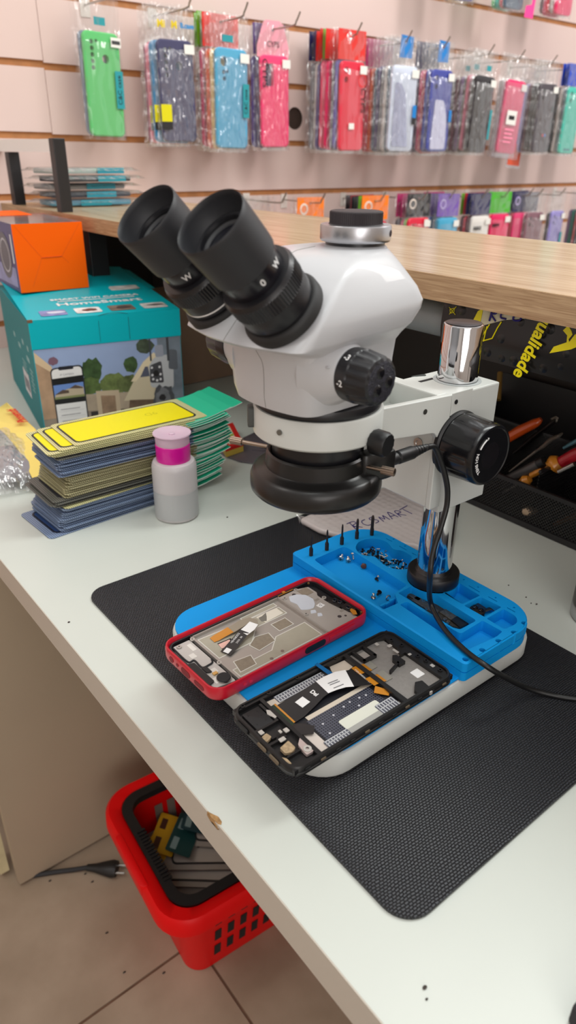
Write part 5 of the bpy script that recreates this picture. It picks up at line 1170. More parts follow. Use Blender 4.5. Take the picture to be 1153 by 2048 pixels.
cq = (Q[0]+Q[1]+Q[2]+Q[3])/4; MB().prism(blob(cq.x-.002, cq.y, .010, .008, 12, 5), .0178, .0180).build('green_print', mat('green_print', (150, 170, 70), .5), rb2, 0)

# ================================================================ bubble wrap with handwriting
bw = thing('bubble_wrap_pack', 'flat bubble-wrap packet marked in blue pen, lying behind the blue tray', 'packet', (.56, .54, .003))
outl = [pz(*q, .006) for q in ((600, 1044), (640, 1024), (700, 1000), (790, 975), (905, 1008), (905, 1075), (845, 1100), (712, 1076), (690, 1078), (640, 1066))]
ow = [(p.x, p.y) for p in outl]
BWM = bpy.data.materials.new('bubble_film'); BWM.use_nodes = True; nt = BWM.node_tree; b = nt.nodes['Principled BSDF']
b.inputs['Base Color'].default_value = (*lin((196, 188, 186)), 1); b.inputs['Roughness'].default_value = .3
tc = nt.nodes.new('ShaderNodeTexCoord'); vo = nt.nodes.new('ShaderNodeTexVoronoi'); vo.inputs['Scale'].default_value = 110; vo.inputs['Randomness'].default_value = .25; vo.feature = 'SMOOTH_F1'
bpn = nt.nodes.new('ShaderNodeBump'); bpn.inputs['Strength'].default_value = .55; bpn.inputs['Distance'].default_value = .003; bpn.invert = True
nt.links.new(tc.outputs['Object'], vo.inputs['Vector']); nt.links.new(vo.outputs['Distance'], bpn.inputs['Height']); nt.links.new(bpn.outputs['Normal'], b.inputs['Normal'])
MB().prism(roundpoly(ow, .004), .0032, .0110, .003).build('wrap_body', BWM, bw, 60)
# ruffled sealed edge on the left
L0, L1 = pz(600, 1044, .006), pz(700, 1080, .006)
def edge(u, v): p = L0.lerp(L1, u); return (p.x+.004*v, p.y+.012*v+.004*sin(u*21)*(1-v), .0036+.0075*v+.0016*sin(u*37+v*3)*(1-v))
MB().grid(edge, 30, 4).build('sealed_edge', clear('wrinkled_film'), bw, 60)
PEN = mat('blue_pen', (34, 22, 112), .5)
wl = [  # RC SMART, in units along the line
 [(0, 0), (.15, 1.0)], [(-.15, .95), (.45, 1.05), (.55, .75), (.1, .5), (.6, .0)], [(.05, .35), (.4, .2)],
 [(1.45, .9), (1.1, .8), (.95, .4), (1.15, .05), (1.6, .1)], [(2.2, 1.0), (1.85, .9), (1.8, .65), (2.15, .5), (2.2, .2), (1.8, .05)],
 [(2.5, 0), (2.6, .75), (2.8, .25), (3.0, .8), (3.1, .05)], [(3.3, 0), (3.6, .95), (3.75, .95), (3.9, .05)], [(3.35, .4), (3.85, .4)], [(4.1, .0), (4.2, .9), (4.5, .9), (4.55, .6), (4.2, .5), (4.6, .0)], [(5.0, .9), (5.15, .0)], [(4.7, .95), (5.7, 1.25)]]
a, c = pz(712, 1058, .0115), pz(830, 1026, .0115); d1 = (c-a)/5.4; d2 = Vector((-d1.y, d1.x, 0)).normalized()*.0165
lw = MB()
for l in wl: lw.tube(spline([a+d1*x+d2*y for x, y in l], 5), .00055, 6, flat=.4)
lw.build('handwriting', PEN, bw)

# ================================================================ mesh tool organiser under the counter
og = thing('mesh_organiser', 'black wire-mesh tool organiser under the counter at the right', 'organiser', (.77, .15, .001))
MESH = bpy.data.materials.new('wire_mesh'); MESH.use_nodes = True; nt = MESH.node_tree
for n in list(nt.nodes): nt.nodes.remove(n)
out_ = nt.nodes.new('ShaderNodeOutputMaterial'); mx = nt.nodes.new('ShaderNodeMixShader'); tr = nt.nodes.new('ShaderNodeBsdfTransparent'); pb = nt.nodes.new('ShaderNodeBsdfPrincipled')
pb.inputs['Base Color'].default_value = (*lin((22, 21, 22)), 1); pb.inputs['Roughness'].default_value = .4
tc = nt.nodes.new('ShaderNodeTexCoord'); mp = nt.nodes.new('ShaderNodeMapping'); mp.inputs['Rotation'].default_value = (pi/4, 0, 0); mp.inputs['Scale'].default_value = (0, 1, 1)
br = nt.nodes.new('ShaderNodeTexVoronoi'); br.inputs['Scale'].default_value = 330; br.inputs['Randomness'].default_value = 0
th = nt.nodes.new('ShaderNodeMath'); th.operation = 'GREATER_THAN'; th.inputs[1].default_value = .38
nt.links.new(tc.outputs['Object'], mp.inputs['Vector']); nt.links.new(mp.outputs[0], br.inputs['Vector']); nt.links.new(br.outputs['Distance'], th.inputs[0]); nt.links.new(th.outputs[0], mx.inputs['Fac'])
nt.links.new(tr.outputs[0], mx.inputs[1]); nt.links.new(pb.outputs[0], mx.inputs[2]); nt.links.new(mx.outputs[0], out_.inputs['Surface'])
OX0, OX1, OY0, OY1 = .694, .845, -.30, .57
MB().box(OX0, OY0, .001, OX1, OY1, .004).build('floor_panel', BLK_MET, og, 0)
MB().box(OX0, OY0, .004, OX0+.0012, OY1, .052).build('front_mesh', MESH, og, 0)
MB().box(OX0-.0015, OY0, .001, OX0+.0025, OY1, .008).box(OX0-.0015, OY0, .050, OX0+.0025, OY1, .055).build('front_frame', BLK_MET, og, 0)
for y in (.40, .22, .02): MB().box(OX0+.001, y, .004, OX1, y+.0012, .075).build('divider_mesh', MESH, og, 0); MB().box(OX0+.001, y-.001, .074, OX1, y+.0022, .077).build('divider_rail', BLK_MET, og, 0)
MB().box(.760, OY0, .004, .7612, OY1, .095).build('middle_mesh', MESH, og, 0); MB().box(.7590, OY0, .094, .7625, OY1, .097).build('middle_rail', BLK_MET, og, 0)
for y in (OY0, OY1-.002): MB().box(OX0, y, .001, OX1, y+.002, .100).build('end_panel', BLK_MET, og, 0)
MB().box(OX1-.002, OY0, .001, OX1, OY1, .13).build('rear_panel', BLK_MET, og, 0)
# tools lying in it
def tool(name, label, cat, parts, group=None):
    """parts: (part name, [(px, py, X)], radii, material, flat)"""
    p0 = px(*parts[0][1][0][:2], parts[0][1][0][2]); t = thing(name, label, cat, tuple(p0), 0, group)
    for nm, pts, rad, m, fl in parts:
        P = [px(x, y, X) for x, y, X in pts]; P = spline(P, 4) if len(P) > 2 else P
        if isinstance(rad, list):
            n0, n1 = len(rad), len(P); rad = [rad[min(n0-1, int(i*(n0-1)/(n1-1)))]*(1-((i*(n0-1)/(n1-1)) % 1))+rad[min(n0-1, int(i*(n0-1)/(n1-1))+1)]*((i*(n0-1)/(n1-1)) % 1) for i in range(n1)]
        MB().tube(P, rad, 12, flat=fl).build(nm, m, t)
    return t
ORH = mat('orange_handle', (190, 74, 20), .3, coat=.3)
tool('pliers', 'orange-handled pliers in the organiser beside the focus knob', 'pliers', [('handle', [(1010, 880, .74), (1040, 862, .745), (1072, 846, .75), (1083, 838, .752)], [.0075, .0085, .0072, .0035], ORH, .8), ('jaw', [(960, 905, .735), (1010, 880, .74)], [.005, .006], DKSTEEL, .6)])
tool('tweezers', 'black tweezers with a worn silver tip behind the orange pliers', 'tweezers', [('body', [(1030, 905, .75), (1070, 872, .755), (1105, 845, .76), (1113, 838, .762)], [.0060, .0066, .0068, .0040], mat('tweezer_black', (26, 22, 22), .45), .4), ('worn_tip', [(1108, 841, .760), (1115, 834, .764)], [.0062, .003], mat('worn_paint', (130, 124, 116), .5, var=(400, .8)), .4)])
tool('spatula', 'grey steel spudger with a broad paddle end in the organiser', 'spudger', [('shaft', [(1020, 943, .722), (1050, 920, .725), (1076, 900, .727)], [.0022, .0030, .0034], mat('spudger_grey', (116, 108, 100), .45, .4), .5), ('paddle', [(1074, 902, .727), (1086, 894, .728), (1104, 878, .73), (1118, 872, .732), (1122, 868, .732)], [.004, .0088, .0098, .0088, .0050], mat('spudger_grey', (116, 108, 100), .45), .25)])
tool('steel_tube_tool', 'grey faceted tube tool lying under the spudger in the organiser', 'tool', [('barrel', [(1018, 958, .715), (1060, 938, .717), (1078, 928, .718)], [.0055, .0066, .0064], mat('tube_grey', (86, 84, 84), .35, .5), 1), ('end_cap', [(1078, 928, .718), (1090, 922, .719)], [.0066, .0066], BLACK_PL, 1)])
AMB = mat('amber_handle', (206, 132, 40), .35, coat=.2)
tool('yellow_screwdriver', 'screwdriver with an amber ball handle low in the organiser', 'screwdriver', [('handle', [(1040, 968, .712), (1052, 962, .713), (1060, 958, .713)], [.004, .0075, .0045], AMB, 1), ('blade', [(1005, 985, .71), (1040, 968, .712)], [.0018, .0018], STEEL, 1)])
tool('ring_handled_pick', 'amber pick with a looped handle beside the steel tube', 'pick', [('handle', [(1064, 950, .716), (1076, 944, .717), (1086, 938, .718)], [.0055, .0060, .0040], AMB, .7), ('loop', [(1084, 942, .718), (1093, 936, .719), (1095, 928, .720), (1086, 928, .720), (1076, 938, .719)], .0017, AMB, 1)])
tool('red_screwdriver', 'red screwdriver with an amber collar at the right edge of the organiser', 'screwdriver', [('handle', [(1120, 926, .727), (1150, 910, .73), (1185, 893, .733)], [.0066, .0075, .0070], mat('red_handle', (176, 24, 40), .3, coat=.2), 1), ('collar', [(1108, 932, .725), (1113, 928, .7255), (1121, 924, .727)], [.0105, .0118, .0085], AMB, 1), ('blade', [(1080, 950, .722), (1110, 931, .725)], [.002, .002], STEEL, 1)])
tool('blue_pen_tool', 'light blue plastic opening stick at the right edge of the organiser', 'opening tool', [('stick', [(1128, 896, .745), (1150, 884, .748), (1180, 868, .75)], [.0028, .0045, .0048], mat('light_blue_plastic', (110, 160, 178), .4), .6)])
tool('steel_rod', 'short bright steel rod under the red screwdriver', 'rod', [('rod', [(1118, 944, .712), (1150, 928, .714)], [.0028, .0028], STEEL, 1)])
tool('rubber_bulb', 'small beige rubber cone lying on the front rail of the organiser', 'cone', [('cone', [(1051, 1021, .699), (1058, 1022, .699), (1073, 1022, .700)], [.0058, .0066, .0035], mat('beige_rubber', (164, 142, 118), .6), 1)])
tool('brown_brush', 'brown-handled brush half hidden low at the right of the organiser', 'brush', [('handle', [(1110, 1048, .715), (1140, 1036, .718), (1180, 1024, .72)], [.004, .007, .008], mat('brown_wood', (122, 78, 40), .5, var=(60, .3)), .6)])
tool('beige_stick', 'tan wooden stick leaning upright at the back of the organiser', 'stick', [('stick', [(997, 800, .80), (1001, 745, .82)], [.004, .0036], mat('tan_wood', (134, 104, 50), .5), 1)])

# ================================================================ black bubble mailer over the grey tube
mlr = thing('bubble_mailer', 'black bubble mailer with yellow print hanging under the counter edge', 'mailer bag', (.560, .25, .17))
MLM = bpy.data.materials.new('black_bubble_film'); MLM.use_nodes = True; nt = MLM.node_tree; b = nt.nodes['Principled BSDF']
b.inputs['Base Color'].default_value = (*lin((22, 20, 21)), 1); b.inputs['Roughness'].default_value = .3
tc = nt.nodes.new('ShaderNodeTexCoord'); vo = nt.nodes.new('ShaderNodeTexVoronoi'); vo.inputs['Scale'].default_value = 62; vo.inputs['Randomness'].default_value = .3
r = nt.nodes.new('ShaderNodeValToRGB'); r.color_ramp.elements[0].position = .30; r.color_ramp.elements[1].position = .42; r.color_ramp.elements[0].color = (1, 1, 1, 1); r.color_ramp.elements[1].color = (0, 0, 0, 1)
bpn = nt.nodes.new('ShaderNodeBump'); bpn.inputs['Strength'].default_value = .7; bpn.inputs['Distance'].default_value = .0016
nt.links.new(tc.outputs['Object'], vo.inputs['Vector']); nt.links.new(vo.outputs['Distance'], r.inputs['Fac']); nt.links.new(r.outputs['Color'], bpn.inputs['Height']); nt.links.new(bpn.outputs['Normal'], b.inputs['Normal'])
YA, YB = px(886, 640, .556).y, -.35
ZB = px(1050, 741, .556).z
def mz(u): return ZB
def mail(u, v, off=0.0):
    y = YA+(YB-YA)*u; z_ = ZB+(.2760-ZB)*v; rr = .0006*sin(u*23+v*4)+.0006*sin(v*9+u*5)
    return (.5560+rr*(1-v)*.8-.002*sin(pi*v)+off, y, z_)
mm = MB()
NU, NV_ = 36, 10
f1 = [mail(u/NU, v/NV_) for v in range(NV_+1) for u in range(NU+1)]; f2 = [mail(u/NU, v/NV_, .006) for v in range(NV_+1) for u in range(NU+1)]
def gf(o, flip): return [((o+v*(NU+1)+u, o+v*(NU+1)+u+1, o+(v+1)*(NU+1)+u+1, o+(v+1)*(NU+1)+u)[::-1 if flip else 1]) for v in range(NV_) for u in range(NU)]
n1 = len(f1); bdr = list(range(NU+1))+[v*(NU+1)+NU for v in range(1, NV_+1)]+[NV_*(NU+1)+u for u in range(NU-1, -1, -1)]+[v*(NU+1) for v in range(NV_-1, 0, -1)]
mm.add(f1+f2, gf(0, False)+gf(n1, True)+[(bdr[i], n1+bdr[i], n1+bdr[(i+1) % len(bdr)], bdr[(i+1) % len(bdr)]) for i in range(len(bdr))])
mlo = mm.build('mailer_film', MLM, mlr, 60)
YP = mat('yellow_ink', (238, 222, 0), .4)
def on_mail(pts): 
    out = []
    for x, y in pts:
        p = px(x, y, .556); u = (p.y-YA)/(YB-YA); v = (p.z-ZB)/(.2760-ZB); q = mail(u, v); out.append(Vector((q[0]-.0006, q[1], q[2])))
    return out
def mprint(name, pts, m=YP):
    P = on_mail(pts); n2 = len(P); c = sum(P, Vector((0, 0, 0)))/n2
    return MB().add(P+[p+Vector((.0005, 0, 0)) for p in P], [tuple(range(n2)), tuple(range(2*n2-1, n2-1, -1))]+[(i, n2+i, n2+(i+1) % n2, (i+1) % n2) for i in range(n2)]).build(name, m, mlo, 0)
def mtube(name, pts, r_=.0004, m=YP): return MB().tube(on_mail(pts), r_, 6).build(name, m, mlo)
mprint('yellow_logo', [(1103.7, 705.5), (1112, 692.5), (1136.8, 684), (1139, 672), (1128.5, 660.5), (1138, 651), (1145, 661.7), (1147.5, 668.8), (1137, 682), (1141.5, 684), (1153, 668), (1168, 676), (1160, 692), (1146, 698)])
mprint('yellow_stripe', [(949, 642), (958, 622), (968, 616), (965, 640), (962, 650)])
mtube('yellow_outline', [(1006, 643), (999, 655), (989, 676), (970, 681), (966, 676), (983, 648)], .0006)
for k in range(3): mtube('yellow_hatching', [(968+k*5, 652), (963+k*4, 682)], .0005)
mtube('small_mark', [(903, 618), (912, 616), (911, 624), (904, 626), (903, 618)], .0004); mtube('small_mark', [(901, 614), (914, 629)], .0003); mtube('small_mark', [(915, 613), (902, 628)], .0003)
P_ = on_mail([(1094, 652), (1053, 732)]); dd = P_[1]-P_[0]
text('yellow_lettering', 'qualidade', .0172, YP, frame((P_[0]+P_[1])/2+Vector((-.0045, 0, 0)), Vector((0, dd.y, dd.z)), Vector((0, dd.z, -dd.y))), mlo, .0005, .0001, .95)
# masking tape with pen writing
MT = mat('masking_tape', (214, 206, 176), .6)
tp = mprint('masking_tape', [(964, 652), (969, 614), (1000, 619), (1085, 634), (1095, 634), (1010, 640)], MT)
P_ = on_mail([(984, 632), (1070, 636)]); d1 = (P_[1]-P_[0])/3.6; d2 = Vector((0, 0, .012))
wr = MB()
for l in ([(0, 0), (.15, 1)], [(-.1, .9), (.5, 1), (.5, .6), (.1, .5), (.55, 0)], [(1.35, .8), (1.0, .7), (.95, .3), (1.4, .2)], [(2.1, .7), (2.0, .2), (2.5, .15), (2.7, .5)]): wr.tube(spline([P_[0]+d1*x+d2*(y-.35)+Vector((-.0010, 0, 0)) for x, y in l], 5), .0009, 6)
wr.build('pen_writing', mat('blue_pen', (34, 22, 112), .5), tp)

# ================================================================ dark canister at the right edge
cq = pz(1161, 1245, 0); can = thing('dark_canister', 'dark brown canister with a silver foot at the right edge of the desk', 'canister', (cq.x+.024, cq.y-.010, .001)); local(can)
MB().lathe([(.0300, 0), (.0308, .0010), (.0308, .0120), (.0302, .0130)], 56).build('silver_foot', ALU, can, 40)
MB().lathe([(.0302, .0130), (.0306, .0140), (.0306, .0760), (.0290, .0790), (0, .0795)], 56).build('canister_body', mat('dark_brown_gloss', (38, 26, 26), .3), can, 40)
# dark thing just entering the bottom right corner
kq = pz(1153, 2012, 0)
cl = MB().prism(roundpoly([(.2430, .0680), (.3400, .0660), (.3360, -.1000), (.2380, -.0980)], .004), .0006, .0150, .002)
tag(cl.build('fabric_case', mat('dark_fabric', (48, 46, 50), .9, bump=(900, .8, .001)), None, 40, loc=(.245, .03, .0006)), 'corner of a dark grey fabric case at the lower right of the desk', 'case')

# ================================================================ flat bagged cases piled on the counter end
PILEC = [((96, 160, 190), 'blue'), ((70, 74, 84), 'dark'), ((150, 150, 150), 'grey'), ((60, 66, 74), 'charcoal'), ((176, 190, 186), 'pale')]
pl_lab = ['lowest bagged phone case of the flat pile on the counter end, blue', 'second bagged case up in the flat pile on the counter, dark', 'third bagged case up in the flat pile on the counter, grey', 'fourth bagged case up in the flat pile on the counter, charcoal', 'top bagged phone case of the flat pile on the counter, pale with a teal band']
SILF = clear('silver_bag', (214, 220, 224), .22, .12, (60, 1.0, .010), .12)
for k in range(5):
    t = thing('bagged_phone_case', pl_lab[k], 'phone case', (.632+.006*(k % 2), 1.485+.010*(k % 3), CZ1+.0006+k*.0142), math.radians(-2+3*k), 'bagged cases piled on the counter end'); local(t)
    MB().prism(rrect(.170, .082, .012, 5, .02, 0), .002, .011, .002).build('phone_case', mat('pile_%s' % PILEC[k][1], PILEC[k][0], .4), t, 40)
    r7 = random.Random(k); MB().grid(lambda u, v: (-.088+.225*u, -.052+.104*v, .0128 if .05 < u < .95 and .05 < v < .95 else .006+.002*r7.random()), 14, 8).build('clear_bag', SILF, t, 60)
    MB().box(-.008+.01*k, -.0445, .0018, .056+.01*k, -.0432, .0118).build('teal_band', mat('teal_band', (40, 150, 170), .4), t, 0)

# ================================================================ crumbs on the desk
for i, (x, y, s_) in enumerate(((455, 1035, .0011), (850, 1976, .0013), (1053, 1195, .0009), (1074, 1209, .0011), (1063, 1207, .0008), (1018, 1171, .0008), (138, 1245, .0011), (854, 1999, .0008))):
    q = pz(x, y, 0); o = MB().sphere((q.x, q.y, s_*.5), s_, 8, (1.2, .8, .5)).build('crumb', mat('crumb_dark', (60, 52, 46), .8), None, 40, loc=(q.x, q.y, 0))
    tag(o, ['dark crumb on the desk right of the pump bottle', 'dark crumb near the bottom of the desk below the mat corner', 'dark crumb behind the blue tray, nearest the canister but one', 'largest of the crumbs between tray and canister', 'crumb just left of the largest one by the canister', 'crumb on the desk behind the right end of the blue tray', 'tan crumb by the left desk edge beside the mat', 'faint crumb beneath the one near the bottom of the desk'][i], 'crumb')
# ================================================================ phone cases hanging on the slat wall
HOOKM = mat('hook_wire', (176, 168, 160), .3, .9); CLIPM = mat('hook_clip', (222, 214, 206), .4)
BAGM = clear('case_bag', (250, 248, 246), .05, .08, (26, 1.0, .014), .03)
BAGC = clear('crinkled_bag', (250, 250, 248), .10, .10, (55, 1.0, .012), .05)
STICK = mat('price_sticker', (238, 236, 230), .6)
def holes_for(k):
    """openings in the back of the case, seen from outside (x right, z up from the case bottom)"""
    if k == 'row': return [circle(.0042, 12, -.022, .146-.0105*i) for i in range(5)]+[circle(.0030, 10, -.012, .148)]+[circle(.0075, 18, .006, .120)]
    if k == 'tri': return [circle(.0085, 18, -.020, .140), circle(.0042, 12, -.020, .122), circle(.0036, 12, -.012, .124), circle(.0042, 12, -.019, .111)]
    if k == 'win': return [roundpoly([(-.026, .106), (-.004, .106), (-.004, .148), (-.026, .148)], .003, 3)]
    if k == 'two': return [circle(.0062, 14, -.022, .146), circle(.0062, 14, -.022, .128)]
    if k == 'four': return [circle(.0060, 14, -.022, .146), circle(.0060, 14, -.022, .128), circle(.0034, 10, -.008, .141), circle(.0034, 10, -.008, .124)]
    return []
case_cache = {}
def case_mesh(k, m, hollow):
    key = (k, m.name)
    if key in case_cache: return case_cache[key]
    mb = MB(); mb.X = Matrix(((1, 0, 0, 0), (0, 0, -1, 0), (0, 1, 0, -.222), (0, 0, 0, 1)))
    mb.prism(rrect(.078, .176, .011, 5, 0, .088), .0, .0092, .0024, [[(x, y+.0125) for x, y in h] for h in holes_for(k)])
    o = mb.build('phone_case', m, None, 40, loc=(0, 0, 0)); me = o.data; bpy.data.objects.remove(o); case_cache[key] = me; return me
def raw(name, me, parent):
    o = bpy.data.objects.new(name, me); COL.objects.link(o); o.parent = parent; BASE[o.name] = (0, 0, 0); return o
bag_me = []
for sd in range(3):
    rr = random.Random(sd+20); off = [[rr.uniform(-.0012, .0012) for _ in range(9)] for _ in range(20)]
    def bg(u, v):
        x, z_ = -.047+.094*u, -.229+.241*v; edge_ = min(u, 1-u)*2; base_ = -.0112 if z_ < -.056 else -.0030
        k = min(1, edge_*3.5); return (x+off[int(v*19)][0]*.7, base_*k+off[int(v*19)][int(u*8)]*(1.6 if z_ > -.056 else .9), z_)
    o = MB().grid(bg, 8, 19).build('clear_bag', BAGM, None, 70, loc=(0, 0, 0)); bag_me.append(o.data); bpy.data.objects.remove(o)
bag_cr = []
for me in bag_me:
    m2 = me.copy(); m2.materials.clear(); m2.materials.append(BAGC); bag_cr.append(m2)
hdr_cache = {}
def header_mesh(m, shape):
    key = (m.name, shape)
    if key in hdr_cache: return hdr_cache[key]
    mb = MB(); mb.X = Matrix(((1, 0, 0, 0), (0, 0, -1, 0), (0, 1, 0, 0), (0, 0, 0, 1)))
    pts = {'rect': [(-.043, -.043), (.043, -.043), (.043, .013), (-.043, .013)], 'trap': [(-.043, -.050), (.043, -.050), (.043, -.030), (.030, .010), (.018, .017), (-.018, .017), (-.026, .012), (-.043, -.030)], 'small': [(-.016, -.030), (.022, -.030), (.024, .012), (-.014, .014)]}[shape]
    mb.prism(pts, .0014, .0022, 0, [circle(.0030, 12, 0, 0)])
    o = mb.build('header_card', m, None, 0, loc=(0, 0, 0)); me = o.data; bpy.data.objects.remove(o); hdr_cache[key] = me; return me
def flatpl(name, pts, y, m, parent):
    mb = MB(); mb.X = Matrix(((1, 0, 0, 0), (0, 0, -1, y), (0, 1, 0, 0), (0, 0, 0, 1))); return mb.prism(pts, 0, .0002).build(name, m, parent, 0)
def txt(name, s, size, m, x, z_, y, parent, rot=0.0, sx=1.0, bold=0.0):
    return text(name, s, size, m, Matrix.Translation((x, y, z_)) @ Matrix.Rotation(pi/2, 4, 'X') @ Matrix.Rotation(rot, 4, 'Z'), parent, bold, .0001, sx)
C = dict(green=(96, 196, 116), slate=(120, 132, 150), navy=(70, 70, 104), blue=(44, 128, 180), pink=(226, 60, 116), berry=(150, 50, 92), sky=(84, 170, 208), cream=(224, 190, 124), orange=(222, 88, 40), hot=(232, 24, 96), rose=(248, 64, 120), purple=(78, 60, 120), violet=(96, 84, 160), red=(226, 26, 60), clear=(206, 198, 194), grey=(120, 116, 122), black=(44, 40, 44), holo=(206, 214, 232), royal=(60, 70, 160), olive=(66, 68, 52), dusty=(196, 120, 136), magenta=(238, 0, 100), lilac=(150, 140, 208), charcoal=(74, 66, 74), teal=(64, 196, 176), maroon=(92, 44, 58), mauve=(134, 92, 104), white=(232, 228, 222), crimson=(206, 34, 66), plum=(112, 84, 122), lime=(120, 190, 40), jade=(60, 120, 110), steel=(74, 96, 118), cyan=(70, 168, 206))
CM = {k: mat('case_'+k, v, .34, coat=.1) for k, v in C.items()}
HD = dict(red=(226, 36, 24), pink=(240, 160, 176), lime=(110, 180, 30), orange=(255, 130, 10), black=(44, 42, 46), purple=(120, 84, 176), navy=(38, 34, 84), green=(76, 186, 40), blue=(20, 100, 214), deepblue=(16, 70, 200), violet=(92, 64, 132), bluelabel=(0, 126, 206), magenta=(190, 40, 110), crimson=(190, 20, 50))
HM = {k: mat('header_'+k, v, .42) for k, v in HD.items()}
ORDN = ['front', 'second', 'third', 'fourth', 'fifth', 'sixth', 'seventh', 'eighth', 'ninth', 'tenth']
nb = [0]
def pack(colour, hole, header, hshape, loc, lab, grp, sc, rz=0.0, ry=0.0, crinkle=False, sticker=False):
    t = thing('phone_case_pack', lab, 'phone case', loc, 0, grp, rot=(0, ry, rz)); local(t); t.scale = (sc,)*3
    raw('phone_case', case_mesh(hole, CM[colour], True), t)
    nb[0] += 1; raw('clear_bag', (bag_cr if crinkle else bag_me)[nb[0] % 3], t)
    if header: raw('header_card', header_mesh(HM[header], hshape), t)
    if sticker: flatpl('price_sticker', [(.018, -.069), (.040, -.069), (.040, -.053), (.018, -.053)], -.0125, STICK, t)
    return t
def hook(x, z, L, lab, grp):
    t = thing('display_hook', lab, 'hook', (x, YW, z), 0, grp)
    MB().box(x-.011, YW-.0018, z-.022, x+.011, YW, z+.014).build('clip_plate', CLIPM, t, 0, bevel=.0006)
    pts = [(x, YW-.001, z), (x, YW-.02, z-.001), (x, YW-L+.03, z-.002), (x, YW-L+.012, z+.006), (x+.001, YW-L, z+.022)]
    MB().tube(spline([Vector(p) for p in pts], 6), .0020, 8).build('wire', HOOKM, t)
    return t
PITCH = .0125
def stack(xc, yc, d, zrow, cols, where, grp, sc=1.14, L=.17, header=None, hshape='rect', holes='row', crk=False, tilt=0.0):
    """cases on one hook: xc, yc photo position of the front case's middle; d its distance from the wall"""
    X = px_ = py(xc, yc, YW-d).x; res = []
    for i, c in enumerate(cols):
        if isinstance(c, str): c = (c, header, hshape)
        dd = d-i*PITCH
        if dd < .012: dd = .012-.0005*i
        r8 = random.Random(int(xc)*31+i)
        col, hh, hs = c
        lab = f'{"" if i else "front "}{col if col not in ("hot", "rose", "holo", "royal", "cream", "jade") else dict(hot="hot pink", rose="rose pink", holo="pale iridescent", royal="royal blue", cream="pale yellow", jade="dark teal")[col]} phone case{"" if not i else ", "+ORDN[i]+" in line"} on {where}'
        if i == 0: lab = lab.replace('front ', '')+', hanging foremost'
        t = pack(col, holes if i == 0 else 'row', hh, hs, (X+r8.uniform(-.003, .003)+(0 if i == 0 else -.002), YW-dd, zrow-.003+r8.uniform(-.003, .003)), lab, grp, sc, r8.uniform(-.10, .10), tilt+r8.uniform(-.02, .02), crk or r8.random() < .35, i == 0)
        res.append(t)
    hook(X, zrow, L, 'wire display hook carrying '+where.replace('the ', '').replace(' hook', ' cases') if False else 'wire display hook holding the cases of '+where, grp.replace('cases', 'hooks'))
    return res
G1 = 'phone cases on the upper hooks'; Z1 = .667
h = stack(208, 175, .055, Z1+.004, ['green', 'slate'], 'the leftmost upper hook', G1, 1.07, L=.17, holes='row')
flatpl('teal_print', [(-.010, -.035), (.014, -.035), (.014, -.022), (-.010, -.022)], -.0036, mat('teal_ink', (30, 150, 160), .4), h[0]); fl = flatpl('teal_band', [(.022, -.172), (.0395, -.172), (.0395, -.108), (.022, -.108)], -.0126, mat('teal_ink', (30, 150, 160), .4), h[0])
txt('black_script', 'C&C case', .0125, INK, .0305, -.140, -.0131, h[0], pi/2)
flatpl('dark_sticker_print', [(.020, -.064), (.038, -.064), (.038, -.058), (.020, -.058)], -.0129, mat('sticker_print', (60, 60, 60), .6), h[0])
h = stack(350, 190, .080, Z1, ['navy', 'blue', 'blue', 'pink', 'berry'], 'the second upper hook, yellow banded', G1, 1.10, crk=True)
BANDY = mat('yellow_band', (222, 214, 0), .4); BANDB = mat('black_band', (40, 38, 40), .4)
for t in h[:4]:
    flatpl('yellow_band', [(-.041, -.186), (-.018, -.186), (-.018, -.156), (-.041, -.156)], -.0126, BANDY, t); flatpl('black_band', [(-.041, -.200), (-.018, -.200), (-.018, -.186), (-.041, -.186)], -.0126, BANDB, t)
for x, c_, s in ((-.026, (236, 210, 40), 'Mi'), (.002, (236, 210, 40), 'M'), (.030, (60, 140, 200), 'B.case')): txt('bag_print', s, .017 if x < .02 else .012, mat('bag_ink%d' % c_[0], c_, .4), x, -.022, -.0060, h[0], 0, 1, .0006)
h = stack(460, 205, .095, Z1-.002, ['sky', 'cream', ('orange', 'red', 'rect'), ('pink', 'red', 'rect'), ('pink', 'lime', 'rect'), ('clear', 'lime', 'rect')], 'the third upper hook', G1, 1.13, holes='tri', crk=True)
flatpl('teal_band', [(.024, -.165), (.0395, -.165), (.0395, -.105), (.024, -.105)], -.0126, mat('teal_ink', (30, 150, 160), .4), h[0]); txt('black_script', 'C&C case', .011, INK, .0315, -.136, -.0131, h[0], pi/2); flatpl('teal_print', [(-.020, -.036), (.006, -.036), (.006, -.024), (-.020, -.024)], -.0046, mat('teal_ink', (30, 150, 160), .4), h[0])
for t in h[3:6]: txt('black_lettering', 'CYPS', .020, INK, -.030, -.130, -.0126, t, -pi/2, 1.2)
h = stack(546, 205, .070, Z1-.004, [('rose', 'pink', 'trap'), ('purple', 'violet', 'rect'), ('violet', None, 'rect')], 'the fourth upper hook, pink headed', G1, 1.10, holes='win')
txt('header_lettering', 'CYPS', .015, mat('dark_pink_ink', (84, 36, 48), .5), 0, -.026, -.0032, h[0]); txt('black_lettering', 'CYPS', .020, INK, -.031, -.080, -.0128, h[0], -pi/2, 1.2)
h = stack(700, 205, .140, Z1-.006, [('red', 'red', 'rect'), ('violet', None, 'rect'), ('grey', None, 'rect'), ('hot', 'red', 'rect'), ('pink', 'lime', 'rect'), ('hot', 'red', 'rect'), ('purple', 'red', 'rect'), ('clear', 'navy', 'rect'), ('grey', 'navy', 'rect')], 'the fifth upper hook, red headed', G1, 1.11, holes='two')
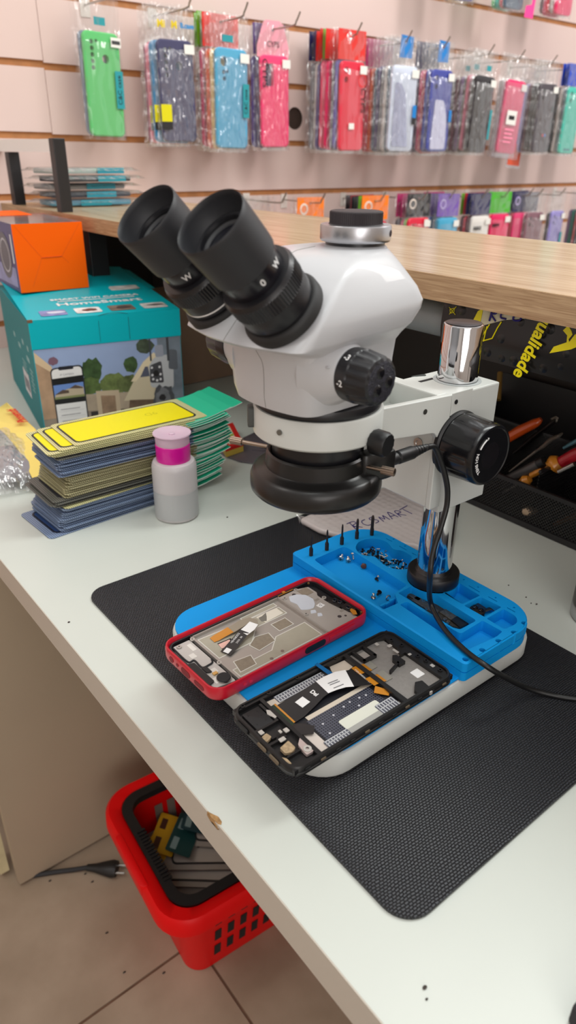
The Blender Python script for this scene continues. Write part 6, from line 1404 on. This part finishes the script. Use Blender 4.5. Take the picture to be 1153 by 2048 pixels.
txt('black_lettering', 'CYPS', .020, INK, .030, -.120, -.0128, h[0], -pi/2, 1.1); flatpl('white_label', [(-.013, -.178), (.004, -.178), (.004, -.166), (-.013, -.166)], -.0128, STICK, h[0]); MBr = MB().lathe([(.0105, 0), (.0125, .0003), (.0125, .0004), (.0105, .0004)], 24, axis((.026, -.0127, -.082), (0, -1, 0)), caps=(False, False)); MBr.build('printed_ring', HM['red'], h[0])
BL = HM['bluelabel']
h = stack(802, 215, .150, Z1-.006, [('holo', 'bluelabel', 'small'), ('steel', None, 'rect'), ('clear', None, 'rect'), ('grey', None, 'rect'), ('purple', None, 'rect'), ('steel', None, 'rect'), ('orange', None, 'rect'), ('crimson', 'magenta', 'rect'), ('red', 'crimson', 'rect')], 'the sixth upper hook, blue tabbed', G1, 1.12, holes='none', crk=True)
flatpl('blue_label', [(.028, -.150), (.040, -.150), (.040, -.124), (.028, -.124)], -.0128, BL, h[0]); flatpl('black_label', [(.028, -.164), (.040, -.164), (.040, -.150), (.028, -.150)], -.0128, BANDB, h[0]); flatpl('tab_print', [(-.006, -.024), (.016, -.024), (.016, -.017), (-.006, -.017)], .0012, INK, h[0])
SILV2 = mat('holo_panel', (190, 196, 226), .1, .6); flatpl('mirror_panel', roundpoly([(-.030, -.212), (.022, -.212), (.004, -.100), (-.012, -.080), (-.030, -.080)], .006), -.0100, SILV2, h[0])
h = stack(876, 218, .150, Z1-.006, [('royal', 'bluelabel', 'small'), ('royal', None, 'rect'), ('crimson', None, 'rect'), ('pink', None, 'rect'), ('navy', 'navy', 'rect'), ('purple', None, 'rect'), ('clear', None, 'rect')], 'the seventh upper hook, blue tabbed', G1, 1.12, holes='two', crk=True)
flatpl('mirror_panel', roundpoly([(-.030, -.216), (.026, -.216), (.026, -.150), (.010, -.110), (-.022, -.108)], .006), -.0100, mat('holo_white', (214, 214, 240), .12, .4), h[0]); flatpl('blue_label', [(.030, -.156), (.040, -.156), (.040, -.130), (.030, -.130)], -.0128, BL, h[0]); flatpl('tab_print', [(-.006, -.024), (.016, -.024), (.016, -.017), (-.006, -.017)], .0012, INK, h[0]); MB().prism(circle(.006, 14), 0, .0002).build('red_heart', mat('heart_red', (190, 20, 70), .4), h[0], 0).location = (0, 0, 0)
h[0].children[-1].data.transform(Matrix.Translation((.004, -.0034, -.006)) @ Matrix.Rotation(pi/2, 4, 'X'))
h = stack(962, 230, .150, Z1-.008, [('black', None, 'rect'), ('black', None, 'rect'), ('dusty', None, 'rect'), ('olive', None, 'rect'), ('plum', None, 'rect'), ('maroon', None, 'rect'), ('charcoal', None, 'rect'), ('grey', None, 'rect')], 'the eighth upper hook, black front', G1, 1.10, holes='none', crk=True, tilt=.03)
for t, xx in ((h[0], .010), (h[2], -.012), (h[4], -.020)): flatpl('teal_print', [(xx-.008, -.034), (xx+.010, -.034), (xx+.010, -.022), (xx-.008, -.022)], -.0050, mat('teal_ink', (30, 150, 160), .4), t)
flatpl('teal_band', [(.031, -.190), (.040, -.190), (.040, -.120), (.031, -.120)], -.0126, mat('teal_ink', (30, 150, 160), .4), h[0])
h = stack(1022, 232, .150, Z1-.010, [('magenta', None, 'rect'), ('clear', None, 'rect'), ('clear', None, 'rect')], 'the ninth upper hook, magenta in a clear box', G1, 1.10, holes='none', crk=True, tilt=.07)
BOXF = clear('clear_box', (216, 210, 224), .06, .1, None, .06)
for t in h[:2]: MB().box(-.049, -.014, -.236, .049, -.0005, -.052).build('clear_box', BOXF, t, 0, bevel=.002)
flatpl('price_label', [(-.026, -.152), (.014, -.152), (.014, -.118), (-.026, -.118)], -.0146, STICK, h[0]); bb2 = flatpl('barcode', [(-.018, -.140), (.006, -.140), (.006, -.130), (-.018, -.130)], -.0149, INK, h[0])
for k in range(4): flatpl('box_print_line', [(-.026, -.166-.010*k), (.012-.006*(k % 2), -.166-.010*k), (.012-.006*(k % 2), -.162-.010*k), (-.026, -.162-.010*k)], -.0146, mat('pale_pink_ink', (255, 150, 180), .5), h[0])
# loose orange tag card hanging lower behind the boxes
q = py(1036, 300, YW-.10); tgo = thing('orange_tag_pack', 'clear pack with an orange card hanging lowest below the magenta box', 'pack', (q.x, YW-.10, Z1-.03), 0, None, rot=(0, .07, .03)); local(tgo)
flatpl('orange_card', [(-.034, -.262), (.034, -.262), (.034, -.20), (-.034, -.20)], -.003, mat('tag_orange', (232, 84, 40), .45), tgo); MB().box(-.040, -.0026, -.270, .040, -.0006, -.02).build('clear_sleeve', BOXF, tgo, 0)
h = stack(1086, 232, .150, Z1-.010, [('charcoal', None, 'rect'), ('black', None, 'rect'), ('black', None, 'rect'), ('maroon', None, 'rect'), ('lilac', None, 'rect'), ('red', None, 'rect'), ('clear', None, 'rect')], 'the tenth upper hook, charcoal front', G1, 1.08, holes='two', crk=True)
for i, c_ in enumerate(((206, 60, 70), (60, 120, 200))): flatpl('tiny_square_print', [(-.004+.010*i, -.180), (.003+.010*i, -.180), (.003+.010*i, -.173), (-.004+.010*i, -.173)], -.0100, mat('sq%d' % i, c_, .4), h[0])
h = stack(1140, 235, .150, Z1-.010, [('teal', 'deepblue', 'rect'), ('steel', 'deepblue', 'rect'), ('clear', 'deepblue', 'rect'), ('black', None, 'rect')], 'the eleventh upper hook, teal front', G1, 1.08, holes='two')
for k in range(3): flatpl('navy_dot', circle(.0032, 10, -.012+.012*k, -.211), -.0100, mat('navy_dot', (16, 40, 110), .4), h[0])
h = stack(1192, 240, .145, Z1-.010, [('black', None, 'rect'), ('violet', None, 'rect'), ('violet', None, 'rect')], 'the twelfth upper hook at the right edge', G1, 1.08, holes='none', crk=True)
# ---- lower row, cut off by the counter
G2 = 'phone cases on the lower hooks'; Z2 = .292
h = stack(520, 470, .060, Z2+.002, ['clear', 'clear', 'clear'], 'the leftmost lower hook, clear bags', G2, 1.12, crk=True)
def oring(t, m_, x=-.022, z_=-.012):
    MB().lathe([(.0085, 0), (.0125, .0002), (.0125, .0004), (.0085, .0004)], 22, axis((x, -.0024, z_), (0, -1, 0)), caps=(False, False)).build('printed_ring', m_, t)
WR = mat('ring_white', (240, 226, 214), .45)
h = stack(618, 480, .110, Z2-.002, [('clear', 'orange', 'rect'), ('black', None, 'rect'), ('crimson', None, 'rect')], 'the second lower hook, orange headed', G2, 1.12); oring(h[0], WR)
h = stack(745, 480, .130, Z2-.003, [('crimson', 'orange', 'rect'), ('hot', 'lime', 'rect'), ('charcoal', 'black', 'rect'), ('grey', 'black', 'rect'), ('maroon', 'crimson', 'rect'), ('black', 'black', 'rect')], 'the third lower hook, orange headed', G2, 1.12); oring(h[0], WR)
h = stack(832, 482, .140, Z2-.003, [('red', 'black', 'rect'), ('lime', None, 'rect'), ('pink', 'magenta', 'rect'), ('grey', 'magenta', 'rect'), ('charcoal', None, 'rect')], 'the fourth lower hook, black headed', G2, 1.10); oring(h[0], WR); flatpl('price_sticker', [(.016, -.066), (.032, -.066), (.032, -.05), (.016, -.05)], -.0129, STICK, h[0])
h = stack(890, 485, .150, Z2-.001, [('cyan', 'purple', 'rect'), ('cyan', None, 'rect'), ('steel', None, 'rect'), ('royal', 'violet', 'rect'), ('charcoal', 'navy', 'rect'), ('plum', 'magenta', 'rect')], 'the fifth lower hook, purple headed', G2, 1.10, holes='none'); oring(h[0], mat('ring_lilac', (190, 176, 226), .45))
h = stack(952, 490, .150, Z2-.004, [('white', 'navy', 'rect'), ('maroon', 'navy', 'rect'), ('crimson', 'crimson', 'rect'), ('maroon', 'lime', 'rect')], 'the sixth lower hook, white case', G2, 1.10, holes='none'); txt('black_lettering', 'NAX', .013, INK, -.016, -.078, -.0128, h[0], 0, 1.2, .0006); oring(h[0], mat('ring_ink', (50, 50, 60), .5), .030, -.090)
h = stack(990, 490, .140, Z2-.004, [('hot', 'green', 'rect'), ('orange', 'green', 'rect'), ('grey', None, 'rect')], 'the seventh lower hook, green headed', G2, 1.10, holes='none'); txt('black_lettering', 'NEW', .012, INK, -.020, -.076, -.0128, h[0], 0, 1.1, .0006); oring(h[0], mat('ring_orange', (250, 130, 20), .5), .022, -.090)
h = stack(1030, 495, .130, Z2-.004, [('pink', 'navy', 'rect'), ('crimson', 'navy', 'rect'), ('charcoal', None, 'rect')], 'the eighth lower hook, navy headed', G2, 1.08, holes='none'); oring(h[0], mat('ring_lilac', (190, 176, 226), .45))
h = stack(1058, 500, .150, Z2-.006, [('mauve', None, 'rect'), ('maroon', None, 'rect'), ('charcoal', 'navy', 'rect')], 'the ninth lower hook, mauve front', G2, 1.08, holes='four', crk=True)
h = stack(1100, 505, .150, Z2-.006, [('lilac', None, 'rect'), ('black', None, 'rect')], 'the tenth lower hook, lilac front', G2, 1.08, holes='four', crk=True); flatpl('teal_band', [(.026, -.160), (.039, -.160), (.039, -.110), (.026, -.110)], -.0126, mat('teal_ink', (30, 150, 160), .4), h[0])
h = stack(1160, 510, .150, Z2-.006, [('black', 'blue', 'rect'), ('charcoal', None, 'rect'), ('red', None, 'rect'), ('jade', None, 'rect'), ('plum', None, 'rect')], 'the eleventh lower hook, blue headed', G2, 1.08, holes='none'); oring(h[0], WR)
# ---- top row, only the bottoms reach into the frame
G3 = 'phone cases on the top hooks'; Z3 = .917
def ztop(yb, xc): return py(xc, yb, YW-.12).z+.225*1.08
h = stack(925, -60, .12, ztop(4, 925), [('violet', None, 'rect'), ('cream', None, 'rect'), ('grey', None, 'rect')], 'the left top hook', G3, 1.08, holes='none', crk=True)
h = stack(1030, -60, .13, ztop(22, 1030), [('steel', None, 'rect'), ('red', None, 'rect'), ('teal', None, 'rect'), ('green', None, 'rect')], 'the middle top hook', G3, 1.08, holes='none', crk=True)
q = py(1058, 20, YW-.14); pt = thing('pink_tag', 'bright pink card tag hanging under the middle top hook', 'tag', (q.x, YW-.145, q.z), 0); local(pt); flatpl('tag_card', [(-.024, -.020), (.018, -.020), (.022, .05), (.010, .05), (.004, .012), (-.022, .008)], 0, mat('tag_pink', (252, 60, 150), .45), pt)
h = stack(1135, -60, .13, ztop(34, 1135), [('magenta', None, 'rect'), ('clear', None, 'rect'), ('red', None, 'rect'), ('pink', None, 'rect'), ('grey', None, 'rect')], 'the right top hook', G3, 1.08, holes='none', crk=True)
# ================================================================ red shopping basket under the desk
ZR, ZB_ = -.55, -H+.001
ba = math.radians(-4.5); ex = Vector((cos(ba), sin(ba), 0)); ey = Vector((-sin(ba), cos(ba), 0))
cor = Vector((.245, .550, 0)); LB, WB = .43, .285
cb = cor+ex*LB/2+ey*WB/2
bk = thing('shopping_basket', 'red plastic shopping basket with a black handle on the floor under the desk', 'basket', (cb.x, cb.y, ZB_))
MBK = Matrix(((ex.x, ey.x, 0, cb.x), (ex.y, ey.y, 0, cb.y), (0, 0, 1, 0), (0, 0, 0, 1)))
REDB = mat('basket_red', (226, 6, 10), .42, spec=.25); 
def br(w, h, r, z): return [(x, y, z) for x, y in rrect(w, h, r, 8)]
L0, W0 = LB-.096, WB-.096      # floor footprint of the basket
sh_ = MB().at(MBK)
sh_.loft([br(L0+.002, W0+.002, .030, ZB_), br(L0+.006, W0+.006, .032, ZB_+.012), br(LB-.050, WB-.050, .038, ZR-.022), br(LB-.046, WB-.046, .038, ZR-.004), br(LB-.052, WB-.052, .036, ZR-.004), br(LB-.056, WB-.056, .036, ZR-.022), br(L0, W0, .029, ZB_+.014), br(L0-.01, W0-.01, .025, ZB_+.004)])
tub = sh_.build('basket_tub', REDB, bk, 40)
rim = MB().at(MBK)
rim.loft([br(LB-.052, WB-.052, .036, ZR-.004), br(LB-.046, WB-.046, .040, ZR), br(LB-.012, WB-.012, .050, ZR+.002), br(LB-.002, WB-.002, .054, ZR-.004), br(LB, WB, .054, ZR-.026), br(LB-.006, WB-.006, .052, ZR-.026), br(LB-.010, WB-.010, .050, ZR-.008), br(LB-.046, WB-.046, .040, ZR-.006)], caps=(False, False))
rim.build('rim', REDB, bk, 50)
# dark openings moulded through the walls (see-through slots show the dark inside)
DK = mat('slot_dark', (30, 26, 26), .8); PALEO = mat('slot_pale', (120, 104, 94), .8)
def wall_pt(side_, t, k, out=.0012):
    """point on a wall: t along it, k 0..1 from the floor to the rim"""
    z_ = ZB_+.012+(ZR-.022-ZB_-.012)*k; w2 = (WB-.050-W0-.006)*k/2+W0/2+.003; l2 = (LB-.050-L0-.006)*k/2+L0/2+.003
    return {'near': MBK @ Vector((t, -w2-out, z_)), 'far_in': MBK @ Vector((t, w2-.0045-out, z_)), 'left': MBK @ Vector((-l2-out, t, z_))}[side_]
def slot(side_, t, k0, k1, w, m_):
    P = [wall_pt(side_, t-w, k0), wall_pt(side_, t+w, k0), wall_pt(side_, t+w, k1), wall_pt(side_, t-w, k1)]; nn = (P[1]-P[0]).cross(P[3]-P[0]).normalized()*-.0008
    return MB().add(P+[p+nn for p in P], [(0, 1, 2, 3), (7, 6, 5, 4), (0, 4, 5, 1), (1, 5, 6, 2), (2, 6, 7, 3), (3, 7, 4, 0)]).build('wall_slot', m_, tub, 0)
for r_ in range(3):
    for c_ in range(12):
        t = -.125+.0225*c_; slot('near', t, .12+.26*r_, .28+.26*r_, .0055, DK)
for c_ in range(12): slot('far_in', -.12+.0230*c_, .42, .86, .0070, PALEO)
# black handle folded down inside the rim
hb = MB().at(MBK)
hb.loft([br(LB-.056, WB-.056, .034, ZR-.012), br(LB-.050, WB-.050, .038, ZR+.0015), br(LB-.082, WB-.082, .026, ZR+.0015), br(LB-.084, WB-.084, .024, ZR-.010), br(LB-.056, WB-.056, .034, ZR-.012)], caps=(False, False))
hdl = hb.build('folded_handle', mat('handle_black', (26, 24, 26), .35), bk, 50)
gp = MB().at(MBK)
for i in range(16): gp.box(-LB/2+.031, -.060+i*.0065, ZR+.001, -LB/2+.044, -.0565+i*.0065, ZR+.0035)
gp.build('grip_ribs', mat('handle_black', (26, 24, 26), .35), hdl, 0)
MB().at(MBK).prism(roundpoly([(-LB/2-.002, -.05), (-LB/2+.010, -.055), (-LB/2+.010, .055), (-LB/2-.002, .05)], .006), ZR-.020, ZR+.0035, .002).build('finger_bump', REDB, bk, 40)
# things lying in the basket
ZI = ZR-.058
def inb(u, v, z_): return MBK @ Vector((u, v, z_))
fillt = thing('lens_film_heap', 'bed of grey plastic sleeves filling the bottom of the red basket', 'sleeves', tuple(inb(0, 0, ZB_+.006))); 
MB().at(MBK).loft([br(L0-.014, W0-.014, .024, ZB_+.006), br(L0+.004, W0+.004, .026, ZI-.04), br(L0+.010, W0+.010, .026, ZI-.030)]).build('sleeve_bed', mat('sleeve_grey', (110, 102, 98), .4, var=(30, .25)), fillt, 40)
SL = mat('sleeve_film', (150, 140, 132), .25, var=(12, .1)); GLK = mat('glass_outline', (44, 40, 40), .35)
sl = [(-.095, -.004, .05, 'lowest along the near side of the red basket', '2'), (-.058, .0, .10, 'in the middle of the red basket', '3'), (-.012, .004, .0, 'topmost in the red basket, marked with a large 3', '3')]
for i, (u, v, a, lab, num) in enumerate(sl):
    o = thing('glass_screen_sleeve', 'black-rimmed screen glass in a sleeve, '+lab, 'screen glass', tuple(inb(u, v, ZI-.026+.010*i)), ba+a+.90, 'glass sleeves in the basket', None); local(o); o.rotation_euler = (.0, -.03, ba+a+.90)
    MB().prism(rrect(.088, .186, .004, 3), 0, .0010).build('sleeve', SL, o, 0)
    gl = MB().prism(rrect(.070, .158, .009, 5), .0012, .0034, 0, [rrect(.065, .153, .007, 5)]).build('glass_rim', GLK, o, 40)
    MB().prism(rrect(.065, .153, .007, 5), .0012, .0024).build('glass', mat('glass_face', (168, 158, 150), .15, var=(14, .08)), o, 0)
    text('number_print', num, .030, mat('print_grey', (70, 64, 62), .6), Matrix.Translation((.0, .045, .0026)), o, .0006, .0001); text('number_print', num, .018, mat('print_grey', (70, 64, 62), .6), Matrix.Translation((.0, -.01, .0026)), o, .0004, .0001)
for i, (u, v, c_, a, lab) in enumerate(((-.150, .050, (206, 160, 30), .5, 'yellow header card leaning at the back left of the red basket'), (-.128, .062, (196, 150, 30), .85, 'second yellow header card behind the first in the red basket'), (-.105, .040, (20, 58, 58), .8, 'dark teal card beside the yellow ones in the red basket'), (-.070, .062, (26, 56, 62), .9, 'second dark teal card further right in the red basket'))):
    o = thing('header_card_sleeve', lab, 'card', tuple(inb(u, v, ZI-.012+.006*i)), 0, 'cards in the basket'); local(o); o.rotation_euler = (.25, .1, ba+a)
    MB().prism(rrect(.080, .042, .003, 3), 0, .0010).build('card', mat('card%d' % i, c_, .45), o, 0); MB().prism(rrect(.024, .010, .001, 2, -.022, .010), .001, .0013).prism(rrect(.022, .010, .001, 2, .018, .010), .001, .0013).build('card_print', mat('card_ink%d' % (i//2), ((70, 40, 30), (120, 140, 140))[i//2], .5), o, 0)
# ================================================================ plug lying on the floor
pg = thing('power_plug', 'black two-pin power plug on a cord lying on the floor beside the basket', 'plug', tuple(pz(205, 1738, ZB_)))
A_ = [pz(60, 1752, -H+.005), pz(110, 1744, -H+.005), pz(150, 1739, -H+.006), pz(176, 1735, -H+.009)]
MB().tube(spline(A_, 6), .0042, 10).build('cord', BLACK_RUB, pg)
a, c = pz(174, 1735, -H+.010), pz(234, 1738, -H+.012); d = (c-a).normalized()
MB().tube([a, a.lerp(c, .3), a.lerp(c, .55), a.lerp(c, .85), c], [.0062, .0085, .0125, .0165, .0150], 14, flat=.75).build('plug_body', mat('plug_black', (24, 22, 22), .45), pg)
n_ = Vector((-d.y, d.x, 0))
for s in (-1, 1): p = c+n_*.0075*s; MB().tube([p-d*.004, p+d*.016], .0023, 10).build('pin', STEEL, pg)
for i, (x, y) in enumerate(((100, 1762), (171, 1748), (185, 1764), (214, 1866), (249, 1945), (328, 1946))):
    q = pz(x, y, -H); o = MB().sphere((q.x, q.y, q.z+.0008), .0022, 8, (1.3, .7, .5)).build('crumb', mat('crumb_dark', (60, 52, 46), .8), None, 40, loc=(q.x, q.y, q.z)); tag(o, ['crumb on the floor tile just below the cabinet panel', 'crumb on the floor left below the power plug', 'crumb on the floor right below the power plug', 'crumb on the tile left of the basket, level with its near corner', 'crumb near the bottom of the floor, above the left grout line', 'crumb near the bottom of the floor, below the left grout line'][i], 'crumb')
# ================================================================ light
def area(name, loc, size, energy, col=(1, 1, 1), target=(0, 0, 0), sy=None):
    l = bpy.data.lights.new(name, 'AREA'); l.energy = energy; l.color = col; l.size = size
    if sy: l.shape = 'RECTANGLE'; l.size_y = sy
    o = bpy.data.objects.new(name, l); COL.objects.link(o); p = Vector(loc)+Vector((0, 0, H)); o.location = p
    d = Vector(target)+Vector((0, 0, H))-p; o.rotation_euler = d.to_track_quat('-Z', 'Y').to_euler(); return o
area('ceiling_lamp', (1.35, .35, 1.95), .35, 12, (.95, 1, .97), (.9, .6, 0), 1.3)
area('ceiling_lamp', (-.15, .0, 1.9), .3, 4, (.95, 1, .97), (.3, .2, 0), 1.0)
area('ceiling_lamp', (-.9, 1.0, 1.9), .3, 4, (1, .94, .88), (.3, 1.2, 0), 1.0)
area('ceiling_lamp', (2.7, -.1, 1.95), .35, 15, (1, .96, .94), (2, 1.6, .3), 1.3)
area('front_fill_light', (-.5, -2.05, .75), 2.2, 20, (1, .97, .95), (.4, .8, .1), 1.5)  # unseen fill light added to brighten the front faces
w = bpy.data.worlds.new('world'); S.world = w; w.use_nodes = True
bg = w.node_tree.nodes['Background']; bg.inputs['Color'].default_value = (1.0, .96, .93, 1); bg.inputs['Strength'].default_value = .55
S.view_settings.view_transform = 'Standard'; S.view_settings.look = 'None'; S.view_settings.gamma = 1; S.view_settings.exposure = .68
S.view_settings.use_curve_mapping = False
S.cycles.use_denoising = True
S.cycles.transparent_max_bounces = 24; S.cycles.max_bounces = 8
